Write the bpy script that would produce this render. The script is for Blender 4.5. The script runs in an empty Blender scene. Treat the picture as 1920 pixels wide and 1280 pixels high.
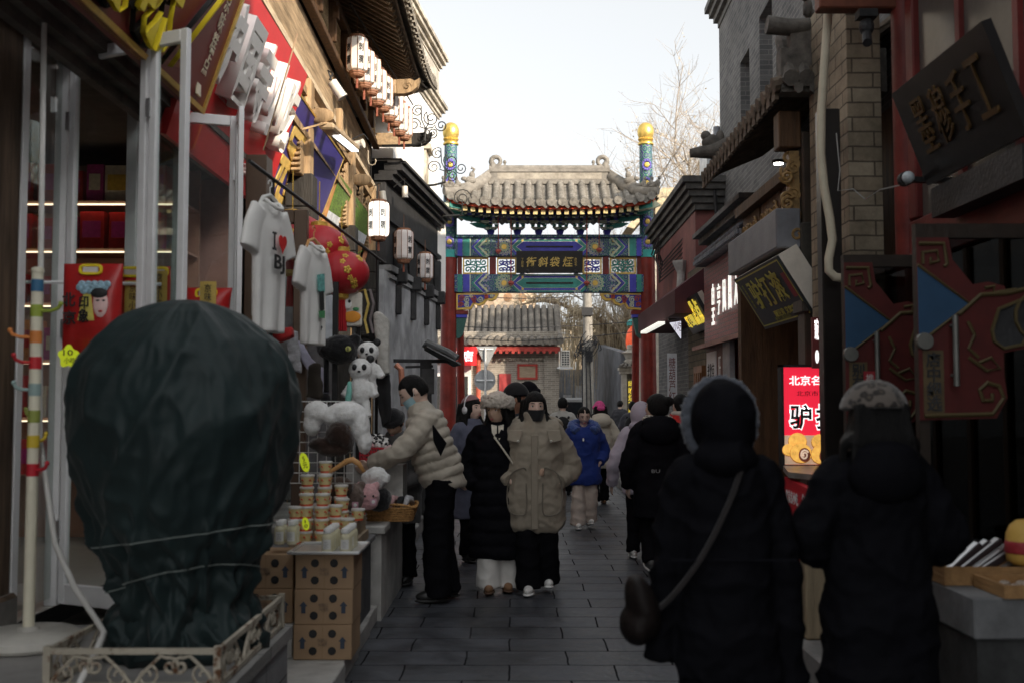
import bpy, bmesh, math, random
from mathutils import Vector as V, Matrix, noise
R=math.radians; S=bpy.context.scene; COL=S.collection; random.seed(7)
# ---------------------------------------------------------------- camera
F=2000.0; HZ=1.56; PITCH=math.atan(115/F)
cd=bpy.data.cameras.new('camera'); cam=bpy.data.objects.new('camera',cd); COL.objects.link(cam); S.camera=cam
cam.location=(0,0,HZ); cam.rotation_euler=(math.pi/2+PITCH,0,0)
cd.sensor_width=36; cd.lens=36*F/1920; cd.clip_end=800; cd.clip_start=.05
cd.dof.use_dof=True; cd.dof.focus_distance=13.5; cd.dof.aperture_fstop=2.4
# ---------------------------------------------------------------- sky and sun
SUN_AZ,SUN_EL=140.0,22.0
w=bpy.data.worlds.new('World'); S.world=w; w.use_nodes=True; nt=w.node_tree
sky=nt.nodes.new('ShaderNodeTexSky'); sky.sky_type='NISHITA'; sky.sun_disc=False
sky.sun_elevation=R(SUN_EL); sky.sun_rotation=R(SUN_AZ); sky.dust_density=4.5; sky.air_density=1.0; sky.ozone_density=1.0; sky.altitude=60
hs=nt.nodes.new('ShaderNodeHueSaturation'); hs.inputs['Saturation'].default_value=.12
bg=nt.nodes['Background']; nt.links.new(sky.outputs[0],hs.inputs['Color']); bg.inputs[1].default_value=.15
# thin winter haze evens the sky to one pale tone
pale=nt.nodes.new('ShaderNodeMixRGB'); pale.inputs[0].default_value=.45; pale.inputs[2].default_value=(2.42,2.55,2.62,1); nt.links.new(hs.outputs[0],pale.inputs[1])
cap=nt.nodes.new('ShaderNodeMixRGB'); cap.blend_type='DARKEN'; cap.inputs[0].default_value=1; cap.inputs[2].default_value=(2.62,2.74,2.82,1); nt.nodes.remove(cap); nt.links.new(pale.outputs[0],bg.inputs[0])
sl=bpy.data.lights.new('sun','SUN'); so=bpy.data.objects.new('sun',sl); COL.objects.link(so)
sl.energy=2.3; sl.angle=R(.5); sl.color=(1,.86,.68)
so.rotation_euler=V((math.sin(R(SUN_AZ))*math.cos(R(SUN_EL)),math.cos(R(SUN_AZ))*math.cos(R(SUN_EL)),math.sin(R(SUN_EL)))).to_track_quat('Z','Y').to_euler()
S.view_settings.view_transform='Standard'; S.view_settings.look='None'; S.view_settings.exposure=1.15; S.view_settings.gamma=1
S.cycles.max_bounces=6; S.cycles.transparent_max_bounces=12; S.cycles.use_denoising=True
S.cycles.sample_clamp_indirect=4
# ---------------------------------------------------------------- picture geometry -> place geometry
cP,sP=math.cos(PITCH),math.sin(PITCH)
def ray(px,py):
    u,v=px-960,640-py
    return V((u,F*cP-v*sP,F*sP+v*cP))
O=V((0,0,HZ))
def at(px,py,Y): d=ray(px,py); return O+d*(Y/d.y)
def atx(px,py,X): d=ray(px,py); return O+d*(X/d.x)
def atz(px,py,z): d=ray(px,py); return O+d*((z-HZ)/d.z)
# ---------------------------------------------------------------- materials
def srgb(h):
    h=h.lstrip('#'); c=[int(h[i:i+2],16)/255 for i in (0,2,4)]
    return tuple(((x/12.92) if x<=.04045 else ((x+.055)/1.055)**2.4) for x in c)
_M={}
GAIN=1.7
def gain(c): return tuple(1-(1-x)**GAIN for x in c)
def mat(name,col,rough=.7,metal=0,var=.25,scale=8,bump=.15,bscale=40,emit=0,spec=.4,stretch=(1,1,1),fine=None,sheen=0,dirt=0):
    if name in _M: return _M[name]
    col=gain(col)
    m=bpy.data.materials.new(name); m.use_nodes=True; n=m.node_tree.nodes; l=m.node_tree.links; b=n['Principled BSDF']
    b.inputs['Roughness'].default_value=rough; b.inputs['Metallic'].default_value=metal; b.inputs['Specular IOR Level'].default_value=spec
    if sheen: b.inputs['Sheen Weight'].default_value=sheen
    tc=n.new('ShaderNodeTexCoord'); mp=n.new('ShaderNodeMapping'); mp.inputs['Scale'].default_value=stretch
    l.new(tc.outputs['Object'],mp.inputs[0])
    nz=n.new('ShaderNodeTexNoise'); nz.inputs['Scale'].default_value=scale; nz.inputs['Detail'].default_value=6; nz.inputs['Roughness'].default_value=.65
    l.new(mp.outputs[0],nz.inputs['Vector'])
    cr=n.new('ShaderNodeValToRGB'); e=cr.color_ramp.elements
    e[0].position=.3; e[1].position=.7
    e[0].color=(*[max(0,c*(1-var)) for c in col],1); e[1].color=(*[min(1,c*(1+var)) for c in col],1)
    l.new(nz.outputs['Fac'],cr.inputs[0]); src=cr.outputs[0]
    if dirt:
        n2=n.new('ShaderNodeTexNoise'); n2.inputs['Scale'].default_value=1.7; n2.inputs['Detail'].default_value=8; l.new(mp.outputs[0],n2.inputs['Vector'])
        c2=n.new('ShaderNodeValToRGB'); c2.color_ramp.elements[0].position=.42; c2.color_ramp.elements[1].position=.62
        c2.color_ramp.elements[0].color=(1-dirt,1-dirt,1-dirt,1); l.new(n2.outputs['Fac'],c2.inputs[0])
        mx=n.new('ShaderNodeMixRGB'); mx.blend_type='MULTIPLY'; mx.inputs[0].default_value=1; l.new(src,mx.inputs[1]); l.new(c2.outputs[0],mx.inputs[2]); src=mx.outputs[0]
    l.new(src,b.inputs['Base Color'])
    if emit:
        l.new(src,b.inputs['Emission Color']); b.inputs['Emission Strength'].default_value=emit
    if bump:
        nb=n.new('ShaderNodeTexNoise'); nb.inputs['Scale'].default_value=bscale; nb.inputs['Detail'].default_value=5; l.new(mp.outputs[0],nb.inputs['Vector'])
        bp=n.new('ShaderNodeBump'); bp.inputs['Strength'].default_value=bump; bp.inputs['Distance'].default_value=.02
        l.new(nb.outputs['Fac'],bp.inputs['Height']); l.new(bp.outputs[0],b.inputs['Normal'])
    _M[name]=m; return m
def brick(name,c1,c2,mort,bw=.24,bh=.065,ms=.008,rough=.85,bump=.5,squash=1,dirt=.35,offset=.5,spec=.3):
    if name in _M: return _M[name]
    c1,c2,mort=gain(c1),gain(c2),gain(mort)
    m=bpy.data.materials.new(name); m.use_nodes=True; n=m.node_tree.nodes; l=m.node_tree.links; b=n['Principled BSDF']
    b.inputs['Roughness'].default_value=rough; b.inputs['Specular IOR Level'].default_value=spec
    tc=n.new('ShaderNodeTexCoord')
    nd=n.new('ShaderNodeTexNoise'); nd.inputs['Scale'].default_value=6; l.new(tc.outputs['UV'],nd.inputs['Vector'])
    mpn=n.new('ShaderNodeVectorMath'); mpn.operation='MULTIPLY_ADD'; mpn.inputs[1].default_value=(.012,.012,0); l.new(nd.outputs['Color'],mpn.inputs[0]); l.new(tc.outputs['UV'],mpn.inputs[2])
    bt=n.new('ShaderNodeTexBrick'); bt.inputs['Scale'].default_value=1; bt.inputs['Brick Width'].default_value=bw; bt.inputs['Row Height'].default_value=bh
    bt.inputs['Mortar Size'].default_value=ms; bt.inputs['Mortar Smooth'].default_value=.25; bt.offset=offset; bt.inputs['Bias'].default_value=-.1
    bt.inputs['Color1'].default_value=(*c1,1); bt.inputs['Color2'].default_value=(*c2,1); bt.inputs['Mortar'].default_value=(*mort,1)
    l.new(mpn.outputs[0],bt.inputs['Vector'])
    nz=n.new('ShaderNodeTexNoise'); nz.inputs['Scale'].default_value=1.3; nz.inputs['Detail'].default_value=9; nz.inputs['Roughness'].default_value=.7; l.new(tc.outputs['Object'],nz.inputs['Vector'])
    cr=n.new('ShaderNodeValToRGB'); cr.color_ramp.elements[0].position=.35; cr.color_ramp.elements[1].position=.65; cr.color_ramp.elements[0].color=(1-dirt,1-dirt,1-dirt,1); cr.color_ramp.elements[1].color=(1,1,1,1)
    l.new(nz.outputs['Fac'],cr.inputs[0])
    mx=n.new('ShaderNodeMixRGB'); mx.blend_type='MULTIPLY'; mx.inputs[0].default_value=1; l.new(bt.outputs['Color'],mx.inputs[1]); l.new(cr.outputs[0],mx.inputs[2]); l.new(mx.outputs[0],b.inputs['Base Color'])
    n3=n.new('ShaderNodeTexNoise'); n3.inputs['Scale'].default_value=60; n3.inputs['Detail'].default_value=4; l.new(tc.outputs['Object'],n3.inputs['Vector'])
    ad=n.new('ShaderNodeMath'); ad.operation='MULTIPLY_ADD'; ad.inputs[1].default_value=-1.0; l.new(bt.outputs['Fac'],ad.inputs[0]); l.new(n3.outputs['Fac'],ad.inputs[2])
    bp=n.new('ShaderNodeBump'); bp.inputs['Strength'].default_value=bump; bp.inputs['Distance'].default_value=.01; l.new(ad.outputs[0],bp.inputs['Height']); l.new(bp.outputs[0],b.inputs['Normal'])
    _M[name]=m; return m
def wood(name,c,var=.45,rough=.75,k=1,dirt=0): return mat(name,c,rough,0,var,5*k,.35,22*k,stretch=(3,3,.35),spec=.25,dirt=dirt)
def hwood(name,c,var=.45,rough=.75): return mat(name,c,rough,0,var,5,.35,22,stretch=(3,.3,4),spec=.25)
def slate(name):
    m=bpy.data.materials.new(name); m.use_nodes=True; n=m.node_tree.nodes; l=m.node_tree.links; b=n['Principled BSDF']
    tc=n.new('ShaderNodeTexCoord'); bt=n.new('ShaderNodeTexBrick'); bt.inputs['Scale'].default_value=1; bt.inputs['Brick Width'].default_value=.62; bt.inputs['Row Height'].default_value=.36; bt.inputs['Mortar Size'].default_value=.006; bt.inputs['Mortar Smooth'].default_value=.1; bt.inputs['Bias'].default_value=0; bt.offset=.43
    bt.inputs['Color1'].default_value=(.050,.054,.064,1); bt.inputs['Color2'].default_value=(.074,.079,.094,1); bt.inputs['Mortar'].default_value=(.028,.029,.031,1); nd=n.new('ShaderNodeTexNoise'); nd.inputs['Scale'].default_value=3.5; l.new(tc.outputs['UV'],nd.inputs['Vector']); va=n.new('ShaderNodeVectorMath'); va.operation='MULTIPLY_ADD'; va.inputs[1].default_value=(.03,.03,0); l.new(nd.outputs['Color'],va.inputs[0]); l.new(tc.outputs['UV'],va.inputs[2]); l.new(va.outputs[0],bt.inputs['Vector'])
    nz=n.new('ShaderNodeTexNoise'); nz.inputs['Scale'].default_value=2.2; nz.inputs['Detail'].default_value=10; nz.inputs['Roughness'].default_value=.7; l.new(tc.outputs['Object'],nz.inputs['Vector'])
    cr=n.new('ShaderNodeValToRGB'); cr.color_ramp.elements[0].position=.35; cr.color_ramp.elements[1].position=.7; cr.color_ramp.elements[0].color=(.42,.42,.42,1); cr.color_ramp.elements[1].color=(1.35,1.35,1.35,1); l.new(nz.outputs['Fac'],cr.inputs[0])
    mx=n.new('ShaderNodeMixRGB'); mx.blend_type='MULTIPLY'; mx.inputs[0].default_value=1; l.new(bt.outputs['Color'],mx.inputs[1]); l.new(cr.outputs[0],mx.inputs[2]); l.new(mx.outputs[0],b.inputs['Base Color'])
    r1=n.new('ShaderNodeMapRange'); r1.inputs['From Min'].default_value=.3; r1.inputs['From Max'].default_value=.7; r1.inputs['To Min'].default_value=.30; r1.inputs['To Max'].default_value=.62; l.new(nz.outputs['Fac'],r1.inputs['Value'])
    ad=n.new('ShaderNodeMath'); ad.operation='ADD'; ad.use_clamp=True; l.new(r1.outputs[0],ad.inputs[0]); l.new(bt.outputs['Fac'],ad.inputs[1]); l.new(ad.outputs[0],b.inputs['Roughness'])
    sp=n.new('ShaderNodeMapRange'); sp.inputs['To Min'].default_value=.6; sp.inputs['To Max'].default_value=0; l.new(bt.outputs['Fac'],sp.inputs['Value']); l.new(sp.outputs[0],b.inputs['Specular IOR Level'])
    n3=n.new('ShaderNodeTexNoise'); n3.inputs['Scale'].default_value=14; n3.inputs['Detail'].default_value=6; l.new(tc.outputs['Object'],n3.inputs['Vector']); a2=n.new('ShaderNodeMath'); a2.operation='MULTIPLY_ADD'; a2.inputs[1].default_value=-1.0; l.new(bt.outputs['Fac'],a2.inputs[0]); l.new(n3.outputs['Fac'],a2.inputs[2])
    bp=n.new('ShaderNodeBump'); bp.inputs['Strength'].default_value=.45; bp.inputs['Distance'].default_value=.012; l.new(a2.outputs[0],bp.inputs['Height']); l.new(bp.outputs[0],b.inputs['Normal'])
    return m
def glass(name,tint=(.9,.95,.93),refl=.12,rough=.02):
    if name in _M: return _M[name]
    m=bpy.data.materials.new(name); m.use_nodes=True; n=m.node_tree.nodes; l=m.node_tree.links; n.remove(n['Principled BSDF'])
    t=n.new('ShaderNodeBsdfTransparent'); t.inputs[0].default_value=(*tint,1); g=n.new('ShaderNodeBsdfGlossy'); g.inputs['Roughness'].default_value=rough
    fr=n.new('ShaderNodeLayerWeight'); fr.inputs[0].default_value=.5; pw=n.new('ShaderNodeMath'); pw.operation='POWER'; pw.inputs[1].default_value=3.5; l.new(fr.outputs['Facing'],pw.inputs[0]); a=n.new('ShaderNodeMath'); a.operation='MULTIPLY_ADD'; a.inputs[1].default_value=.45; a.inputs[2].default_value=.03+refl*.12; l.new(pw.outputs[0],a.inputs[0])
    mx=n.new('ShaderNodeMixShader'); l.new(a.outputs[0],mx.inputs[0]); l.new(t.outputs[0],mx.inputs[1]); l.new(g.outputs[0],mx.inputs[2]); l.new(mx.outputs[0],n['Material Output'].inputs[0])
    _M[name]=m; return m
def lamp(name,c,s):
    return mat(name,c,.5,0,.03,5,0,emit=s)
def painted(name,bgc,c2,line,scale=7,freq=5.0,seed=0):
    """traditional painted scrollwork: rings of colour round scattered centres with pale outlines"""
    if name in _M: return _M[name]
    m=bpy.data.materials.new(name); m.use_nodes=True; n=m.node_tree.nodes; l=m.node_tree.links; b=n['Principled BSDF']; b.inputs['Roughness'].default_value=.55
    tc=n.new('ShaderNodeTexCoord'); mp=n.new('ShaderNodeMapping'); mp.inputs['Location'].default_value=(seed,seed*.7,0); l.new(tc.outputs['UV'],mp.inputs[0])
    vo=n.new('ShaderNodeTexVoronoi'); vo.voronoi_dimensions='2D'; vo.inputs['Scale'].default_value=scale; vo.inputs['Randomness'].default_value=.45; l.new(mp.outputs[0],vo.inputs['Vector'])
    # angle term turns the rings into spirals
    mu=n.new('ShaderNodeMath'); mu.operation='MULTIPLY'; mu.inputs[1].default_value=freq; l.new(vo.outputs['Distance'],mu.inputs[0])
    fr=n.new('ShaderNodeMath'); fr.operation='FRACT'; l.new(mu.outputs[0],fr.inputs[0])
    cr=n.new('ShaderNodeValToRGB'); cr.color_ramp.interpolation='CONSTANT'; e=cr.color_ramp.elements
    e[0].position=0; e[0].color=(*bgc,1); e[1].position=.42; e[1].color=(*line,1)
    x=e.new(.55); x.color=(*c2,1); x=e.new(.9); x.color=(*[c*.35 for c in bgc],1)
    l.new(fr.outputs[0],cr.inputs[0]); l.new(cr.outputs[0],b.inputs['Base Color'])
    _M[name]=m; return m
# ---------------------------------------------------------------- mesh builder
class MB:
    def __init__(s): s.v=[]; s.f=[]; s.m=[]; s.mi=0
    def add(s,vs,fs):
        o=len(s.v); s.v+= [V(p) for p in vs]; s.f+=[[i+o for i in f] for f in fs]; s.m+=[s.mi]*len(fs); return s
    def hex8(s,p): # bottom 4 ccw, top 4 ccw
        return s.add(p,[(3,2,1,0),(4,5,6,7),(0,1,5,4),(1,2,6,5),(2,3,7,6),(3,0,4,7)])
    def box(s,c,sz,rz=0,rot=None):
        c=V(c); x,y,z=[k/2 for k in sz]; M=rot if rot is not None else Matrix.Rotation(rz,3,'Z')
        return s.hex8([c+M@V(q) for q in ((-x,-y,-z),(x,-y,-z),(x,y,-z),(-x,y,-z),(-x,-y,z),(x,-y,z),(x,y,z),(-x,y,z))])
    def bb(s,x0,x1,y0,y1,z0,z1): return s.box(((x0+x1)/2,(y0+y1)/2,(z0+z1)/2),(abs(x1-x0),abs(y1-y0),abs(z1-z0)))
    def prism(s,poly,vec):
        poly=[V(p) for p in poly]; vec=V(vec); n=len(poly)
        nn=V((0,0,0))
        for i in range(n): nn+=(poly[i]-poly[0]).cross(poly[(i+1)%n]-poly[0])
        if nn.dot(vec)>0: poly=poly[::-1]
        return s.add(poly+[p+vec for p in poly],[tuple(range(n)),tuple(range(2*n-1,n-1,-1))]+[(i,i+n,(i+1)%n+n,(i+1)%n) for i in range(n)])
    def beam(s,a,b,wd,ht,up=(0,0,1)):
        a,b=V(a),V(b); d=(b-a).normalized(); u=V(up); r=d.cross(u).normalized(); u=r.cross(d); r*=wd/2; u*=ht/2
        return s.hex8([a-r-u,a+r-u,b+r-u,b-r-u,a-r+u,a+r+u,b+r+u,b-r+u])
    def tube(s,pts,r,n=8,cap=True,closed=False,sq=(1,1),up0=None):
        pts=[V(p) for p in pts]; k=len(pts); rr=r if isinstance(r,(list,tuple)) else [r]*k
        u=None; rings=[]
        for i,p in enumerate(pts):
            if closed: d=(pts[(i+1)%k]-pts[i-1])
            else: d=pts[min(i+1,k-1)]-pts[max(i-1,0)]
            d=d.normalized() if d.length>1e-9 else V((0,0,1))
            if u is None:
                u=V(up0) if up0 else (V((0,0,1)) if abs(d.z)<.9 else V((1,0,0)))
            u=(u-d*u.dot(d)); u=u.normalized() if u.length>1e-6 else d.orthogonal().normalized()
            q=d.cross(u)
            rings.append([p+(q*math.cos(2*math.pi*j/n)*sq[0]+u*math.sin(2*math.pi*j/n)*sq[1])*rr[i] for j in range(n)])
        return s.loft(rings,cap and not closed,closed)
    def loft(s,rings,cap=True,closed=False):
        n=len(rings[0]); k=len(rings); vs=[p for r in rings for p in r]; fs=[]
        for i in range(k if closed else k-1):
            a=i*n; b=((i+1)%k)*n
            for j in range(n): fs.append((a+j,a+(j+1)%n,b+(j+1)%n,b+j))
        if cap: fs+=[tuple(range(n-1,-1,-1)),tuple(range((k-1)*n,k*n))]
        return s.add(vs,fs)
    def lathe(s,c,prof,n=16,M=None,cap=True):
        c=V(c); rings=[]
        for r,z in prof:
            ring=[V((r*math.cos(2*math.pi*j/n),r*math.sin(2*math.pi*j/n),z)) for j in range(n)]
            rings.append([c+((M@p) if M else p) for p in ring])
        return s.loft(rings,cap)
    def ell(s,c,r,n=16,m=10,M=None,fn=None):
        c=V(c); r=(r,r,r) if not hasattr(r,'__len__') else r; vs=[]; fs=[]
        def pt(a,b):
            p=V((r[0]*math.sin(a)*math.cos(b),r[1]*math.sin(a)*math.sin(b),r[2]*math.cos(a)))
            if fn: p=fn(p)
            return c+((M@p) if M else p)
        vs.append(pt(0,0))
        for i in range(1,m):
            for j in range(n): vs.append(pt(math.pi*i/m,2*math.pi*j/n))
        vs.append(pt(math.pi,0)); L=len(vs)-1
        for j in range(n):
            fs.append((0,1+j,1+(j+1)%n)); fs.append((L,L-n+(j+1)%n,L-n+j))
        for i in range(m-2):
            for j in range(n): a=1+i*n; fs.append((a+j,a+n+j,a+n+(j+1)%n,a+(j+1)%n))
        return s.add(vs,fs)
    def grid(s,fn,nu,nv):
        vs=[fn(i/nu,j/nv) for j in range(nv+1) for i in range(nu+1)]
        return s.add(vs,[(j*(nu+1)+i,j*(nu+1)+i+1,(j+1)*(nu+1)+i+1,(j+1)*(nu+1)+i) for j in range(nv) for i in range(nu)])
    def mesh(s,name,mats,off=V((0,0,0)),smooth=False,fix=True,bevel=0):
        me=bpy.data.meshes.new(name); me.from_pydata([tuple(p-off) for p in s.v],[],s.f)
        for x in (mats if isinstance(mats,(list,tuple)) else [mats]): me.materials.append(x)
        me.polygons.foreach_set('material_index',s.m)
        if fix or bevel:
            b=bmesh.new(); b.from_mesh(me)
            if bevel: bmesh.ops.bevel(b,geom=[e for e in b.edges if len(e.link_faces)==2 and e.calc_face_angle(0)>.6],offset=bevel,segments=1,affect='EDGES',clamp_overlap=True)
            bmesh.ops.recalc_face_normals(b,faces=b.faces); b.to_mesh(me); b.free()
        uv=me.uv_layers.new(name='UVMap').data; vv=me.vertices
        for p in me.polygons:
            n=p.normal
            if abs(n.z)>.75:
                for li in p.loop_indices: c=vv[me.loops[li].vertex_index].co; uv[li].uv=(c.x+off.x,c.y+off.y)
            else:
                t=V((-n.y,n.x,0)).normalized()
                for li in p.loop_indices: c=vv[me.loops[li].vertex_index].co+off; uv[li].uv=(c.dot(t),c.z)
        if smooth:
            me.polygons.foreach_set('use_smooth',[True]*len(me.polygons))
            if smooth!=True: me.set_sharp_from_angle(angle=R(smooth))
        return me
    def build(s,name,mats,parent=None,smooth=False,fix=True,bevel=0,label=None,cat=None,group=None,kind=None):
        off=wloc(parent) if parent else V((0,0,0))
        base=V((0,0,0))
        if parent is None and kind is None and s.v:
            xs=[p.x for p in s.v]; ys=[p.y for p in s.v]; base=V(((min(xs)+max(xs))/2,(min(ys)+max(ys))/2,min(p.z for p in s.v))); off=base
        o=bpy.data.objects.new(name,s.mesh(name,mats,off,smooth,fix,bevel)); COL.objects.link(o); o.parent=parent
        if parent is None: o.location=base
        tag(o,label,cat,group,kind); return o
def wloc(o):
    p=V((0,0,0))
    while o: p=p+V(o.location); o=o.parent
    return p
def tag(o,label=None,cat=None,group=None,kind=None):
    if label: o['label']=label
    if cat: o['category']=cat
    if group: o['group']=group
    if kind: o['kind']=kind
    return o
def T(name,label,cat,loc=(0,0,0),group=None):
    o=bpy.data.objects.new(name,None); COL.objects.link(o); o.location=loc; o.empty_display_size=.1
    return tag(o,label,cat,group)
def dup(root,loc,rz=0,label=None,group=None,scale=None):
    def cp(o,par):
        c=o.copy(); COL.objects.link(c); c.parent=par
        for ch in list(o.children): cp(ch,c)
        return c
    r=cp(root,None); r.location=loc; r.rotation_euler=(0,0,rz)
    if scale: r.scale=(scale,)*3 if not hasattr(scale,'__len__') else scale
    if label: r['label']=label
    if group: r['group']=group
    return r
_tc={}
def tmesh(body,bold,depth,vert):
    k=(body,bold,depth,vert)
    c=bpy.data.curves.new('t','FONT'); c.body='\n'.join(body) if vert else body; c.resolution_u=2; c.offset=bold; c.extrude=depth; c.align_x='CENTER' if vert else 'LEFT'
    if vert: c.space_line=.95
    o=bpy.data.objects.new('t',c); COL.objects.link(o); dg=bpy.context.evaluated_depsgraph_get(); m=bpy.data.meshes.new_from_object(o.evaluated_get(dg))
    bpy.data.objects.remove(o); bpy.data.curves.remove(c); return m
def txt(body,wd,ht,c,right,up,m,parent,name='lettering',depth=.004,bold=.0,vert=False,slant=0,label=None):
    """lettering fitted to wd x ht metres, centred on c, standing proud by depth"""
    me=tmesh(body,bold,.5,vert); c=V(c); right=V(right).normalized(); up=V(up); up=(up-right*up.dot(right)).normalized(); nn=right.cross(up)
    xs=[v.co.x for v in me.vertices]; ys=[v.co.y for v in me.vertices]; x0,x1,y0,y1=min(xs),max(xs),min(ys),max(ys); off=wloc(parent) if parent else V((0,0,0))
    for v in me.vertices:
        a=((v.co.x-x0)/(x1-x0)-.5)*wd; b=((v.co.y-y0)/(y1-y0)-.5)*ht; a+=b*slant
        v.co=c+right*a+up*b+nn*((v.co.z+.5)*depth)-off
    me.materials.clear(); me.materials.append(m); me.name=name
    o=bpy.data.objects.new(name,me); COL.objects.link(o); o.parent=parent; tag(o,label); return o
def quadsign(mb,tl,tr,br,bl,th):
    tl,tr,br,bl=map(V,(tl,tr,br,bl)); n=(tr-tl).cross(bl-tl).normalized()  # points away from the viewer
    return mb.prism([tl,tr,br,bl],n*th)
def frame(mb,tl,tr,br,bl,wd,th,proud=.012):
    """picture-frame border round a quad, proud of its face"""
    tl,tr,br,bl=map(V,(tl,tr,br,bl)); n=(tr-tl).cross(bl-tl).normalized()
    for a,b in ((tl,tr),(tr,br),(br,bl),(bl,tl)):
        c=(tl+tr+br+bl)/4; d=(b-a).normalized(); q=d.cross(n); q=q if q.dot(c-a)>0 else -q
        mb.prism([a-n*proud,b-n*proud,b-d*wd+q*wd-n*proud,a+d*wd+q*wd-n*proud],n*(th+proud))
def lerp(a,b,t): return a+(b-a)*t
def L(a,b,t): return V(a)*(1-t)+V(b)*t
def spiral(c,ax,ay,r0,r1,turns,a0=0,n=24):
    return [V(c)+V(ax)*(lerp(r0,r1,i/n)*math.cos(a0+turns*2*math.pi*i/n))+V(ay)*(lerp(r0,r1,i/n)*math.sin(a0+turns*2*math.pi*i/n)) for i in range(n+1)]
X_,Y_,Z_=V((1,0,0)),V((0,1,0)),V((0,0,1))
# ================================================================ shared materials
g=lambda v:(v,v*1.0,v*1.03)
SLATE=slate('slate_paving')
ASPH=mat('asphalt',g(.05),.85,var=.3,scale=20)
STONE=brick('kerb_stone',g(.2),g(.26),g(.08),.55,.22,.006,.8,.35,dirt=.4)
MARBLE=mat('marble_slab',(.34,.33,.31),.5,var=.25,scale=5,bump=.08,dirt=.4)
GBRICK=brick('grey_brick',(.085,.085,.088),(.14,.138,.136),(.19,.185,.18),.25,.068,.006,dirt=.35)
TBRICK=brick('tan_brick',(.20,.175,.145),(.31,.27,.22),(.40,.36,.30),.26,.066,.007,dirt=.25)
PBRICK=brick('pillar_brick',(.25,.2,.14),(.34,.28,.2),(.10,.08,.06),.3,.105,.007,dirt=.75)
PLASTER=mat('grey_plaster',(.30,.305,.32),.85,var=.2,scale=4,bump=.15,dirt=.35)
WHITE=mat('white_render',(.8,.78,.74),.8,var=.04,scale=3,bump=.05)
CORN=mat('tan_cornice',(.38,.33,.26),.8,var=.35,scale=6,bump=.3,dirt=.35)
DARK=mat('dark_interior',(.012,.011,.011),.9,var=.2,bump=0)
BLK=mat('black_paint',(.018,.018,.019),.6,var=.5,scale=6,bump=.25,dirt=.3)
WOOD=wood('weathered_wood',(.30,.195,.105),.5,dirt=.35)
HWOOD=hwood('weathered_plank',(.27,.19,.115),.55)
DWOOD=wood('charred_wood',(.022,.02,.018),.5)
BWOOD=wood('brown_wood',(.06,.032,.016),.5,.6)
OWOOD=wood('old_pillar_wood',(.09,.06,.04),.6,.8,dirt=.4)
TILE=mat('grey_roof_tile',(.17,.158,.142),.85,var=.4,scale=9,bump=.3,dirt=.4)
DTILE=mat('dark_roof_tile',(.075,.068,.06),.85,var=.5,scale=9,bump=.3,dirt=.3)
ALU=mat('white_aluminium',(.72,.72,.73),.45,var=.05,bump=0,dirt=.12)
RED=mat('red_lacquer',(.165,.020,.014),.4,var=.25,scale=5,bump=.12,spec=.35,dirt=.3)
DRED=mat('dark_red_paint',(.12,.014,.012),.5,var=.3,scale=5,bump=.1,dirt=.3)
GLASS=glass('clear_glass',(.93,.96,.95),.42); DGLASS=glass('smoked_glass',(.30,.31,.31),.25)
GOLD=mat('gold_leaf',(.75,.43,.10),.35,.75,.15,12,.1)
IRON=mat('black_iron',(.015,.015,.015),.5,.3,.2,bump=.1)
# ================================================================ ground
m=MB(); m.bb(-400,400,-40,900,-.5,-.012); m.build('ground',ASPH,kind='structure')
m=MB(); m.bb(-3.2,4.2,-14,25.6,-.2,0); m.build('pavement',SLATE,kind='structure')
# ================================================================ left: raised forecourt and ledges
t=T('shop_forecourt','raised stone forecourt under the covered round shape at the left front','stone platform',(-2,4,0))
m=MB(); m.bb(-6,-1.12,1.2,5.40,0,.39); m.build('base',STONE,t)
m=MB(); m.bb(-6,-1.10,1.2,5.42,.392,.45); m.build('paving',brick('forecourt_slab',(.2,.195,.185),(.26,.25,.24),g(.08),.9,.6,.008,.8,.3,dirt=.4),t)
t=T('stone_ledge','low pale stone ledge carrying the cardboard cartons','ledge',(-1.8,6,0))
m=MB()
for i in range(5): m.bb(-3,-.93-.012*i,5.43+.62*i,5.43+.62*(i+1)-.006,0,.115)
m.build('slab',MARBLE,t,bevel=.006)
t=T('roadside_kerb','long low stone kerb running along the left shops to the gate','kerb',(-1.1,12,0))
m=MB()
for i in range(14):
    y=8.55+i*.98; x=-1.02-.018*(y-8.5); m.bb(x-.9,x,y,y+.97,0,.16)
m.build('kerb_stone',mat('kerb_grey',(.2,.195,.19),.8,var=.3,scale=5,bump=.2,dirt=.4),t,bevel=.008)
t=T('slate_counter','dark slate clad stall counter behind the carton stack','stall counter',(-1.6,7,0))
m=MB(); m.bb(-2.3,-.99,6.45,7.55,.116,.6); m.build('body',mat('slate_clad',(.05,.052,.055),.6,var=.5,scale=7,bump=.4),t)
m=MB(); m.bb(-2.3,-.96,6.42,7.58,.601,.64); m.build('counter_top',mat('slab_dark',g(.09),.6,var=.3),t,bevel=.006)
t=T('marble_counter','pale marble stall counter under the wicker basket and plush hats','stall counter',(-1.6,8.5,0))
m=MB(); m.bb(-2.4,-.94,7.75,9.5,.0,.62); m.build('body',MARBLE,t)
m=MB(); m.bb(-2.4,-.91,7.7,9.55,.622,.68); m.build('counter_top',MARBLE,t,bevel=.008)
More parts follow.
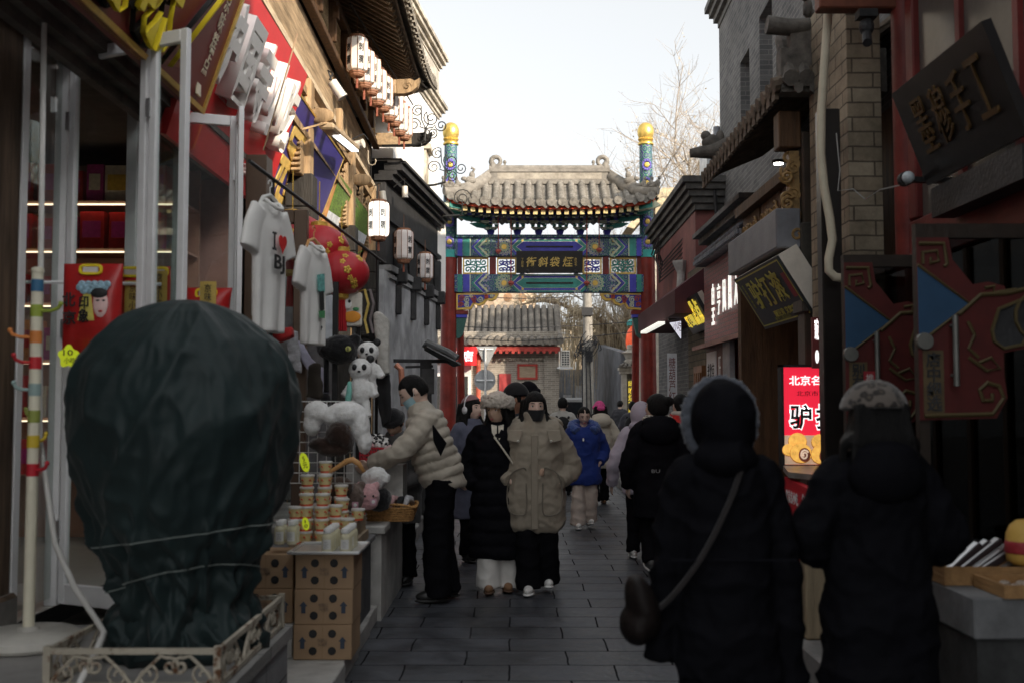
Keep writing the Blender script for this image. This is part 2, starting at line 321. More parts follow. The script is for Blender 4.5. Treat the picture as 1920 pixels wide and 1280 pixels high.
# ---------------------------------------------------------------- left shop with folding glass doors
SH=T('snack_shop','near left shop with white folding glass doors and red sign boards','shop',(-4,6,0))
m=MB(); m.bb(-6,-5.8,1,9.4,.45,6.2); m.bb(-6,-2.45,9.2,9.35,.45,6.2); m.bb(-6,-2.5,.9,1.05,.45,6.2); m.build('wall',mat('shop_interior',(.30,.16,.13),.8,var=.3,scale=2),SH)
m=MB(); m.bb(-6.1,-2.42,.9,9.35,3.62,3.75); m.bb(-2.75,-2.42,1,9.2,3.5,6.3); m.bb(-6,-2.45,1,9.3,6.2,6.35); m.build('upper_wall',mat('dark_board',(.035,.028,.024),.8,var=.4),SH)
m=MB()
for i in range(4): m.bb(-2.40+.06*i,-2.40+.06*(i+1)-.004,3,9.2,3.36+.06*i,3.44+.06*i)
m.build('soffit_moulding',mat('soffit',(.07,.06,.052),.7,var=.5,scale=5),SH)
m=MB(); m.bb(-5.8,-2.5,1.05,9.2,.452,.456); m.build('floor',mat('shop_tile',(.3,.29,.27),.4,var=.1),SH)
m=MB()
for y in (5.4,5.93,7.03,8.0): m.bb(-2.56,-2.49,y-.035,y+.035,.456,3.52)
m.bb(-2.56,-2.49,5.36,8.03,3.53,3.6); m.build('door_frame',ALU,SH,bevel=.004)
m=MB(); m.bb(-2.53,-2.52,5.44,5.89,.5,3.5); m.bb(-2.53,-2.52,7.1,7.96,.5,3.5); m.build('fixed_glazing',GLASS,SH)
# interior light strips (lit shelves in the photograph) on a shelving rack
rk=T('shelf_rack','lit shelving rack of snack packets inside the glass fronted shop','shelves',(-3.6,8.6,.456))
ZS=(1.0,1.45,1.9,2.35,2.78,3.16)
m=MB()
for z in ZS: m.bb(-4.7,-2.62,8.4,8.85,z-.02,z)
m.bb(-4.7,-2.62,8.86,8.9,.46,3.5); m.build('shelf',mat('shelf_board',(.3,.16,.11),.6,var=.1),rk)
for z in ZS[1:]:
    m=MB(); m.bb(-4.7,-2.62,8.385,8.4,z-.036,z-.024); m.build('light_strip',lamp('shelf_led',(1,.58,.36),1.1),rk)
pk=[mat('packet_'+n,c,.35,var=.2,scale=25,bump=.05) for n,c in (('red',(.45,.02,.02)),('yellow',(.7,.38,.05)),('magenta',(.4,.03,.18)),('orange',(.6,.18,.03)),('cream',(.65,.55,.4)))]
pn=['red','yellow','magenta','orange','cream']; ORD=['first','second','third','fourth','fifth','sixth','seventh','eighth','ninth','tenth','eleventh','twelfth','thirteenth','fourteenth','fifteenth']
for zi,z in enumerate(ZS):
    x=-4.6; i=0
    while x<-2.85:
        wd=random.uniform(.11,.24); h=random.uniform(.2,.33); k=random.choice((0,0,0,0,1,2,3,4))
        m=MB(); m.bb(x,x+wd,8.44,8.6,z+.001,z+h); m.mi=1; m.bb(x+.02,x+wd-.02,8.434,8.438,z+h*.3,z+h*.75)
        m.build('snack_packet',[pk[k],pk[(k+2)%5]],None,bevel=.008,label=pn[k]+' snack packet, '+ORD[i]+' along the '+['lowest','second','third','fourth','fifth','topmost'][zi]+' lit shelf of the glass fronted shop',cat='snack packet',group='snack packets on the lit shelves')
        x+=wd+random.uniform(.01,.05); i+=1
# old timber post at the left edge
m=MB(); a=atz(-22,1160,.45); m.bb(-2.76,-2.49,5.1,5.36,.455,3.6); m.mi=1; m.bb(-2.80,-2.46,5.07,5.39,.452,.62)
m.build('timber_post',[OWOOD,mat('post_base',(.13,.12,.11),.8)],None,bevel=.02,label='old dark timber post at the left edge of the photograph',cat='post')
# bifold door leaves
def leaf(lab,a,b,z1,z0=.47,nm='folding_door'):
    """one glazed leaf from ground points a to b"""
    a=V((a[0],a[1],0)); b=V((b[0],b[1],0)); d=(b-a).normalized(); q=V((-d.y,d.x,0))*.018; o=T(nm,lab,'glass door',(a.x,a.y,z0))
    m=MB(); wd=.046
    for p,s in ((a,1),(b,-1)):
        e=p+d*s*wd; m.prism([p-q+Z_*z0,e-q+Z_*z0,e+q+Z_*z0,p+q+Z_*z0],Z_*(z1-z0))
    for za,zb in ((z0,z0+.11),(z1-.07,z1)):
        p,e=a+d*(wd+.002),b-d*(wd+.002); m.prism([p-q+Z_*za,e-q+Z_*za,e+q+Z_*za,p+q+Z_*za],Z_*(zb-za))
    m.build('leaf_frame',ALU,o,bevel=.004)
    m=MB(); p,e=a+d*(wd+.004),b-d*(wd+.004); q2=q*.15; m.prism([p-q2+Z_*(z0+.113),e-q2+Z_*(z0+.113),e+q2+Z_*(z0+.113),p+q2+Z_*(z0+.113)],Z_*(z1-z0-.186)); m.build('pane',GLASS,o)
    m=MB()
    for zz in (z0+.4,z0+1.5,z1-.4): m.box((a.x,a.y,zz),(.03,.06,.1),math.atan2(d.y,d.x))
    m.build('hinge',mat('steel',(.45,.45,.46),.4,.8,.05,bump=0),o); return o
leaf('folding glass door leaf nearest the timber post at far left',(-2.47,5.9),(-1.955,5.65),3.53)
leaf('narrow outer folding door leaf right above the covered shape',(-1.93,5.63),(-1.70,5.52),3.53)
leaf('second white folding door leaf beside the white tee shirt',(-2.50,7.05),(-1.90,7.27),3.53)
leaf('narrow outer leaf of the second folding door beside the tee shirt',(-1.885,7.25),(-1.80,7.0),3.53)
# ---------------------------------------------------------------- tilted sign boards
def board(name,lab,cat,Ya,Yb,xt,xb,zt,zb,th,face,rim=None,back=None,group=None,dx=0):
    """sign board leaning out from a street wall; Ya = end at the left in the picture"""
    s=1 if Yb>Ya else -1
    tl,tr,br,bl=V((xt,Ya,zt)),V((xt+dx,Yb,zt)),V((xb+dx,Yb,zb)),V((xb,Ya,zb))
    o=T(name,lab,cat,(tl+br)/2-Z_*(zt-zb)/2,group); m=MB(); quadsign(m,tl,tr,br,bl,th); m.build('panel',[face],o)
    if rim:
        m=MB(); frame(m,tl,tr,br,bl,rim[1],th*.5,rim[2]); m.build('rim',rim[0],o)
    r=(tr-tl).normalized(); u=(tl-bl).normalized(); n=r.cross(u)
    def P(a,b,d=0): return L(L(bl,br,a),L(tl,tr,a),b)+n*d
    return o,P,r,u
YEL=mat('yellow_letter',(.85,.55,.02),.4,var=.06,bump=0)
o,P,r,u=board('sign_board','maroon sign board with yellow brush characters over the near left shop','sign',3.6,6.72,-1.68,-1.98,4.3,3.4,.1,mat('maroon_panel',(.14,.022,.02),.4,var=.06,bump=.02),(GOLD,.03,.015))
for k,(ch,c) in enumerate((('京',.40),('味',.60),('御',.80))):
    m_=txt(ch,.5,.66,P(c,.40,.045),r,u,YEL,o,depth=.03,bold=.03); 
    txt(ch,.5,.66,P(c-.012,.39,.003),r,u,BLK,o,'letter_backing',depth=.03,bold=.045)
txt('京味糕点',.1,.55,P(.93,.5,.002),r,u,mat('cream_letter',(.6,.5,.35),.5,bump=0),o,depth=.004,vert=True)
m=MB(); m.box(tuple(P(.93,.12,.003)),(.01,.08,.1)); m.build('seal',mat('cream_letter',0),o)
o,P,r,u=board('sign_board','red sign board with deep white block letters beside the timber building','sign',6.85,9.6,-1.87,-2.25,4.55,3.3,.06,mat('red_panel',(.5,.018,.02),.4,var=.06,bump=.02))
WL=mat('white_letter',(.78,.74,.68),.5,var=.03,bump=0)
for k,ch in enumerate('护国寺小吃'):
    txt(ch,.36,.62,P(.12+.168*k,.60,.0),r,u,WL,o,depth=.12,bold=.03)
txt('京城老字号',.9,.1,P(.8,.14,.0),r,u,WL,o,depth=.04,bold=.01)
m=MB(); m.tube([P(.52,.98,.19),P(.53,.6,.195),P(.55,.25,.19)],.006,6); m.build('cable',mat('tan_cable',(.25,.17,.1),.6),o)
o,P,r,u=board('sign_board','purple sign board with gold brush characters behind the timber posts','sign',8.9,13.2,-2.10,-2.5,4.62,3.55,.05,mat('purple_panel',(.028,.022,.14),.45,var=.08,bump=.02),(GOLD,.02,.008))
for k,ch in enumerate('京冠'): txt(ch,.85,.8,P(.27+.22*k,.42,.002),r,u,mat('sign_gold',(.6,.36,.09),.4,bump=0),o,depth=.012,bold=.02)
o,P,r,u=board('picture_board','green and orange scenic picture board behind the timber posts','sign',13.45,16.6,-2.2,-2.5,4.45,3.45,.05,mat('board_orange',(.3,.14,.05),.6,var=.3,scale=6,bump=0))
m=MB(); m.prism([P(0,1,.004),P(1,1,.004),P(1,.72,.004),P(0,.55,.004)],u*0+r.cross(u)*.004); m.build('green_field',mat('field_green',(.08,.14,.02),.6,var=.7,scale=9,stretch=(1,1,6),bump=0),o)
m=MB(); m.prism([P(0,.55,.004),P(1,.72,.004),P(1,.58,.004),P(0,.45,.004)],r.cross(u)*.004); m.build('river',mat('river_white',(.55,.58,.62),.6,bump=0),o)
m=MB()
for k in range(26):
    a=random.random(); b=random.uniform(.02,.4); m.beam(P(a,b,.006),P(min(1,a+.12),b+random.uniform(-.02,.12),.006),.02,.004)
m.build('leaf_stroke',mat('stroke_green',(.1,.2,.03),.6,bump=0),o)
o,P,r,u=board('sign_board','plain terracotta sign board between the last two timber posts','sign',16.75,18.6,-2.15,-2.38,4.5,3.6,.05,mat('terracotta_panel',(.36,.14,.07),.6,var=.12,bump=.05))
# ---------------------------------------------------------------- timber building with balcony
TB=T('timber_house','two storey weathered timber shop house with balcony lanterns','building',(-3,13,0))
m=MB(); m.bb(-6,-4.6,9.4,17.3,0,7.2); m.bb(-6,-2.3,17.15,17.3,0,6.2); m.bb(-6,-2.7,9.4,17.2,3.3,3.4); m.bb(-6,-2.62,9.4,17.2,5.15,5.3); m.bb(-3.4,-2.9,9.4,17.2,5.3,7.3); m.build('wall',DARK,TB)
for y in (11.3,14.6,17.0):
    x=-2.25-.01*(y-11); p=MB(); p.bb(x-.11,x+.11,y-.11,y+.11,3.9,5.02); p.mi=1; p.bb(x-.1,x+.1,y-.1,y+.1,.2,3.9); po=p.build('post',[WOOD,DWOOD],TB,bevel=.015)
    p=MB(); p.bb(x-.145,x+.145,y-.145,y+.145,2.6,3.35); p.bb(x-.155,x+.155,y-.155,y+.155,3.36,3.62); p.bb(x-.145,x+.145,y-.145,y+.145,3.63,3.98)
    for k in range(3): p.bb(x-.165,x+.165,y-.165,y+.165,2.62+.34*k,2.68+.34*k)
    p.build('sleeve',DWOOD,po,bevel=.01)
    p=MB(); p.bb(x-.05,x+.05,y-.3,y-.115,3.95,4.5)
    for k in range(9): p.bb(x-.052,x+.052,y-.34,y-.302,3.97+.055*k,4.0+.055*k)
    p.build('carved_bracket',WOOD,po,bevel=.008)
    # petal boss projecting toward the lane
    p=MB(); p.ell((x+.2,y-.02,4.63),(.15,.045,.085),12,8); p.build('petal_boss',WOOD,po,smooth=True)
p=MB(); p.beam((-2.2,9.5,4.42),(-2.28,17.1,4.42),.09,.12); p.beam((-2.2,9.5,4.86),(-2.28,17.1,4.86),.08,.08); p.build('lattice_rail',WOOD,TB)
for k in range(38):
    p=MB(); y=9.65+k*.195; x=-2.2-.0105*(y-9.5)
    if k%4==0: p.box((x,y,4.65),(.05,.09,.34))
    else: p.box((x,y,4.56+.1*(k%2)),(.035,.13,.03)); 
    p.build('lattice_piece',WOOD,TB)
# wide plank fascia, lower edge strip, upper frames with carved panels
p=MB(); p.prism([(-2.24,8.4,5.10),(-2.32,17.25,5.10),(-2.30,17.25,5.68),(-2.14,8.4,5.68)],(-.1,0,0)); p.build('fascia_plank',HWOOD,TB,bevel=.01)
p=MB(); p.prism([(-2.36,8.4,5.05),(-2.40,17.25,5.05),(-2.22,17.3,5.09),(-2.14,8.4,5.09)],(0,0,-.07)); p.build('edge_board',mat('bleached_wood',(.42,.32,.21),.8,var=.4,scale=7,stretch=(3,.4,3)),TB)
p=MB(); p.beam((-2.08,8.4,5.73),(-2.22,17.25,5.73),.1,.08); p.beam((-2.05,8.4,6.30),(-2.18,17.25,6.30),.1,.09); p.build('panel_rail',BWOOD,TB,bevel=.008)
for k in range(9):
    y0=8.45+k*.975; y1=y0+.86; x=-2.07-.0155*(y0-8.4)
    p=MB(); p.bb(x-.09,x-.03,y0,y1,5.78,6.25)
    for j in range(14):
        z=5.8+.031*j; p.tube([(x-.03,y0+.05,z),(x-.026,(y0+y1)/2,z+.012*math.sin(j*1.7)),(x-.03,y1-.05,z)],.0105,5)
    p.build('carved_panel',mat('carved_wood',(.25,.18,.10),.75,var=.5,scale=12),TB)
    p=MB(); p.bb(x-.02,x+.07,y0-.09,y0-.02,5.78,6.25); p.bb(x+.02,x+.1,y0-.10,y0-.01,6.05,6.2); p.build('panel_stile',BWOOD,TB,bevel=.006)
for y,z in ((14.75,5.97),(17.05,5.8)):
    p=MB(); p.bb(-2.2,-1.62,y-.08,y+.08,z-.1,z+.1); q=p.build('cantilever_beam',hwood('cantilever_wood',(.30,.205,.12),.4),TB,bevel=.01)
    p=MB(); pr=[(-1.618,-.1),(-1.50,-.1),(-1.40,-.07),(-1.32,0),(-1.29,.12),(-1.36,.08),(-1.42,.11),(-1.52,.1),(-1.618,.1)]
    p.prism([(a,y-.075,z+b) for a,b in pr],(0,.15,0))
    for k in range(3): p.tube(spiral((-1.47,y-.078,z),X_,Z_,.07-.02*k,.02,1,k),.008,5)
    p.build('carved_end',DWOOD if y>16 else WOOD,q)
# balcony ceiling, rafters and tiled eave
p=MB(); ez=lambda y:6.42+.0*y+(max(0,y-14.5)**2)*.045
N=26
p.grid(lambda a,b:V((-3.0+1.62*b,8.2+9.2*a,ez(8.2+9.2*a)*b+7.25*(1-b)-.05)),18,3)
for a in range(1): pass
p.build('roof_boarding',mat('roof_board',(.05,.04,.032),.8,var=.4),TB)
p=MB()
for k in range(48):
    y=8.3+k*.19; z=ez(y); p.beam((-2.9,y,7.14),(-1.45,y,z-.09),.06,.07)
p.build('rafter',mat('rafter_wood',(.13,.095,.06),.8,var=.4),TB)
p=MB()
for k in range(42):
    y=8.3+k*.217; z=ez(y); q=V((-3.0,y,7.36)); e=V((-1.28,y,z+.08)); p.tube([q,L(q,e,.5)-Z_*.05,e],.055,7)
    e2=e+V((.03,.108,-.06)); p.box(e2,(.03,.15,.09)); p.box(e2+V((-.02,0,-.06)),(.02,.10,.05))
    p.tube([e+V((-.02,0,0)),e+V((.02,0,-.01))],.068,9)
p.grid(lambda a,b:V((-3.0+1.68*b,8.2+9.2*a,(ez(8.2+9.2*a)+.02)*b+7.32*(1-b))),18,3)
p.build('tile_roof',mat('eave_tile',(.20,.175,.14),.85,var=.5,scale=9,bump=.3,dirt=.4),TB)
p=MB(); p.tube([(-3.0,17.35,7.4),(-2.2,17.38,7.0),(-1.6,17.4,6.75),(-1.25,17.42,6.85)],[.1,.1,.09,.06],8); p.ell((-1.9,17.4,7.0),(.1,.08,.16),8,6); p.build('corner_ridge',DTILE,TB,smooth=50)
# tall carved corner chimney-like finial piece above the panels, near the top of the picture
p=MB(); p.bb(-2.0,-1.75,10.9,11.15,6.35,6.9); p.ell((-1.88,11.0,6.45),(.16,.16,.12),10,6); p.build('queen_post',BWOOD,TB,bevel=.02)
# ---------------------------------------------------------------- black shop and white upper storeys
def PB(Y,off=0): return -2.05+.11*(Y-17)+off      # wall line of the black building
BB=T('black_fronted_house','house with black beam front and grey plaster wall before the gate','building',(-2.5,19.5,0))
def wallp(m,y0,y1,z0,z1,off,th=.2): 
    m.prism([(PB(y0,off),y0,z0),(PB(y1,off),y1,z0),(PB(y1,off),y1,z1),(PB(y0,off),y0,z1)],(-th,0,0))
m=MB(); wallp(m,17.05,21.9,.0,3.7,-.02,.6); m.build('wall',PLASTER,BB)
m=MB(); wallp(m,17.4,21.9,3.72,3.82,.04,.3); wallp(m,17.4,22.2,3.6,3.66,.02,.1)
for k in range(5): m.beam((PB(17.8+k),17.8+k,1.2),(PB(17.8+k),17.8+k,3.6),.03,.012)
m.build('coping',mat('coping_grey',(.15,.15,.15),.8,var=.3),BB)
m=MB(); wallp(m,17.35,22.15,3.84,5.2,-.06,.3); m.build('beam_front',BLK,BB,bevel=.01)
m=MB()
for i,(za,zb,of) in enumerate(((4.55,4.62,0),(5.2,5.3,.06),(5.3,5.36,.13),(5.365,5.47,.22),(5.475,5.52,.27))): wallp(m,17.3,22.2,za,zb,of,.3)
m.build('cornice',BLK,BB)
for k in range(4):
    m=MB(); y=18.0+k*1.25; m.box((PB(y,.0),y,4.0),(.14,.2,.9))
    m.box((PB(y,.06),y,3.7),(.2,.24,.25)); m.box((PB(y,.02),y,3.3),(.1,.16,.5))
    m.build('hanging_bracket',BLK,BB,bevel=.02)
m=MB(); wallp(m,17.3,22.2,5.52,5.56,.2,.9); m.build('flat_roof',DARK,BB)
WB=T('white_house','tall white rendered house with tan cornice behind the black front','building',(-3,20,0))
def PW(Y,off=0): return -1.50+.115*(Y-21.4)+off
m=MB(); m.prism([(PW(17.4),17.4,5.57),(PW(21.4),21.4,5.57),(-6,21.4,5.57),(-6,17.4,5.57)],(0,0,2.9))
m.prism([(PW(21.2,-.05),22.0,3.83),(PW(22.6,-.05),22.6,3.83),(-6,22.6,3.83),(-6,22.0,3.83)],(0,0,1.73)); m.build('wall',WHITE,WB)
m=MB()
for (za,zb,of) in ((7.3,7.36,.03),(7.365,7.45,.07),(7.455,7.53,.14),(7.535,7.6,.19),(8.3,8.36,.03),(8.365,8.45,.08),(8.455,8.54,.15),(8.545,8.62,.2)):
    m.prism([(PW(16.5,of),16.5,za),(PW(21.4,of),21.4+of,za),(-6,21.4+of,za),(-6,16.5,za)],(0,0,zb-za))
m.build('cornice',CORN,WB)
m=MB(); m.prism([(PW(16.5,.012),16.5,7.61),(PW(21.4,.012),21.41,7.61),(-6,21.41,7.61),(-6,16.5,7.61)],(0,0,.68)); m.build('frieze',mat('tan_frieze',(.42,.37,.30),.8,var=.2,dirt=.3),WB)
m=MB(); m.bb(PW(20.2,-.05),PW(20.2,.02),19.95,20.5,5.6,6.35); m.bb(PW(20.2,-.05),PW(20.2,.10),19.9,20.55,6.352,6.45); m.build('window_surround',CORN,WB)
m=MB(); m.bb(PW(20.2),PW(20.2,.026),20.03,20.42,5.65,6.3); m.build('window_pane',mat('dusty_pane',(.3,.24,.15),.3,bump=0),WB)
# ================================================================ right side buildings
m=MB()
t=T('forecourt_step','low stone step running along the snack counter and dragon doors','step',(2.6,12,0))
m=MB()
for i in range(13):
    y=5.75+1.2*i; x=1.66+.022*(y-5.75); m.bb(x,x+1.5,y,y+1.19,0,.17)
m.build('step_stone',mat('step_grey',(.15,.145,.14),.8,var=.3,scale=5,bump=.2,dirt=.45),t,bevel=.01)
# --- near right shop (red frame, glass)
RS=T('red_framed_shop','near right shop with red columns and dark glazing','shop',(3.5,5,0))
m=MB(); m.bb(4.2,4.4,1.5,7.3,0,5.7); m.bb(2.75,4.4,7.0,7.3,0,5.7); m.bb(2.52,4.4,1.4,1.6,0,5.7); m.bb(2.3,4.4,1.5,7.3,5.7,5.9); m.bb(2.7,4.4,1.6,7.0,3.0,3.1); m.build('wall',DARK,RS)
for y in (6.95,3.0):
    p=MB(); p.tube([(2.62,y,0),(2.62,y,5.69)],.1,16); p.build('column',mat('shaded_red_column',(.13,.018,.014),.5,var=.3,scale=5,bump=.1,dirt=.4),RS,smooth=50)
m=MB(); m.bb(2.56,2.66,1.6,6.84,4.55,4.75); m.bb(2.56,2.66,1.6,6.84,2.45,2.72); m.bb(2.56,2.64,6.70,6.83,2.73,4.54); m.build('lintel',DRED,RS,bevel=.01)
for k,y in enumerate((6.05,5.35,4.65,3.95)):
    p=MB(); p.bb(2.57,2.63,y-.03,y+.03,2.73,4.54); p.build('mullion',DRED,RS)
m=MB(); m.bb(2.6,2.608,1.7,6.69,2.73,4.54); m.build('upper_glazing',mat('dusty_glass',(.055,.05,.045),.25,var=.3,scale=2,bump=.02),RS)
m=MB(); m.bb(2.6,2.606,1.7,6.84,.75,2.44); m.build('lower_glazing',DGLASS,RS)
m=MB()
for y in (6.5,6.05,5.6,5.2,4.75,4.3,3.8): m.bb(2.58,2.63,y-.025,y+.025,.75,2.44)
m.bb(2.56,2.65,1.7,6.84,.17,.74); m.build('lower_frame',BWOOD,RS)
m=MB(); 
for k in range(7):
    y=2.2+k*.62; pts=[(2.75+.02*math.sin(j*1.9+k),y+j*.03,.8) for j in range(18)]
    m.loft([[V(p) for p in pts]+[V(p)+V((.01,0,0)) for p in reversed(pts)],[V(p)+Z_*1.62 for p in pts]+[V(p)+V((.01,0,1.62)) for p in reversed(pts)]])
m.build('strip_curtain',mat('curtain',(.25,.22,.19),.35,var=.2,bump=.05),RS)
m=MB(); m.bb(2.03,2.72,6.9,7.02,4.16,4.42); m.bb(2.05,2.6,3.2,6.88,4.9,5.2); m.build('eave_beam',mat('red_brown_beam',(.13,.04,.022),.6,var=.3,dirt=.3),RS,bevel=.01)
m=MB(); m.bb(1.95,2.5,2.0,6.88,5.22,5.34); m.build('eave_board',DARK,RS)
# --- brick pillar
m=MB(); m.bb(2.36,2.60,7.4,8.35,.17,4.6); m.build('brick_pillar',PBRICK,None,label='stained tan brick pillar beside the red column',cat='pillar',bevel=.004)
# --- tall grey brick house
BH=T('grey_brick_house','tall grey brick house with two recessed windows above the right shops','building',(4.2,13,0))
m=MB(); x0=3.1
def XB(Y): return 3.36-.035*(17-Y)
def bw(y0,y1,z0,z1,m): m.prism([(XB(y0),y0,z0),(XB(y1),y1,z0),(XB(y1),y1,z1),(XB(y0),y0,z1)],(.35,0,0))
wins=[(12.95,13.75,5.35,6.6),(14.45,15.15,5.30,6.45)]
ys=[8.3,12.95,13.75,14.45,15.15,17.0]
bw(8.3,12.95,0,8.0,m); bw(13.75,14.45,0,8,m); bw(15.15,17,0,8,m)
for y0,y1,z0,z1 in wins: bw(y0,y1,0,z0,m); bw(y0,y1,z1,8,m)
m.bb(3.5,8,16.8,17.0,0,8); m.bb(3.5,8,8.3,8.5,0,8); m.bb(3.4,8,8.3,17,8.0,8.1); m.build('wall',GBRICK,BH)
for y0,y1,z0,z1 in wins:
    m=MB(); x=XB(y0)+.2; m.bb(x,x+.05,y0+.002,y0+.07,z0,z1); m.bb(x,x+.05,y1-.07,y1-.002,z0,z1); m.bb(x,x+.05,y0+.07,y1-.07,z0,z0+.07); m.bb(x,x+.05,y0+.07,y1-.07,z1-.07,z1); m.bb(x,x+.05,(y0+y1)/2-.03,(y0+y1)/2+.03,z0+.07,z1-.07)
    f=m.build('window',ALU,BH); m=MB(); m.bb(x+.02,x+.026,y0+.07,y1-.07,z0+.07,z1-.07); m.build('pane',mat('dark_pane',(.02,.025,.03),.1,bump=0),f)
m=MB()
for k in range(4): m.prism([(XB(8.3)-.06*k-.02,8.3,7.62+.1*k),(XB(17)-.06*k-.02,17+.06*k,7.62+.1*k),(6,17+.06*k,7.62+.1*k),(6,8.3,7.62+.1*k)],(0,0,.096))
m.build('corbel',mat('corbel_grey',(.1,.098,.095),.85,var=.3),BH)
m=MB(); m.bb(XB(10.6)-.08,XB(10.6)+.1,10.3,10.95,3.6,7.6); m.build('brick_pilaster',GBRICK,BH)
m=MB(); p=V((XB(16.6)-.08,16.8,0)); m.tube([p+Z_*3.6,p+Z_*5.95],.055,10); m.tube([p+Z_*4.4,p+Z_*4.46],.065,10); m.build('drainpipe',mat('grey_pipe',(.2,.21,.24),.6,dirt=.2),BH,smooth=50)
# --- carved timber shop front with corner roof
CS=T('carved_timber_shop','dark carved timber shop with tiled corner roof on the right','shop',(3,9.8,0))
m=MB(); m.bb(3.0,3.1,8.3,11.3,0,3.9); m.bb(2.4,3.0,11.15,11.3,0,3.3); m.build('wall',BWOOD,CS)
m=MB(); m.bb(2.34,2.56,8.5,8.72,.17,3.75); m.build('post',mat('dark_post',(.028,.02,.014),.45,var=.4,scale=5,bump=.15),CS,bevel=.012)
for z in (.9,1.9,2.3,2.62):
    pass
m=MB(); m.bb(2.31,2.6,8.46,8.75,2.28,3.0); m.build('pilaster_box',mat('pilaster_box',(.03,.027,.022),.5,var=.4),CS,bevel=.01)
m=MB(); m.bb(2.16,2.34,8.52,8.7,3.62,3.92); m.build('bracket_box',BWOOD,CS,bevel=.01)
m=MB(); 
for (a,b,c,d) in ((8.75,11.2,3.0,3.08),(8.75,11.2,3.5,3.6)): m.bb(2.36,2.5,a,b,c,d)
m.build('lintel',BWOOD,CS)
for k in range(3):
    y0=8.8+k*.82; p=MB(); p.bb(2.44,2.47,y0,y0+.74,3.09,3.49); q=p.build('frieze_panel',BWOOD,CS); p=MB()
    for j in range(10): p.tube(spiral((2.425,y0+.08+.062*j,3.29+.07*math.sin(j*2.2)),Y_,Z_,.075,.02,1.2,j),.011,5)
    p.build('carving',mat('gilt_carving',(.20,.12,.045),.5,var=.5,scale=15),q)
p=MB()
for j in range(16): p.tube(spiral((2.26+.05*math.sin(j*1.3),8.6-.02*j%.1,3.55-.043*j),X_,Z_,.055,.015,1.3,j*.8),.014,5)
p.bb(2.25,2.33,8.56,8.66,2.95,3.6); p.build('hanging_carving',mat('gilt_carving',0),CS)
# corner roof: main slope toward lane + front hip
p=MB()
def eav(y): return 4.05-.0*y+.10*max(0,(9.3-y))**2+.05*max(0,(y-15.3))
ya,yb=8.25,11.9
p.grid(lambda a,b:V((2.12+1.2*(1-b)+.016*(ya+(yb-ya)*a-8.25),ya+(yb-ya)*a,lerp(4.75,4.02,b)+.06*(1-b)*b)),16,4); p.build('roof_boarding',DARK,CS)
p=MB()
for k in range(19):
    y=8.3+k*.19; xo=.016*(y-8.25); p.tube([(3.3+xo,y,4.8),(2.7+xo,y,4.33),(2.08+xo,y,4.07)],.05,7); p.tube([(2.10+xo,y,4.07),(2.06+xo,y,4.06)],.062,9); p.box((2.1+xo,y+.095,4.0),(.03,.12,.08))
p.build('roof_tile',mat('brown_tile',(.10,.075,.055),.85,var=.5,scale=9,bump=.3,dirt=.3),CS)
p=MB()
for k in range(5):
    x=2.18+k*.12; p.tube([(x,8.22,4.1),(x,8.5,4.5)],.05,7); p.tube([(x,8.23,4.1),(x,8.19,4.09)],.065,10); 
    if k<4: p.prism([(x+.02,8.2,4.06),(x+.10,8.2,4.06),(x+.09,8.2,3.99),(x+.06,8.2,3.97),(x+.03,8.2,3.99)],(0,.03,0))
p.bb(2.12,2.95,8.26,8.42,4.0,4.35); p.build('gable_tile',mat('gable_grey',(.09,.08,.07),.85,var=.5,scale=9,dirt=.3),CS)
p=MB(); p.tube([(2.02,8.3,4.55),(2.2,8.3,4.53),(2.5,8.35,4.55),(2.7,8.4,4.68),(2.95,8.45,4.85)],[.075,.07,.075,.08,.09],9); p.bb(2.2,2.9,8.27,8.4,4.33,4.5)
p.build('hip_ridge',mat('gable_grey',0),CS,smooth=50)
for x,z in ((2.36,4.64),(2.52,4.7),(2.68,4.82)):
    p=MB(); p.ell((x,8.35,z+.06),(.04,.05,.08),10,8); p.ell((x-.02,8.33,z+.15),(.035,.04,.04),10,8); p.ell((x+.03,8.37,z+.02),(.05,.05,.04),10,6); p.tube([(x-.03,8.33,z),(x-.03,8.33,z+.07)],.014,6); p.build('ridge_beast',mat('gable_grey',0),CS,smooth=True)
p=MB(); p.tube([(2.02,11.95,4.38),(2.25,11.95,4.40),(2.6,11.95,4.55),(3.0,11.95,4.75)],[.05,.09,.09,.1],8); p.ell((2.26,11.95,4.5),(.11,.07,.10),10,8); p.ell((2.20,11.95,4.58),(.06,.05,.06),8,6); p.ell((2.36,11.95,4.56),(.05,.05,.09),8,6); p.build('far_ridge_beast',DTILE,CS,smooth=50)
p=MB(); p.lathe((2.5,9.9,3.80),[(.05,0),(.06,.01),(.06,.03)],14); p.mi=1; p.lathe((2.5,9.9,3.793),[(.045,0),(.045,.006)],14); p.build('downlight',[BLK,lamp('downlight_glow',(1,.9,.7),14)],CS)
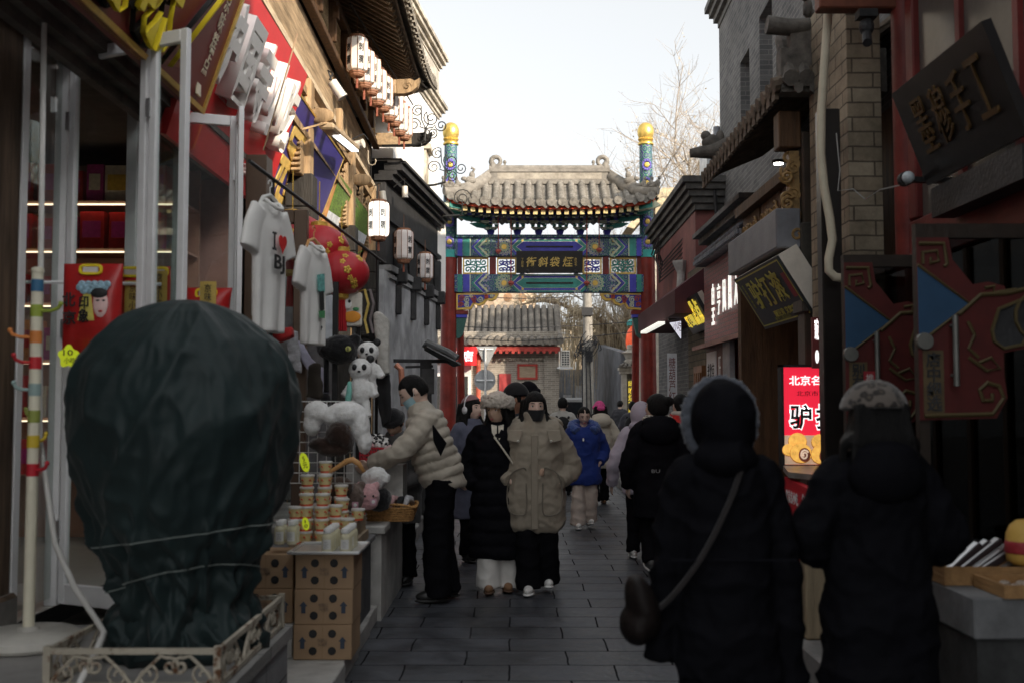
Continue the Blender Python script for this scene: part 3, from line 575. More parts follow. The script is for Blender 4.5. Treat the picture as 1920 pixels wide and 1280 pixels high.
# --- red tile fronted shop
RT=T('red_tile_shop','shop front clad in red scale tiles with glowing white characters','shop',(3,12.8,0))
m=MB(); m.bb(2.56,2.75,11.4,14.15,2.33,3.35); m.build('tile_wall',brick('scale_tile',(.20,.011,.015),(.14,.008,.011),(.03,.004,.004),.11,.055,.006,.35,.8,dirt=.2,spec=.6),RT)
m=MB(); m.bb(2.76,3.3,11.4,14.1,0,3.6); m.build('wall',DARK,RT)
m=MB(); m.prism([(2.40,11.3,2.30),(2.40,14.2,2.30),(2.75,14.2,2.36),(2.75,11.3,2.36)],(0,0,-.05)); m.build('awning_strip',mat('pink_metal',(.24,.10,.08),.5,dirt=.3),RT)
m=MB()
for k in range(40):
    y=11.35+k*.07; m.tube([(2.75,y,3.62),(2.42,y,3.45)],.028,6); m.box((2.42,y+.035,3.40),(.02,.04,.05))
m.bb(2.44,2.8,11.3,14.15,3.36,3.42); m.build('tile_eave',mat('blue_grey_tile',(.12,.13,.15),.6,var=.4),RT)
m=MB(); m.bb(2.5,3.2,11.3,14.2,3.66,3.74); m.bb(2.42,3.2,11.28,14.22,3.745,3.8); m.bb(2.6,3.2,11.35,14.1,3.44,3.655); m.build('cornice',mat('grey_cement',(.12,.12,.12),.85,var=.3,dirt=.4),RT)
for k,(a,zc,h) in enumerate(((13.45,2.80,.52),(13.08,2.83,.38),(12.74,2.84,.38),(12.40,2.85,.40),(12.06,2.86,.38))):
    txt('誉亨凤凰人'[k] if k else '皇',.17,h,(2.55,a,zc),-Y_,Z_,lamp('neon_white',(1,.93,.75),.4),RT,'glowing_character',.012,.0)
m=MB(); m.bb(2.58,2.66,11.35,11.42,.17,2.3); m.bb(2.58,2.66,12.5,12.57,.17,2.3); m.bb(2.58,2.66,11.42,12.5,2.2,2.28); m.bb(2.6,2.64,11.42,12.5,1.75,1.8)
for y in (11.7,12.0,12.25): m.bb(2.6,2.64,y,y+.04,.2,2.2)
m.build('door_frame',RED,RT)
m=MB(); m.bb(2.57,2.7,12.6,14.1,.17,2.29); m.build('side_panel',DRED,RT)
m=MB(); m.bb(2.5,2.56,12.62,13.0,1.2,2.29); q=m.build('menu_board',mat('brown_board',(.10,.035,.025),.6),RT); txt('旺',.14,.28,(2.498,12.82,1.98),-Y_,Z_,WL,q,depth=.003); txt('来一碗',.34,.2,(2.498,12.82,1.45),-Y_,Z_,WL,q,depth=.003)
m=MB(); m.bb(2.49,2.55,12.2,12.6,.8,2.29); m.build('grey_post',mat('pale_grey_metal',(.18,.18,.19),.5),RT)
m=MB(); m.bb(2.50,2.515,13.1,13.7,1.45,2.2); q=m.build('poster',mat('poster_white',(.6,.6,.62),.5,var=.05,bump=0),RT); txt('老北京',.45,.22,(2.498,13.4,1.95),-Y_,Z_,BLK,q,depth=.003); txt('小吃',.36,.25,(2.498,13.4,1.62),-Y_,Z_,DRED,q,depth=.003)
# --- low maroon house with cornice, toward the gate
MH=T('maroon_house','low house with maroon upper wall, black awning and stepped cornice','building',(4,18.5,0))
def XM(Y): return 2.94+.012*(Y-16.8)
m=MB(); m.prism([(XM(16.85),16.85,.0),(XM(21.8),21.8,.0),(6,21.8,.0),(6,16.85,.0)],(0,0,3.3)); m.build('brick_wall',GBRICK,MH)
m=MB(); m.prism([(XM(16.85)-.03,16.8,3.302),(XM(21.8)-.03,21.8,3.302),(6,21.8,3.302),(6,16.8,3.302)],(0,0,1.3)); m.build('maroon_wall',mat('maroon_paint',(.17,.055,.05),.6,var=.15,dirt=.35),MH)
m=MB()
for k in range(5): 
    of=.05+.055*k; m.prism([(XM(16.7)-of,16.75-of,4.604+.1*k),(XM(21.8)-of,21.8,4.604+.1*k),(6,21.8,4.604+.1*k),(6,16.75-of,4.604+.1*k)],(0,0,.097))
m.build('cornice',mat('dark_cornice',(.07,.068,.065),.85,var=.4,dirt=.4),MH)
m=MB(); m.bb(3.2,3.9,17.3,18,5.12,5.75); m.build('skylight',mat('pale_sheet',(.6,.66,.68),.4,bump=0),MH)
# awning
m=MB(); m.prism([(2.93,15.0,3.62),(2.3,15.0,3.15),(2.3,15.0,2.82),(2.93,15.0,2.82)],(0,4.4,0)); m.build('awning',mat('maroon_cloth',(.05,.014,.018),.8,var=.1),MH)
m=MB(); m.bb(2.2,2.3,16.0,18.2,2.74,2.78); m.build('awning_light',lamp('strip_glow',(1,.9,.7),.4),MH)
m=MB(); p=V((2.86,17.9,0)); m.lathe(p+Z_*3.75,[(.08,0),(.15,.16),(.15,.2)],4); m.tube([p+Z_*3.8,p+Z_*3.3+X_*-.03,p+Z_*2.9],.07,10); m.build('downspout',mat('white_downspout',(.36,.35,.34),.6,dirt=.3),MH)
m=MB(); m.bb(2.78,3.0,14.2,16.8,.0,3.6); m.build('rear_pier',brick('pier_brick',(.10,.085,.06),(.15,.12,.085),(.05,.045,.04),.3,.1,.008,dirt=.5),MH)
m=MB(); m.bb(2.72,2.78,15.3,16.0,.17,2.1); 
for k in range(4): m.bb(2.70,2.72,15.35+.15*k,15.42+.15*k,1.7,2.0)
m.build('lattice_door',mat('orange_wood',(.13,.05,.015),.5,var=.3),MH)
m=MB(); m.bb(2.7,2.715,15.45,15.85,1.15,1.65); m.build('door_pane',mat('olive_pane',(.16,.14,.06),.3,bump=0),MH)
# unseen blocks added further right and behind the viewer to cast shade
m=MB(); m.bb(2.9,10,-16,1.2,0,7.6); m.bb(2.6,10,-16,1.3,7.6,7.8); m.build('house',GBRICK,None,label='unseen grey brick house behind the viewer, added to shade the lane',cat='building')
m=MB(); m.bb(4.5,12,1.4,8.2,0,6.5); m.build('house',GBRICK,None,label='unseen plain grey rear wing added behind the red framed shop for shade',cat='building')
m=MB(); m.bb(6.2,13,17.2,20,0,8.5); m.build('house',GBRICK,None,label='unseen tall plain block added behind the maroon house for shade',cat='building')
m=MB(); m.bb(8,14,23.5,27.5,0,7.2); m.build('house',GBRICK,None,label='unseen plain block on the cross street, added to shade the tan brick house',cat='building')
# two distant sunlit gables
for (x,y,lab,s) in ((4.9,30,'nearer sunlit grey gable with carved ridge beyond the gate on the right',1),(6.2,36,'farther sunlit gable with carved ridge behind the bare tree',1.1)):
    t=T('gable_house',lab,'building',(x,y,0))
    m=MB(); m.prism([(x-1.1*s,y,0),(x+2.5*s,y,0),(x+2.5*s,y,6.6*s),(x-.9*s,y,6.6*s)],(0,3,0)); m.build('wall',mat('gable_plaster',(.42,.37,.30),.8,var=.2,dirt=.2),t)
    m=MB(); m.prism([(x-1.7*s,y-.5,6.45*s),(x-.7*s,y-.5,7.55*s),(x+2.6*s,y-.5,7.55*s),(x+2.6*s,y-.5,7.3*s),(x-.75*s,y-.5,7.3*s),(x-1.5*s,y-.5,6.4*s)],(0,4,0))
    for k in range(9): m.tube(spiral((x-.6*s+.3*k,y-.52,6.98*s),X_,Z_,.13,.03,1.3,k),.03,5)
    m.bb(x-.9*s,x+2.5*s,y-.5,y-.45,6.75*s,7.28*s); m.build('carved_roof',mat('tan_ridge',(.36,.29,.18),.8,var=.4),t)
# ================================================================ painted gate
GY=23.0
def gp(px,py,dy=0): return at(px,py,GY)+Y_*dy
BLUE=mat('gate_blue',(.045,.045,.34),.5,var=.2,scale=9,bump=.05,dirt=.25); GREEN=mat('gate_green',(.03,.19,.16),.5,var=.25,scale=9,bump=.05,dirt=.25)
PALE=mat('gate_outline',(.45,.48,.33),.5,var=.15,bump=0); TEAL=mat('gate_teal',(.03,.26,.24),.5,var=.2,bump=0)
SCROLL=painted('scroll_paint',(.03,.17,.14),(.045,.04,.22),(.36,.42,.30),7.5,3.4); SCROLLB=painted('scroll_paint_blue',(.045,.04,.24),(.03,.19,.16),(.36,.42,.30),7.5,3.4,3.3)
COLP=painted('column_paint',(.03,.19,.13),(.06,.05,.24),(.35,.45,.32),6.2,3.2,1.7)
RIDGE=mat('gate_ridge_grey',(.165,.15,.13),.85,var=.35,scale=8,bump=.25,dirt=.2); GT=mat('gate_tile',(.15,.138,.12),.85,var=.5,scale=12,bump=.25,dirt=.25)
DOT=mat('gilt_dot',(.55,.33,.07),.4,.3,.1,bump=0)
def gate_column(lab,xt,xb,mir):
    top=gp(xt,300); bot=gp(xb,900); bot.z=0; ax=(top-bot).normalized(); Q=lambda z:bot+ax*(z/ax.z)
    o=T('gate_column',lab,'gate column',bot)
    m=MB(); m.lathe(bot,[(.42,0),(.42,.14),(.36,.22),(.30,.30)],20); m.build('stone_base',STONE,o,smooth=50)
    zr=gp(xb,484).z
    m=MB(); m.tube([Q(.29),Q(1.5),Q(3),Q(zr)],[.178,.175,.172,.17],22); m.build('red_shaft',RED,o,smooth=50)
    zt=gp(xt,272).z
    m=MB(); m.tube([Q(zr+.001),Q(zr+.16)],.177,22); m.build('band',TEAL,o,smooth=50)
    m=MB(); m.tube([Q(zr+.162),Q(zr+1.0),Q(zt)],[.162,.15,.138],22)
    # paint laid out round the column
    me=m; c=me.build('painted_shaft',COLP,o,smooth=50); uv=c.data.uv_layers[0].data
    for p in c.data.polygons:
        for li in p.loop_indices:
            co=c.data.vertices[c.data.loops[li].vertex_index].co; mid=p.center; a=math.atan2(co.x-(Q(co.z).x-bot.x),-(co.y)); am=math.atan2(mid.x-(Q(mid.z).x-bot.x),-mid.y)
            if a-am>3: a-=6.283
            if a-am<-3: a+=6.283
            uv[li].uv=(a*.16,co.z)
    m=MB(); z=zr+.33; k=0
    while z<zt-.1:
        c=Q(z)+V((0,-.166,0))
        m.mi=1
        for j in range(12): a=j*math.pi/6; cc=c+V((.082*math.cos(a),.0,.1*math.sin(a))); cc.y+=.03*(math.cos(a))**2; m.ell(cc,(.026,.012,.032),8,4)
        m.mi=0; m.lathe(c+Y_*.01,[(.052,0),(.052,.018),(.03,.024)],14,Matrix.Rotation(R(90),3,'X')); z+=.40 if k%2 else .44; k+=1
    m.build('painted_flower',[DOT,mat('flower_purple',(.10,.08,.34),.5,bump=0)],o)
    zf=zt; 
    m=MB(); m.lathe(Q(zf),[(a*.87,b) for a,b in [(.16,-.02),(.195,0),(.195,.03),(.16,.05),(.17,.08),(.19,.10),(.165,.125),(.175,.15),(.20,.21),(.208,.28),(.198,.35),(.165,.42),(.11,.465),(.05,.487),(0,.49)]],24)
    for j in range(22): a=j*2*math.pi/22; m.ell(Q(zf)+V((.155*math.cos(a),.155*math.sin(a),.125)),.016,6,4)
    m.build('gilt_finial',GOLD,o,smooth=50)
    # teal beam end pokes through on the outer side
    for py in (474,540):
        c=gp(xb,py); m=MB(); m.box(c+X_*mir*.28,(.24,.16,.17)); q=m.build('beam_end',TEAL,o,bevel=.01); m=MB(); m.box(c+X_*mir*.3+Y_*-.084,(.14,.006,.03)); m.build('slot',BLK,q)
    # rear brace
    return o
GA=[gate_column('left column of the painted gate, gilt ball on top',845,838,-1),gate_column('right column of the painted gate, gilt ball on top',1211,1218,1)]
for lab,a,b in (('red rear brace leaning behind the left gate column',(862,548),(866,868)),('red rear brace leaning behind the right gate column',(1193,548),(1190,868))):
    p0=at(*a,GY+.28); p1=at(*b,GY+.75); p1.z=0
    m=MB(); m.tube([p1,p0],.085,16); m.build('gate_brace',RED,None,smooth=50,label=lab,cat='brace')
# ---- beams
XL,XR=gp(857,500).x,gp(1203,500).x
def gbeam(lab,pt,pb,bgm,core,border,rows):
    zt,zb=gp(1030,pt).z,gp(1030,pb).z; h=zt-zb; zc=(zt+zb)/2; yf=GY-.14; xc=(XL+XR)/2; W=(XR-XL)/2
    o=T('gate_beam',lab,'gate beam',(xc,GY,zb)); m=MB(); m.bb(XL-.05,XR+.05,yf,GY+.14,zb,zt); m.build('beam_core',bgm,o,bevel=.012)
    def pan(name,poly,mt,lay):
        m=MB()
        for sgn in ((1,-1) if lay>0 else (1,)): m.prism([(xc+sgn*x,yf-.004*abs(lay),zc+z) for x,z in poly],(0,.003,0))
        return m.build(name,mt,o)
    hh=h/2
    # end bands, chevrons and centre cartouche (mirrored pairs share one painted part)
    pan('end_band',[(W-.02,-hh),(W-.02,hh),(W-.12,hh),(W-.12,-hh)],border,1)
    pan('end_band',[(W-.14,-hh),(W-.14,hh),(W-.28,hh),(W-.28,-hh)],core,1)
    pan('end_band',[(W-.28,-hh),(W-.28,hh),(W-.30,hh),(W-.30,-hh)],PALE,1)
    for i,(mt,d) in enumerate(((border,0),(PALE,.055),(core,.07),(PALE,.15))):
        pan('chevron',[(W-.34-d,hh),(W-.45-d,hh),(W-.62-d,0),(W-.45-d,-hh),(W-.34-d,-hh),(W-.51-d,0)] if False else [(W-.55-d,hh),(W-.36-d,0),(W-.55-d,-hh),(W-.50-d,-hh),(W-.31-d,0),(W-.50-d,hh)],mt,2+i)
    s=W*.385
    for i,(mt,d) in enumerate(((border,.0),(PALE,.055),(core,.07),(PALE,.145),(border if rows else core,.16))):
        f=(hh-.0)-d*.55; e=s-d*.9
        poly=[(-e-.12+d*.2,0),(-e+.06,f),(e-.06,f),(e+.12-d*.2,0),(e-.06,-f),(-e+.06,-f)]
        pan('cartouche',poly,mt,-(2+i))
    m=MB(); m.bb(xc-s*.66,xc+s*.66,yf-.034,yf-.03,zc-.018,zc+.018); m.build('cartouche_line',BLK,o)
    # rosettes
    for sgn in (-1,1):
        for xx,big in ((W-1.02,1),):
            c=V((xc+sgn*xx,yf-.004,zc)); m=MB()
            for ring,(rad,n,r) in enumerate(((.155,14,.046),(.085,10,.034))):
                for j in range(n):
                    a=j*2*math.pi/n; q=c+V((rad*math.cos(a),0,rad*math.sin(a))); m.mi=ring%2; m.lathe(q,[(r,0),(r,.004+ring*.003)],10,Matrix.Rotation(R(90),3,'X'))
                    m.mi=2; m.tube(spiral(q-Y_*(.008+.003*ring),X_,Z_,r*.85,r*.15,1.3,a,12),.008,4)
            m.mi=3; m.lathe(c,[(.066,0),(.056,.016)],14,Matrix.Rotation(R(90),3,'X')); m.build('rosette',[border,core,PALE,DOT],o)
        for xx,zz in ((W-1.42,hh*.9),(W-1.42,-hh*.9),(W-.62,hh*.9),(W-.62,-hh*.9)):
            c=V((xc+sgn*xx,yf-.004,zc+zz*.72)); m=MB(); 
            for j in range(9):
                a=j*2*math.pi/9; q=c+V((.075*math.cos(a),0,.075*math.sin(a)))
                m.mi=0; m.lathe(q,[(.03,0),(.03,.004)],8,Matrix.Rotation(R(90),3,'X')); m.mi=1; m.tube(spiral(q-Y_*.006,X_,Z_,.026,.006,1.2,a,10),.005,4)
            m.mi=2; m.lathe(c,[(.032,0),(.026,.014)],10,Matrix.Rotation(R(90),3,'X')); m.build('half_rosette',[core,PALE,DOT],o)
    return o,zt,zb
b1,z1t,z1b=gbeam('upper painted beam of the gate with blue centre panel',448,482,SCROLL,GREEN,BLUE,1)
b2,z2t,z2b=gbeam('lower painted beam of the gate with green centre panel',516,549,SCROLLB,BLUE,GREEN,1)
m=MB(); m.bb(XL,XR,GY-.2,GY+.2,z1t+.002,z1t+.06); m.build('gate_plate',painted('plate_paint',(.04,.04,.2),(.03,.19,.16),(.3,.35,.25),9,2.4),None,label='thin painted plate lying on the upper gate beam',cat='gate beam')
# ---- lattice screens between the beams
def lattice(lab,p0,p1,mt):
    a,b=gp(p0,488),gp(p1,515); o=T('lattice_screen',lab,'lattice screen',((a.x+b.x)/2,GY,b.z))
    x0,x1,za,zb=a.x,b.x,z2t+.02,z1b-.02
    m=MB(); 
    for q in ((x0,x1,za,za+.03),(x0,x1,zb-.03,zb),(x0,x0+.03,za+.031,zb-.031),(x1-.03,x1,za+.031,zb-.031)): m.bb(q[0],q[1],GY-.04,GY+.04,q[2],q[3])
    m.build('screen_frame',DOT,o); m=MB(); xc=(x0+x1)/2; zc=(za+zb)/2; w,h=(x1-x0)/2-.03,(zb-za)/2-.03
    for sx in (-1,1):
        for sz in (-1,1):
            m.tube(spiral((xc+sx*w*.68,GY,zc+sz*h*.55),X_*sx,Z_*sz,w*.3,w*.06,1.2,2.2,20),.017,6)
            m.tube(spiral((xc+sx*w*.22,GY,zc+sz*h*.5),X_*-sx,Z_*sz,w*.26,w*.06,1.1,3.0,20),.015,6)
    m.tube([(x0+.03,GY,zc),(xc-w*.4,GY,zc+.03),(xc,GY,zc),(xc+w*.4,GY,zc-.03),(x1-.03,GY,zc)],.015,6)
    m.tube([(xc,GY,zc-h),(xc+.02,GY,zc),(xc,GY,zc+h)],.015,6)
    m.build('scrollwork',mt,o)
lattice('leftmost green scroll lattice screen between the gate beams',868,916,GREEN); lattice('blue scroll lattice screen left of the gate plaque',932,968,BLUE)
lattice('blue scroll lattice screen right of the gate plaque',1092,1128,BLUE); lattice('rightmost green scroll lattice screen between the gate beams',1143,1192,GREEN)
for lab,xa,xb in (('short post left of the gate plaque',918,930),('short post right of the gate plaque',1130,1141),('short red panel beside the left gate column',858,866),('short red panel beside the right gate column',1194,1203)):
    a,b=gp(xa,500).x,gp(xb,500).x; m=MB(); m.bb(a,b,GY-.1,GY+.1,z2t+.002,z1b-.002); m.build('gate_stud',DRED,None,bevel=.01,label=lab,cat='gate post')
# ---- plaque
a,b=gp(968,475,-.32),gp(1091,515,-.22); o=T('gate_plaque','black plaque with gold brush characters hung on the gate','plaque',((a.x+b.x)/2,GY-.3,b.z))
m=MB(); m.prism([(a.x,GY-.36,a.z),(b.x,GY-.36,a.z),(b.x,GY-.26,b.z),(a.x,GY-.26,b.z)],(0,.05,0)); m.build('board',mat('plaque_black',(.02,.019,.018),.45,var=.2,bump=.02),o,bevel=.008)
upv=V((0,-.1,a.z-b.z)).normalized(); gl=mat('plaque_gold',(.62,.42,.12),.4,.3,.1,bump=0)
for ch,px in zip('街斜袋煙',(995,1017,1038,1062)): txt(ch,.21,.21,(gp(px,0).x,GY-.315,(a.z+b.z)/2),X_,upv,gl,o,depth=.008,bold=.012,slant=.12)
txt('丁卯年',.05,.2,(gp(979,0).x,GY-.315,(a.z+b.z)/2-.02),X_,upv,gl,o,depth=.004,vert=True); txt('启功书',.05,.18,(gp(1076,0).x,GY-.315,(a.z+b.z)/2),X_,upv,gl,o,depth=.004,vert=True)
m=MB()
for px in (988,1076): m.ell((gp(px,0).x,GY-.28,b.z+.03),(.045,.03,.045),10,6)
m.build('boss',BLK,o,smooth=True)
# ---- carved corner brackets (spandrels) and hanging leg boards under the lower beam
for lab,sg,x0 in (('carved gilt edged spandrel under the beam at the left gate column',1,856),('carved gilt edged spandrel under the beam at the right gate column',-1,1204)):
    X=lambda d:gp(x0,560).x+sg*d/87.; Zp=lambda py:gp(1030,py).z
    o=T('gate_spandrel',lab,'carved bracket',(X(10),GY,Zp(580)))
    out=[(0,551),(80,551),(74,562),(66,565),(58,563),(52,571),(42,574),(34,570),(28,580),(0,582)]
    m=MB(); m.prism([(X(d),GY-.08,Zp(y)) for d,y in out],(0,.16,0)); m.build('board',DOT,o)
    inn=[(3,554),(73,554),(68,560),(60,560),(54,559),(49,567),(41,570),(32,566),(26,576),(3,578)]
    m=MB(); m.prism([(X(d),GY-.086,Zp(y)) for d,y in inn],(0,.005,0)); m.build('inner_board',BLUE,o)
    m=MB()
    for k,(d,y,r) in enumerate(((10,561,6),(20,563,6),(33,560,6),(45,562,6),(56,557,4),(66,556,3),(8,572,5),(20,573,5),(34,566,3),(28,556,3))):
        m.mi=k%2; m.tube(spiral((X(d),GY-.092,Zp(y)),X_,Z_,r/87,.01,1.6,k),.013,5)
    m.build('carving',[mat('carve_red',(.3,.05,.03),.5,bump=0),PALE],o)
    m=MB(); m.bb(X(0),X(22),GY-.1,GY+.1,Zp(590),Zp(583)); m.mi=1; m.bb(X(0),X(20),GY-.09,GY+.09,Zp(596),Zp(590.5)); m.build('saddle',[DRED,BLUE],o)
    m=MB(); m.prism([(X(0),GY-.07,Zp(597)),(X(19),GY-.07,Zp(597)),(X(12),GY-.07,Zp(628)),(X(6),GY-.07,Zp(634)),(X(0),GY-.07,Zp(634))],(0,.14,0)); m.build('leg_board',painted('leg_paint',(.03,.13,.11),(.02,.08,.07),(.1,.25,.2),22,3),o)
# ---- dougong bracket sets
DW=[BLUE,GREEN,PALE,DOT,mat('bracket_dark',(.03,.035,.06),.7,bump=0)]
zb0=z1t+.062; ztop=gp(1030,404).z
def dougong(px,lab,wd=.2,side=0):
    x=gp(px,440).x; o=T('bracket_set',lab,'bracket set',(x,GY,zb0),'timber bracket sets under the gate roof'); m=MB()
    m.mi=0; m.prism([(x-.05,GY-.1,zb0),(x+.05,GY-.1,zb0),(x+.085,GY-.14,zb0+.1),(x-.085,GY-.14,zb0+.1)],(0,.2,0)); m.build('seat_block',DW,o)
    n=3; dh=(ztop-zb0-.1)/n
    for k in range(n):
        z=zb0+.102+dh*k; wk=.17+.06*k; ycl=GY-.16-.13*k; m=MB()
        c1=k%2
        for (xx,w_,zz,hh) in ((x,wk*2,z,dh*.5),):
            m.mi=c1; m.prism([(xx-w_/2,ycl-.06,zz+hh),(xx+w_/2,ycl-.06,zz+hh),(xx+w_/2-.06,ycl-.06,zz),(xx-w_/2+.06,ycl-.06,zz)],(0,.1,0))
            m.mi=2; e=.026
            for q in ([(xx-w_/2,zz+hh),(xx+w_/2,zz+hh),(xx+w_/2-.012,zz+hh-e),(xx-w_/2+.012,zz+hh-e)],[(xx-w_/2+.06,zz),(xx+w_/2-.06,zz),(xx+w_/2-.048,zz+e),(xx-w_/2+.048,zz+e)],[(xx-w_/2,zz+hh),(xx-w_/2+.06,zz),(xx-w_/2+.085,zz),(xx-w_/2+.025,zz+hh)],[(xx+w_/2,zz+hh),(xx+w_/2-.06,zz),(xx+w_/2-.085,zz),(xx+w_/2-.025,zz+hh)]):
                m.prism([(a,ycl-.064,b) for a,b in q],(0,.003,0))
        for dx in (-wk*.75,0,wk*.75):
            m.mi=1-c1; m.prism([(x+dx-.045,ycl-.075,z+dh*.98),(x+dx+.045,ycl-.075,z+dh*.98),(x+dx+.03,ycl-.075,z+dh*.55),(x+dx-.03,ycl-.075,z+dh*.55)],(0,.12,0))
            m.mi=2; m.bb(x+dx-.045,x+dx+.045,ycl-.079,ycl-.0755,z+dh*.9,z+dh*.98)
        m.mi=1-c1; m.prism([(x-.03,ycl-.2,z+.0),(x+.03,ycl-.2,z+.0),(x+.03,ycl-.1,z+dh*.6),(x-.03,ycl-.1,z+dh*.6)],(0,.5,0)); m.mi=2; m.prism([(x-.03,ycl-.204,z),(x+.03,ycl-.204,z),(x+.022,ycl-.2,z+.018),(x-.022,ycl-.2,z+.018)],(0,.003,0))
        m.mi=4; m.bb(x-.03,x+.03,GY-.1,GY+.3,z,z+dh)
        m.build('bracket_tier',DW,o)
    if side:
        for k in range(3):
            z=zb0+.12+dh*k; m=MB(); m.mi=1; e=.3+.22*k
            m.prism([(x,GY-.18-.08*k,z),(x+side*e,GY-.3-.14*k,z+.03),(x+side*(e+.14),GY-.34-.14*k,z+.1),(x+side*e*.9,GY-.3-.14*k,z+.13),(x,GY-.18-.08*k,z+.12)],(0,.1,0)); m.mi=2; m.prism([(x,GY-.184-.08*k,z+.1),(x+side*e*.9,GY-.304-.14*k,z+.115),(x+side*e*.9,GY-.304-.14*k,z+.13),(x,GY-.184-.08*k,z+.12)],(0,.003,0)); m.build('corner_arm',DW,o)
    return o
for i,px in enumerate((920,970,1010,1050,1088,1138)):
    dougong(px,['corner bracket set under the left end of the gate roof','second bracket set from the left under the gate roof','third bracket set from the left under the gate roof','third bracket set from the right under the gate roof','second bracket set from the right under the gate roof','corner bracket set under the right end of the gate roof'][i],side={0:-1,5:1}.get(i,0))
# ---- roof
RO=T('gate_roof','grey tiled hip roof of the painted gate with curled ridge ornaments','gate roof',(gp(1030,350).x,GY,ztop))
xc=gp(1030,350).x; ED=1.05; HW=gp(1222,380).x-xc   # eave overhang and half length
def eave(x): t=abs(x-xc)/HW; return at(1030,383,GY-ED).z+.16*t**3
zr0=gp(1030,346).z; RW=gp(1143,346).x-xc
m=MB()
def rf(a,b,sy=-1):   # a along eave -1..1, b 0 eave ->1 ridge
    xe=xc+a*HW; xr=xc+a*RW; x=lerp(xe,xr,b); z=lerp(eave(xe)+.02,zr0,b)-.10*math.sin(b*math.pi); y=GY+sy*lerp(ED,.08,b); return V((x,y,z))
for sy in (-1,1): m.grid(lambda u,v:rf(u*2-1,v,sy),28,6)
for sx in (-1,1): m.grid(lambda u,v:V((lerp(xc+sx*HW,xc+sx*RW,v),lerp(-ED*lerp(1,.08,v),ED*lerp(1,.08,v),u)+GY,lerp(eave(xc+sx*HW)+.02,zr0,v)-.1*math.sin(v*math.pi))),6,6)
m.build('roof_bed',GT,RO)
m=MB(); NR=19
for sy in (-1,1):
    for k in range(NR):
        xe=xc+(-1+2*(k+.5)/NR)*HW*.985; bmax=1.0
        if abs(xe-xc)>RW: bmax=max(.12,(HW-abs(xe-xc))/(HW-RW))
        pts=[]
        for i in range(7):
            b=bmax*i/6*.97; z0=eave(xe)+.02; z=lerp(z0,zr0,b)-.10*math.sin(b*math.pi); pts.append((xe,GY+sy*lerp(ED,.08,b),z+.03))
        pts=[(xe,GY+sy*(ED+.06),pts[0][2]-.02)]+pts; m.tube(pts,.075,9)
        q=V(pts[0]); m.tube([q+Y_*sy*-.0,q+Y_*sy*.03],.088,12)
        if k<NR-1:
            xm=xc+(-1+2*(k+1)/NR)*HW*.985; z=eave(xm); pr=[(-.12,.06),(.12,.06),(.11,-.02),(.05,-.07),(0,-.11),(-.05,-.07),(-.11,-.02)]
            m.prism([(xm+a,GY+sy*(ED+.05),z+b+.01) for a,b in pr],(0,.03,0))
m.build('tile_rib',GT,RO,smooth=45)
m=MB(); m.grid(lambda u,v:V((xc+(u*2-1)*HW*.97,GY-ED+.02+.35*v,eave(xc+(u*2-1)*HW*.97)-.10-.0*v)),24,1); m.grid(lambda u,v:V((xc+(u*2-1)*HW*.97,GY-ED+.02,eave(xc+(u*2-1)*HW*.97)-.10+.12*v)),24,1)
m.build('red_eave_board',mat('eave_vermilion',(.50,.045,.012),.5,var=.2,bump=0),RO)
m=MB()
for k in range(23):
    x=xc+(-1+2*(k+.5)/23)*HW*.84; z=eave(x)-.15; yk=GY-ED+.1; m.mi=0; m.bb(x-.04,x+.04,yk,yk+.75,z-.045,z+.05); m.mi=1; m.bb(x-.045,x+.045,yk-.006,yk-.002,z-.05,z+.052); m.mi=0; m.bb(x-.028,x+.028,yk+.22,yk+.8,z-.08,z-.05); m.mi=2; m.bb(x-.03,x+.03,yk+.214,yk+.218,z-.085,z-.05)
m.build('rafter_end',[BLK,mat('rafter_gold',(.55,.42,.18),.5,bump=0),PALE],RO)
m=MB(); m.bb(xc-RW-.45,xc+RW+.45,GY-.62,GY-.5,ztop-.08,ztop+.05); m.bb(xc-RW-.3,xc+RW+.3,GY-.5,GY+.5,ztop+.02,ztop+.06); m.build('eave_purlin',BLUE,RO)
# corner beams
for sx in (-1,1):
    x=xc+sx*HW; m=MB(); z=eave(x)-.18; m.mi=0
    m.prism([(x-sx*1.0,GY-ED+.6,z-.12),(x-sx*.1,GY-ED+.02,z-.06),(x+sx*.05,GY-ED-.03,z),(x-sx*.1,GY-ED+.02,z+.12),(x-sx*1.0,GY-ED+.6,z+.08)],(0,.16,0)); m.mi=1
    m.prism([(x-sx*.9,GY-ED+.5,z-.1),(x-sx*.12,GY-ED-.0,z-.04),(x-sx*.12,GY-ED-.0,z+.09),(x-sx*.9,GY-ED+.5,z+.05)],(0,.01,0)); m.build('corner_beam',[DOT if False else PALE,GREEN],RO)
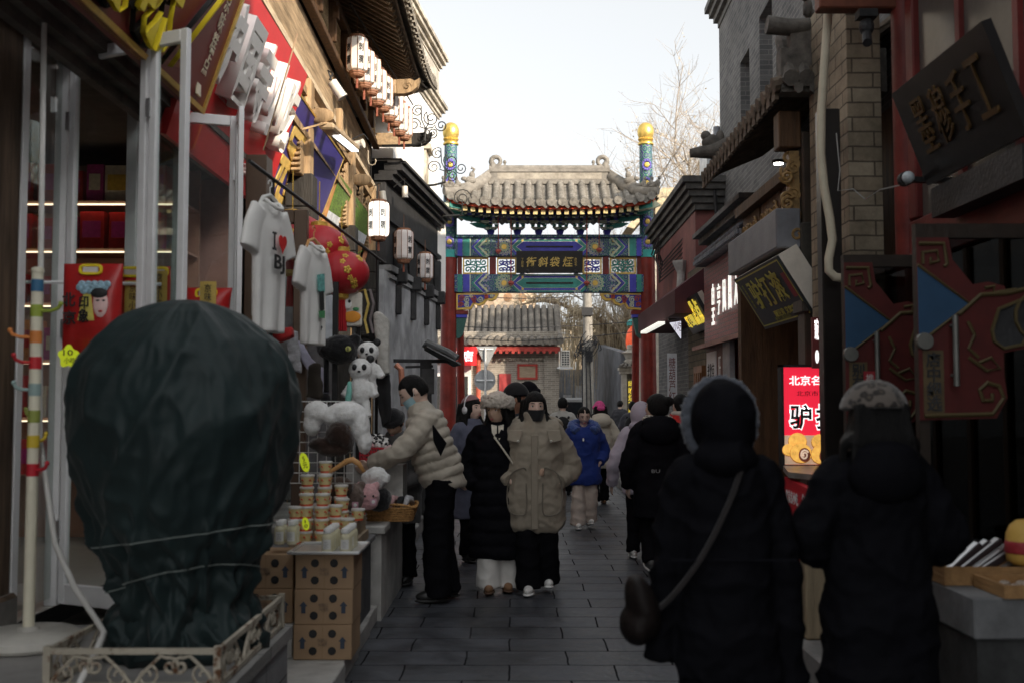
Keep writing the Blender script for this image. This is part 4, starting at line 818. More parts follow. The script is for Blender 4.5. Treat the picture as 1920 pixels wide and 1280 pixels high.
# main ridge
m=MB()
for za,zb,yd in ((0,.06,.15),(.061,.10,.12),(.101,.27,.10),(.271,.32,.125),(.321,.36,.10)): m.bb(xc-RW,xc+RW,GY-yd,GY+yd,zr0-.02+za,zr0-.02+zb)
m.tube([(xc-RW,GY,zr0+.35),(xc+RW,GY,zr0+.35)],.07,10); m.build('main_ridge',RIDGE,RO)
m=MB(); m.bb(xc-RW*.86,xc+RW*.86,GY-.105,GY-.1005,zr0+.10,zr0+.235); m.build('ridge_inset',mat('ridge_inset',(.22,.195,.16),.85,var=.4,scale=5),RO)
def ornament(x,z,s,sc,y=GY,name='ridge_dragon'):
    """curled-tail beast: body slab, curl and rider"""
    m=MB(); Pp=lambda a,b:V((x+s*a*sc,y,z+b*sc))
    out=[(-.25,0),(.22,0),(.24,.12),(.30,.22),(.22,.22),(.12,.34),(-.02,.40),(-.10,.30),(-.2,.2)]
    m.prism([Pp(a,b)-Y_*.09*sc for a,b in out],(0,.18*sc,0))
    m.tube([Pp(-.1,.1),Pp(-.12,.3),Pp(-.14,.5)]+[Pp(-.05+.13*math.cos(a),.58+.13*math.sin(a)) for a in [math.pi-(i*.55) for i in range(11)]],[.12*sc,.11*sc,.09*sc]+[.075*sc-.003*sc*i for i in range(11)],8)
    m.box(Pp(.2,.42),(.06*sc,.06*sc,.3*sc)); m.ell(Pp(.2,.56),(.05*sc,.05*sc,.06*sc),8,6)
    for k in range(5): m.tube(spiral(Pp(-.12+.09*k,.12+.05*(k%2))-Y_*.1*sc,X_*sc,Z_*sc,.07,.02,1.2,k,12),.018*sc,5)
    m.build(name,RIDGE,RO,smooth=45)
ornament(gp(933,340).x,zr0+.05,1,.78); ornament(gp(1126,340).x,zr0+.05,-1,.78)
for sx in (-1,1):
    a=V((xc+sx*RW,GY-.1,zr0+.16)); 
    for sy in (-1,1):
        pts=[]; 
        for i in range(8):
            b=1-i/7; x=lerp(xc+sx*HW*1.0,xc+sx*RW,b); pts.append(V((x,GY+sy*lerp(ED,.08,b),lerp(eave(xc+sx*HW)+.12,zr0+.16,b)-.13*math.sin(b*math.pi))))
        m=MB(); m.tube(pts,[.10]*4+[.095,.09,.08,.07],8,sq=(.75,1.3)); m.tube([p+Z_*.11 for p in pts],.045,7); m.build('hip_ridge',RIDGE,RO,smooth=50)
        if sy<0:
            q=pts[3]; m=MB(); m.ell(q+Z_*.17,(.13,.07,.09),12,8); m.ell(q+V((-sx*.04,0,.28)),(.065,.05,.09),10,6); m.tube([q+V((-sx*.04,0,.33)),q+V((-sx*.09,0,.41)),q+V((-sx*.02,0,.44))],.03,6); m.ell(q+V((sx*.13,-.02,.2)),(.07,.05,.05),8,6); m.build('hip_beast',RIDGE,RO,smooth=True)
            for j in (5,6,7):
                q=pts[j]; m=MB(); m.ell(q+Z_*.17,(.05,.05,.08),8,6); m.ell(q+V((sx*.02,0,.27)),(.035,.035,.045),8,6); m.ell(q+V((-sx*.05,0,.15)),(.04,.03,.05),6,5); m.build('roof_charm',RIDGE,RO,smooth=True)
# red hanging ropes
for lab,px,y1 in (('outer left thin red rope hanging from the gate eave',934,470),('inner left thin red rope hanging from the gate eave',958,530),('inner right thin red rope hanging from the gate eave',1100,530),('outer right thin red rope hanging from the gate eave',1123,468)):
    a=at(px,404,GY-.65); m=MB(); m.tube([at(px,404,GY-.6),at(px+.5,440,GY-.45),at(px,y1,GY-.22)],.012,6); m.ell(at(px,y1,GY-.22),(.06,.03,.04),8,6)
    m.tube([at(px,y1,GY-.22)+X_*-.06,at(px,y1,GY-.22)+Z_*-.07,at(px,y1,GY-.22)+X_*.07],.012,5); m.build('red_rope',mat('rope_red',(.25,.05,.04),.7,bump=0),None,label=lab,cat='rope')
# ================================================================ beyond the gate
HY=35.0
def hp(px,py,y=HY): return at(px,py,y)
t=T('grey_tiled_house','tan brick house with grey tiled roof and red trim beyond the gate','house',(0,HY,0))
x0,x1=hp(850,700).x,hp(1046,700).x; ze=hp(950,648,HY-.6).z
m=MB(); m.bb(x0-6,x1,HY,HY+5,0,ze+.5); m.build('wall',TBRICK,t)
m=MB(); m.bb(x1-.02,x1+.03,HY-.12,HY+4,0,ze-.1); m.bb(x1-.45,x1-.021,HY-.12,HY-.002,0,ze-.1); m.build('corner_pier',TBRICK,t)
m=MB(); ra=hp(950,578,HY+2.4)
def rr(x,b): return V((x,lerp(HY-.6,HY+2.4,b),lerp(ze+.1,ra.z,b)-.25*math.sin(b*math.pi)))
m.grid(lambda u,v:rr(lerp(x0-6,x1+.12,u),v),4,8); m.grid(lambda u,v:V((lerp(x0-6,x1+.12,u),lerp(HY+2.4,HY+5.6,v),lerp(ra.z,ze,v))),2,2); m.build('roof_bed',mat('roof_bed_dark',(.06,.055,.05),.9,var=.4),t)
m=MB(); k=0; x=x1+.06
while x>x0-1.5:
    m.tube([rr(x,b)+Z_*.05 for b in (0,.15,.3,.45,.6,.75,.9,1)],.092 if k else .11,8); m.tube([rr(x,0)+V((0,-.03,.04)),rr(x,0)+V((0,.02,.04))],.105,10); x-=.226; k+=1
    m.prism([rr(x+.113,0)+V((a,-.02,b)) for a,b in ((-.08,.02),(.08,.02),(.06,-.06),(0,-.1),(-.06,-.06))],(0,.03,0))
m.build('tile_rib',mat('far_tile',(.145,.128,.108),.85,var=.35,scale=6,dirt=.35),t,smooth=45)
m=MB(); m.bb(x0-3,x1+.05,HY-.52,HY-.45,ze-.17,ze-.02)
for k in range(36): m.bb(x1-.02-.2*k-.1,x1-.02-.2*k,HY-.56,HY-.52,ze-.24,ze-.12)
m.build('red_eave',mat('far_red',(.26,.03,.022),.6,var=.2),t)
m=MB(); m.bb(x0-3,x1,HY-.44,HY-.002,ze-.16,ze-.1); m.build('soffit',DARK,t)
m=MB(); 
for k in range(26): m.ell((x1-.55-.15*k,HY-.03,ze-.42),(.07,.04,.05),8,5)
m.bb(x0,x1-.46,HY-.05,HY-.002,ze-.41,ze-.36); m.build('dentil_course',CORN,t)
m=MB(); a,b=hp(970,682,HY-.05),hp(1008,711,HY-.05)
for q in ((a.x,b.x,a.z,a.z-.07),(a.x,b.x,b.z+.07,b.z),(a.x,a.x+.07,a.z-.07,b.z+.07),(b.x-.07,b.x,a.z-.07,b.z+.07)): m.bb(q[0],q[1],HY-.06,HY-.002,min(q[2:]),max(q[2:]))
f=m.build('window',mat('far_red',0),t); m=MB(); m.bb(a.x+.07,b.x-.07,HY-.03,HY-.02,b.z+.07,a.z-.07); m.build('shutter',mat('shutter_tan',(.24,.18,.12),.6,var=.4,scale=3,stretch=(1,1,14)),f)
m=MB(); a=hp(936,700,HY-.05); b=hp(958,760,HY-.05); m.bb(a.x,b.x,HY-.07,HY-.002,.1,a.z)
for k in range(3): m.bb(a.x+.06+.03*k,b.x-.06-.03*k,HY-.08-.012*k,HY-.071-.012*k,.3,a.z-.15-.06*k)
m.build('door',mat('far_door_red',(.25,.03,.03),.6,var=.2),t)
m=MB(); a=hp(897,668,HY-.1); m.tube([(a.x,HY-.12,0),(a.x,HY-.12,ze-.25)],.075,10); m.tube([(a.x-.1,HY-.12,ze-.3),(a.x+.35,HY-.12,ze-.33)],.03,6); m.build('post',mat('far_post_red',(.33,.06,.035),.6,var=.35,scale=5,stretch=(3,3,.4)),t)
m=MB(); m.bb(x0-2.5,hp(884,700).x,HY-.25,HY-.005,0,hp(870,684).z); m.build('shopfront',mat('shopfront_white',(.55,.54,.52),.6,var=.1),t)
m=MB(); m.bb(x0-2,hp(878,700).x,HY-.27,HY-.252,.1,hp(870,705).z); m.mi=1; xx=hp(864,700).x; m.bb(xx,xx+.05,HY-.29,HY-.272,.1,hp(870,705).z); m.build('glazed_door',[mat('far_glass',(.03,.03,.03),.15,bump=0),ALU],t)
o=T('shop_sign','glowing red shop sign with white characters beyond the gate','sign',(hp(875,690).x,HY-.6,hp(875,684).z))
a,b=hp(835,650,HY-.7),hp(893,684,HY-.7); m=MB(); m.bb(a.x,b.x,HY-.7,HY-.3,b.z,a.z); m.build('box',mat('sign_red_lit',(.55,.012,.015),.5,var=.05,bump=0,emit=.2),o)
txt('店',.34,.36,hp(877,667,HY-.705),X_,Z_,lamp('sign_white_lit',(1,1,1),.55),o,depth=.02,bold=.03); txt('门',.30,.34,hp(855,667,HY-.705),X_,Z_,lamp('sign_white_lit',0,1),o,depth=.02,bold=.03)
# air conditioner
a=hp(1050,672,HY-.2); o=T('air_conditioner','cream air conditioner unit on the corner of the tan brick house','air conditioner',a-Z_*.25)
m=MB(); m.box(a+V((.16,0,0)),(.30,.5,.52)); m.build('casing',mat('cream_casing',(.6,.57,.5),.5,var=.08),o,bevel=.02)
m=MB()
for i in range(3):
    for j in range(6): m.box(a+V((.08+.085*i,-.253,-.19+.076*j)),(.06,.006,.05))
m.build('grille',BLK,o); m=MB(); m.bb(a.x-.1,a.x+.4,HY-.45,HY,a.z-.33,a.z-.28); m.build('bracket',ALU,o)
# traffic signs seen from behind on one pole
PYY=31.0; p=at(910,760,PYY); o=T('sign_pole','grey pole with the backs of a triangular and a round road sign','road sign',(p.x,PYY,0))
m=MB(); m.tube([(p.x,PYY,0),(p.x,PYY,at(910,652,PYY).z)],.035,10); m.build('pole',mat('galvanised',(.42,.42,.42),.45,.4,.1,bump=0),o,smooth=50)
sgm=mat('sign_back',(.22,.225,.23),.5,.2,.15,bump=0)
m=MB(); a,b,c=at(893,649,PYY),at(932,649,PYY),at(912,690,PYY); m.prism([a+Y_*.05,b+Y_*.05,c+Y_*.05],(0,.012,0)); m.build('triangle_plate',sgm,o)
m=MB(); c=at(909,712,PYY); m.lathe(c+Y_*.06,[(.31,0),(.31,.012)],28,Matrix.Rotation(R(-90),3,'X')); m.build('round_plate',sgm,o)
m=MB(); m.box(c+Y_*.02,(.5,.03,.04)); m.build('clamp',ALU,o); m=MB(); m.box(at(912,654,PYY)+Y_*.02,(.4,.03,.04)); m.build('clamp',ALU,o)
# billboard behind the roof, plain warm disc shapes
a,b=at(905,540,44),at(990,585,44); o=T('billboard','warm toned billboard peeking over the grey tiled roof','billboard',((a.x+b.x)/2,44,0)); m=MB(); m.bb(a.x-1.2,b.x+.3,44,44.2,1,at(900,535,44).z); m.build('panel',mat('billboard_tan',(.5,.33,.2),.6,var=.25,scale=1.2,bump=0),o)
m=MB(); c=at(965,563,43.98); m.ell(c,(.9,.03,.8),20,8); m.mi=1
m.ell(c+V((-.28,-.02,.1)),(.2,.03,.2),14,6); m.ell(c+V((.3,-.02,.1)),(.2,.03,.2),14,6); m.build('shape',[mat('bill_cream',(.6,.42,.28),.6,bump=0),mat('bill_brown',(.4,.2,.1),.6,bump=0)],o)
# grey gate-house lane on the right beyond the gate
o=T('lane_wall','pale grey rendered wall of the lane beyond the gate','wall',(hp(1110,700).x,40,0)); m=MB(); a=at(1063,700,40); b=at(1162,700,33.4)
m.prism([(a.x-.6,44,0),(a.x+2.4,44,0),(b.x,33.4,0),(b.x+.02,33.4,0),(b.x+.5,34,0),(a.x+3.2,45,0)],(0,0,.1)); m.build('plinth',PLASTER,o)
m=MB(); m.prism([(a.x+1.2,46,0),(b.x+.05,33.6,0),(b.x+.05,33.6,at(1140,690,33.6).z+.5),(a.x+1.2,46,4.2)],(.3,0,0)); m.build('face',mat('lane_render',(.14,.145,.16),.8,var=.2,scale=2,dirt=.3),o)
m=MB(); m.bb(x1+.4,a.x+1.3,46,46.3,0,3.0); m.build('end_wall',mat('blue_grey_wall',(.16,.175,.2),.8,var=.3,scale=2,dirt=.3),o)
m=MB()
for k in range(6): m.box((a.x+.3+.5*k,45.2,1.5+.4*(k%3)),(.35,.4,.8))
m.build('meter_box',mat('meter_grey',(.35,.36,.38),.6,var=.2),o)
# small gatehouse with tiled top
Y0=33.2; o=T('gatehouse','small pale gatehouse with little tiled roof beside the right gate column','gatehouse',(at(1185,720,Y0).x,Y0,0)); a,b=at(1167,718,Y0),at(1203,718,Y0)
GH=mat('gatehouse_stone',(.40,.36,.30),.8,var=.2,dirt=.25)
m=MB(); m.bb(a.x,a.x+.14,Y0,Y0+.5,0,a.z+.3); m.bb(b.x-.14,b.x,Y0,Y0+.5,0,a.z+.3); m.bb(a.x+.141,b.x-.141,Y0+.3,Y0+.5,0,a.z+.3); m.bb(a.x-.05,b.x+.05,Y0-.05,Y0+.5,a.z+.302,a.z+.4); m.bb(a.x-.1,b.x+.1,Y0-.1,Y0+.5,a.z+.402,a.z+.5); m.build('wall',GH,o)
m=MB(); zt=at(1185,682,Y0).z; m.prism([(a.x-.15,Y0-.25,a.z+.5),(b.x+.15,Y0-.25,a.z+.5),(b.x-.15,Y0+.3,zt),(a.x+.15,Y0+.3,zt)],(0,.1,-.02))
for k in range(6):
    xx=a.x-.1+k*.15; m.tube([(xx,Y0-.3,a.z+.53),((xx+(a.x+b.x)/2)/2,Y0+.26,zt+.03)],.04,7)
m.tube([(a.x+.1,Y0+.3,zt+.05),(b.x-.1,Y0+.3,zt+.05)],.07,8); m.build('tile_roof',TILE,o)
m=MB(); m.lathe(((a.x+b.x)/2,Y0+.3,zt),[(.2,0),(.22,.1),(.16,.16),(.22,.3),(.3,.36),(.12,.45),(.13,.6),(.05,.62)],8); m.build('carved_cap',GH,o)
q=T('hanging_sign','dark hanging sign with yellow vertical characters on the gatehouse','sign',((a.x+b.x)/2,Y0-.1,1.5)); m=MB(); m.bb(a.x+.16,b.x-.16,Y0+.02,Y0+.06,.3,a.z+.15); m.build('board',mat('olive_board',(.10,.085,.05),.6,var=.2),q); txt('吗啉烧麻辣烫',.2,1.25,((a.x+b.x)/2-.02,Y0+.018,a.z-.55),X_,Z_,lamp('yellow_lit',(.85,.55,.05),.25),q,depth=.01,bold=.015,vert=True)
# utility pole with cable bundle
UY=30.0; p=at(1101,700,UY); o=T('utility_pole','concrete utility pole with a tangled cable bundle beyond the gate','utility pole',(p.x,UY,0)); m=MB(); m.tube([(p.x+.05,UY,0),(p.x,UY,at(1098,545,UY).z+1.5)],[.17,.115],14); m.build('pole',mat('concrete',(.27,.25,.22),.85,var=.2,dirt=.2),o,smooth=50)
m=MB(); random.seed(4)
for k in range(9):
    z=at(1100,650+random.uniform(-6,10),UY).z; rr_=random.uniform(.2,.42); m.tube([(p.x+rr_*math.cos(a*.6+k),UY-.2+.15*math.sin(a*.6+k),z+random.uniform(-.12,.12)+.25*math.sin(a+k)) for a in range(9)],.014,4)
m.box((p.x,UY-.12,at(1100,585,UY).z),(.3,.16,.22)); m.box((p.x+.04,UY-.15,at(1100,668,UY).z),(.2,.16,.3))
for k in range(3): m.tube([(p.x-.15+.1*k,UY-.2,at(1100,650,UY).z),(p.x-.15+.12*k,UY-.22,1.5),(p.x-.1+.1*k,UY-.2,0)],.02,5)
m.build('cable_bundle',mat('cable_black',(.02,.02,.022),.6,bump=0),o)
# overhead wires
for lab,pts in (('upper thin overhead wire crossing before the tiled roof',[at(840,612,28),at(960,616,28.5),at(1098,610,UY),at(1230,600,28)]),('lower thin overhead wire crossing before the tiled eave',[at(840,632,28),at(960,640,28.5),at(1098,632,UY),at(1230,618,28)]),('thin overhead wire sagging behind the lattice screens',[at(840,556,29),at(980,560,29),at(1098,556,UY),at(1220,548,29)])):
    m=MB(); m.tube(pts,.011,5); m.build('overhead_wire',mat('cable_black',0),None,label=lab,cat='wire')
# red lantern post at right
o=T('red_lantern','big round red lantern glowing beside the right gate column','lantern',(at(1192,640,34).x,34,0)); c=at(1193,640,34); m=MB(); m.ell(c,(.34,.34,.55),16,12); m.build('shade',mat('lantern_lit_red',(.55,.06,.02),.5,bump=0,emit=.25),o,smooth=True); m=MB(); m.lathe(c+Z_*.5,[(.3,0),(.3,.12),(.2,.2)],14); m.tube([c+Z_*.65,c+Z_*2.0],.02,6); m.build('cap',TEAL,o); m=MB(); m.tube([(c.x,34,0),(c.x,34,c.z-.5)],.1,10); m.build('post',RED,o)
# barricade
BY=28.5; a,b=at(1122,835,BY),at(1168,835,BY); o=T('barricade','low iron barricade with crossed bars beyond the gate','barricade',((a.x+b.x)/2,BY,0)); m=MB()
for i in range(3):
    xx=a.x-.4+.75*i; m.beam((xx,BY,0),(xx,BY,.85),.05,.05,up=(0,1,0)); 
    if i<2:
        m.beam((xx,BY,.1),(xx+.75,BY,.8),.035,.035,up=(0,1,0)); m.beam((xx,BY+.04,.8),(xx+.75,BY+.04,.1),.035,.035,up=(0,1,0))
m.beam((a.x-.4,BY,.85),(a.x+1.1,BY,.85),.05,.05); m.beam((a.x-.4,BY,.1),(a.x+1.1,BY,.1),.05,.05); m.build('rail',mat('barricade_grey',(.09,.085,.08),.6),o)
# ---------------------------------------------------------------- trees
def tree(name,lab,base,h,seed,r0,mt,levels=5,spread=.55,twigs=None,droop=0,first=.35,nb=3,leafm=None,group=None):
    rnd=random.Random(seed); o=T(name,lab,'tree',base,group); tr=MB(); br=MB(); lf=MB(); cnt=[0]
    def grow(p,d,ln,r,lv):
        n=4; pts=[p]; 
        for i in range(n):
            d=(d+V((rnd.uniform(-1,1),rnd.uniform(-1,1),rnd.uniform(-.6,1)))*.13+Z_*(-droop*(levels-lv<3 and 1 or 0)*.35+ .02)).normalized(); p=p+d*ln/n; pts.append(p)
        (tr if lv>=levels-1 else br).tube(pts,[lerp(r,r*.62,i/n) for i in range(n+1)],6 if lv>=levels-2 else 3,cap=False)
        if lv==0:
            if leafm and rnd.random()<.7:
                for k in range(2):
                    q=pts[rnd.randrange(1,5)]+V((rnd.uniform(-.1,.1),rnd.uniform(-.1,.1),rnd.uniform(-.15,.02))); s=rnd.uniform(.02,.045); a=V((rnd.uniform(-1,1),rnd.uniform(-1,1),rnd.uniform(-1,.2)))*s; b=V((rnd.uniform(-1,1),rnd.uniform(-1,1),rnd.uniform(-1,.2)))*s; lf.add([q,q+a,q+a+b,q+b],[(0,1,2,3)])
            return
        k=nb+(1 if lv<levels else 0)
        for i in range(k):
            t=rnd.uniform(.8 if lv==levels else first,1) if i<k-1 else 1; q=pts[min(n,int(t*n))]; ax=d.orthogonal().normalized(); ax=Matrix.Rotation(rnd.uniform(0,6.28),3,d)@ax
            nd=(d+ax*rnd.uniform(.5,1.1)*spread*1.6).normalized(); grow(q,nd,ln*rnd.uniform(.6,.82),r*.58*rnd.uniform(.8,1.05),lv-1)
    grow(V(base),Z_,h*.36,r0,levels); tr.build('trunk',mt,o,fix=False,smooth=True); br.build('crown',twigs or mt,o,fix=False,smooth=True)
    if leafm: lf.build('dry_leaf_cluster',leafm,o,fix=False)
    return o
BARK=mat('bark_tan',(.20,.155,.11),.9,var=.3); TWIG=mat('twig_tan',(.24,.20,.16),.9,var=.3,bump=0); DRY=mat('dry_seed_pod',(.42,.33,.2),.8,var=.3,bump=0)
tree('bare_tree','bare winter tree with dry seed pods above the maroon house',V((6.3,31,0)),13,11,.2,BARK,6,.62,TWIG,0,.3,3,DRY)
tree('bare_tree','bare winter tree rising behind the right gate column',V((4.6,40,0)),10.5,5,.16,BARK,6,.5,TWIG,0,.3,3)
# willow: arching limbs with long hanging twigs
def willow(lab,base,h,seed,dirs,dens):
    rnd=random.Random(seed); o=T('willow_tree',lab,'tree',base); tr=MB(); tw=MB(); base=V(base)
    tr.tube([base,base+V((.1,0,h*.3)),base+V((0,.1,h*.5))],[.38,.3,.24],10)
    for (dx,dy,ln,hh) in dirs:
        p0=base+V((0,.05,h*.48)); pts=[p0]
        for i in range(1,9):
            t=i/8; pts.append(p0+V((dx*ln*t,dy*ln*t,hh*math.sin(t*math.pi*.62)))+V((rnd.uniform(-.1,.1),rnd.uniform(-.1,.1),rnd.uniform(-.1,.1))))
        tr.tube(pts,[.17*(1-.85*i/8) for i in range(9)],7)
        for k in range(dens):
            t=rnd.uniform(.15,1); i=min(7,int(t*8)); q=L(pts[i],pts[i+1],t*8-i); 
            s=V((rnd.uniform(-.9,.9),rnd.uniform(-.9,.9),rnd.uniform(.05,.5))); l_=rnd.uniform(1.2,3.4); e=q+s
            tw.tube([q,q+s*.6+Z_*.12,e,e+V((s.x*.25,s.y*.25,-l_*.4)),e+V((s.x*.3+rnd.uniform(-.1,.1),s.y*.3,-l_))],[.022,.016,.012,.009,.006],3,cap=False)
    tr.build('trunk',BARK,o,smooth=True,fix=False); tw.build('crown',mat('willow_twig',(.30,.24,.16),.9,var=.35,bump=0),o,fix=False)
willow('golden willow with long hanging twigs behind the utility pole',(at(1190,700,42).x,42,0),7.4,3,[(-1,.1,4.6,2.0),(-.8,-.4,3.4,1.4),(-.3,.3,2.5,2.2),(.7,.2,3.5,1.8),(.3,-.5,3,1.6),(-1,.5,3.4,1.0)],120)
willow('paler willow farther back between tiled roof and utility pole',(at(1090,700,54).x,54,0),7.6,8,[(-1,.1,4.0,2.0),(.9,.1,4.2,1.9),(-.2,-.6,3,1.4),(.4,.4,2.5,1.6)],100)
# ================================================================ goods and fittings, left side
FUR=lambda n,c:mat(n,c,.95,var=.2,scale=30,bump=.4,bscale=110,sheen=.4,spec=.1)
def rem(mb,name,mats,parent,vox=.014,smooth=4,disp=None,off=None,**kw):
    """weld the overlapping pieces of mb into one continuous skin"""
    me=mb.mesh('tmp',mats,V((0,0,0))); o=bpy.data.objects.new('tmp',me); COL.objects.link(o)
    r=o.modifiers.new('r','REMESH'); r.mode='VOXEL'; r.voxel_size=vox; r.use_smooth_shade=True
    if smooth: s=o.modifiers.new('s','SMOOTH'); s.iterations=smooth; s.factor=.5
    dg=bpy.context.evaluated_depsgraph_get(); m2=bpy.data.meshes.new_from_object(o.evaluated_get(dg)); bpy.data.objects.remove(o)
    m2.name=name; off=wloc(parent) if parent else V((0,0,0)); base=V((0,0,0))
    if parent is None:
        xs=[v.co for v in m2.vertices]; base=V(((min(c.x for c in xs)+max(c.x for c in xs))/2,(min(c.y for c in xs)+max(c.y for c in xs))/2,min(c.z for c in xs))); off=base
    if disp:
        nn=[v.normal.copy() for v in m2.vertices]
        for v,n in zip(m2.vertices,nn): v.co=v.co+n*disp(v.co)
    for v in m2.vertices: v.co-=off
    m2.polygons.foreach_set('use_smooth',[True]*len(m2.polygons)); m2.materials.clear()
    for x in (mats if isinstance(mats,(list,tuple)) else [mats]): m2.materials.append(x)
    o=bpy.data.objects.new(name,m2); COL.objects.link(o); o.parent=parent
    if parent is None: o.location=base
    return tag(o,kw.get('label'),kw.get('cat'),kw.get('group'))
def tuft(s,k): return lambda p:s*(noise.noise(p*k)+.6*noise.noise(p*k*2.3))
# ---- covered round shape
c0=V((at(346,1000,4.85).x,4.85,.452)); o=T('covered_ornament','bulky round shape wrapped in dark green cloth and tied with cord','covered object',c0)
pxm=412.; prof=[(562,.5),(566,38),(575,72),(592,112),(612,142),(640,176),(670,198),(700,213),(740,224),(780,229),(815,228),(850,222),(890,211),(930,197),(970,182),(1000,172),(1030,158),(1060,143),(1090,136),(1120,134),(1145,136),(1165,142),(1180,148),(1192,148)]
NA=250; CS_=.905
def rid(p,e=2): return max(0,1-abs(noise.noise(p))*2.6)**e
def cov(a,t):
    f=t*(len(prof)-1); i=min(len(prof)-2,int(f)); y=lerp(prof[i][0],prof[i+1][0],f-i); r=CS_*lerp(prof[i][1],prof[i+1][1],f-i)/pxm
    z=at(346,y,4.85).z; th=2*math.pi*a; p=V((math.cos(th),math.sin(th),0)); low=max(0,min(1,(y-900)/220)); top=min(1,r*3.5)
    t1=th+z*.9; t2=th-z*1.3+2
    q1=V((math.cos(t1)*1.5,math.sin(t1)*1.5,z*.55)); q2=V((math.cos(t2)*1.9,math.sin(t2)*1.9,z*.8+9)); q3=V((math.cos(th)*3.2,math.sin(th)*3.2,z*3.4+20))
    fold=.034*(rid(q1)-.3)+.026*(rid(q2)-.3)+.018*(1+low)*(rid(q3,1.5)-.3)+.02*noise.noise(q1*2)+.007*(rid(q3*2.3+V((5,0,0)),1.2)-.35)
    fold+=low*.022*(abs(math.sin(6.5*th+2*noise.noise(q3)))-.5)+low*.02*math.sin(z*34+5*noise.noise(q1*3))
    tie=-.012*math.exp(-((z-(.95+.06*math.cos(th-.6)))/.035)**2)-.010*math.exp(-((z-(.74+.12*math.cos(th+.9)))/.03)**2)
    rr=max(.002,r+(fold+tie)*top)
    return c0+V((p.x*rr,p.y*rr,z-c0.z if t<1 else .002))
m=MB(); rings=[[cov(j/NA,i/140) for j in range(NA)] for i in range(141)]; m.loft(rings,True)
m.build('cloth_cover',mat('dark_green_cloth',(.0068,.0145,.0150),.6,var=.25,scale=3,bump=.3,bscale=8,spec=.35,sheen=.08),o,smooth=True,fix=False)
m=MB(); rnd=random.Random(2)
for zc,tl,ph in ((.97,.06,-.4),(.75,.12,-.9)):
    pts=[]
    for j in range(60):
        th=2*math.pi*j/60; z=zc+tl*math.cos(th-ph)
        best=min(rings,key=lambda g_:abs(g_[0].z-z)); k=int(j/60*NA); q=best[k]; d=V((q.x-c0.x,q.y-c0.y,0)).normalized(); pts.append(V((q.x,q.y,z))+d*.012)
    m.tube(pts,.0028,5,closed=True)
m.build('tie_cord',mat('pale_cord',(.13,.15,.14),.6,bump=0),o)
# skirt of rumpled cloth at the foot
m=MB(); m.loft([[c0+V((math.cos(2*math.pi*j/80)*r*(1+.1*math.sin(7*2*math.pi*j/80)+.06*math.sin(17*2*math.pi*j/80+k)),math.sin(2*math.pi*j/80)*r*1.0,z+.02*math.sin(11*2*math.pi*j/80+2*k))) for j in range(80)] for k,(r,z) in enumerate(((.28,.2),(.31,.13),(.29,.09),(.34,.05),(.33,.012)))]); m.build('cloth_skirt',mat('dark_green_cloth',0),o,smooth=True)
# ---- rusty scroll planter frame
RUST=mat('rusty_white_iron',(.36,.31,.24),.7,var=.55,scale=16,bump=.4,dirt=.3)
_e=[n for n in RUST.node_tree.nodes if n.type=='VALTORGB'][0].color_ramp.elements; _e[0].color=(.17,.07,.028,1); _e[1].color=(.62,.56,.45,1); _e[0].position=.36; _e[1].position=.47
fx0,fx1,fy0,fy1=-1.80,-1.14,4.20,5.34
o=T('scroll_planter_frame','low rusty white iron frame with scrollwork round the covered shape','iron frame',(-1.47,4.2,.452)); z0,z1=.456,.60
m=MB()
for x in (fx0,fx1):
    for y in (fy0,fy1): m=MB(); m.bb(x-.014,x+.014,y-.014,y+.014,z0,z1+.02); m.build('post',RUST,o)
m=MB()
for (a,b) in (((fx0,fy0),(fx1,fy0)),((fx1,fy0),(fx1,fy1)),((fx0,fy0),(fx0,fy1)),((fx0,fy1),(fx1,fy1))):
    for z in (z0+.012,z1): m.beam((*a,z),(*b,z),.018,.022)
m.build('rail',RUST,o); m=MB()
for (a,b,n) in (((fx0,fy0),(fx1,fy0),2),((fx1,fy0),(fx1,fy1),3),((fx0,fy0),(fx0,fy1),3)):
    a,b=V((*a,0)),V((*b,0)); d=(b-a).normalized(); ln=(b-a).length
    for k in range(n):
        c=a+d*ln*(k+.5)/n; hw=ln/n/2
        for s in (-1,1):
            pts=[c+d*s*hw*.95+Z_*(z0+.02),c+d*s*hw*.7+Z_*(z0+.07),c+d*s*hw*.35+Z_*(z0+.125)]+spiral(c+d*s*hw*.12+Z_*(z0+.085),d*s,Z_,hw*.22,hw*.06,1.15,1.2,16); m.tube(pts,.0075,6)
            m.tube(spiral(c+d*s*hw*.66+Z_*(z0+.05),d*s,Z_,.045,.012,1.2,2,12),.006,5)
m.build('scroll',RUST,o)
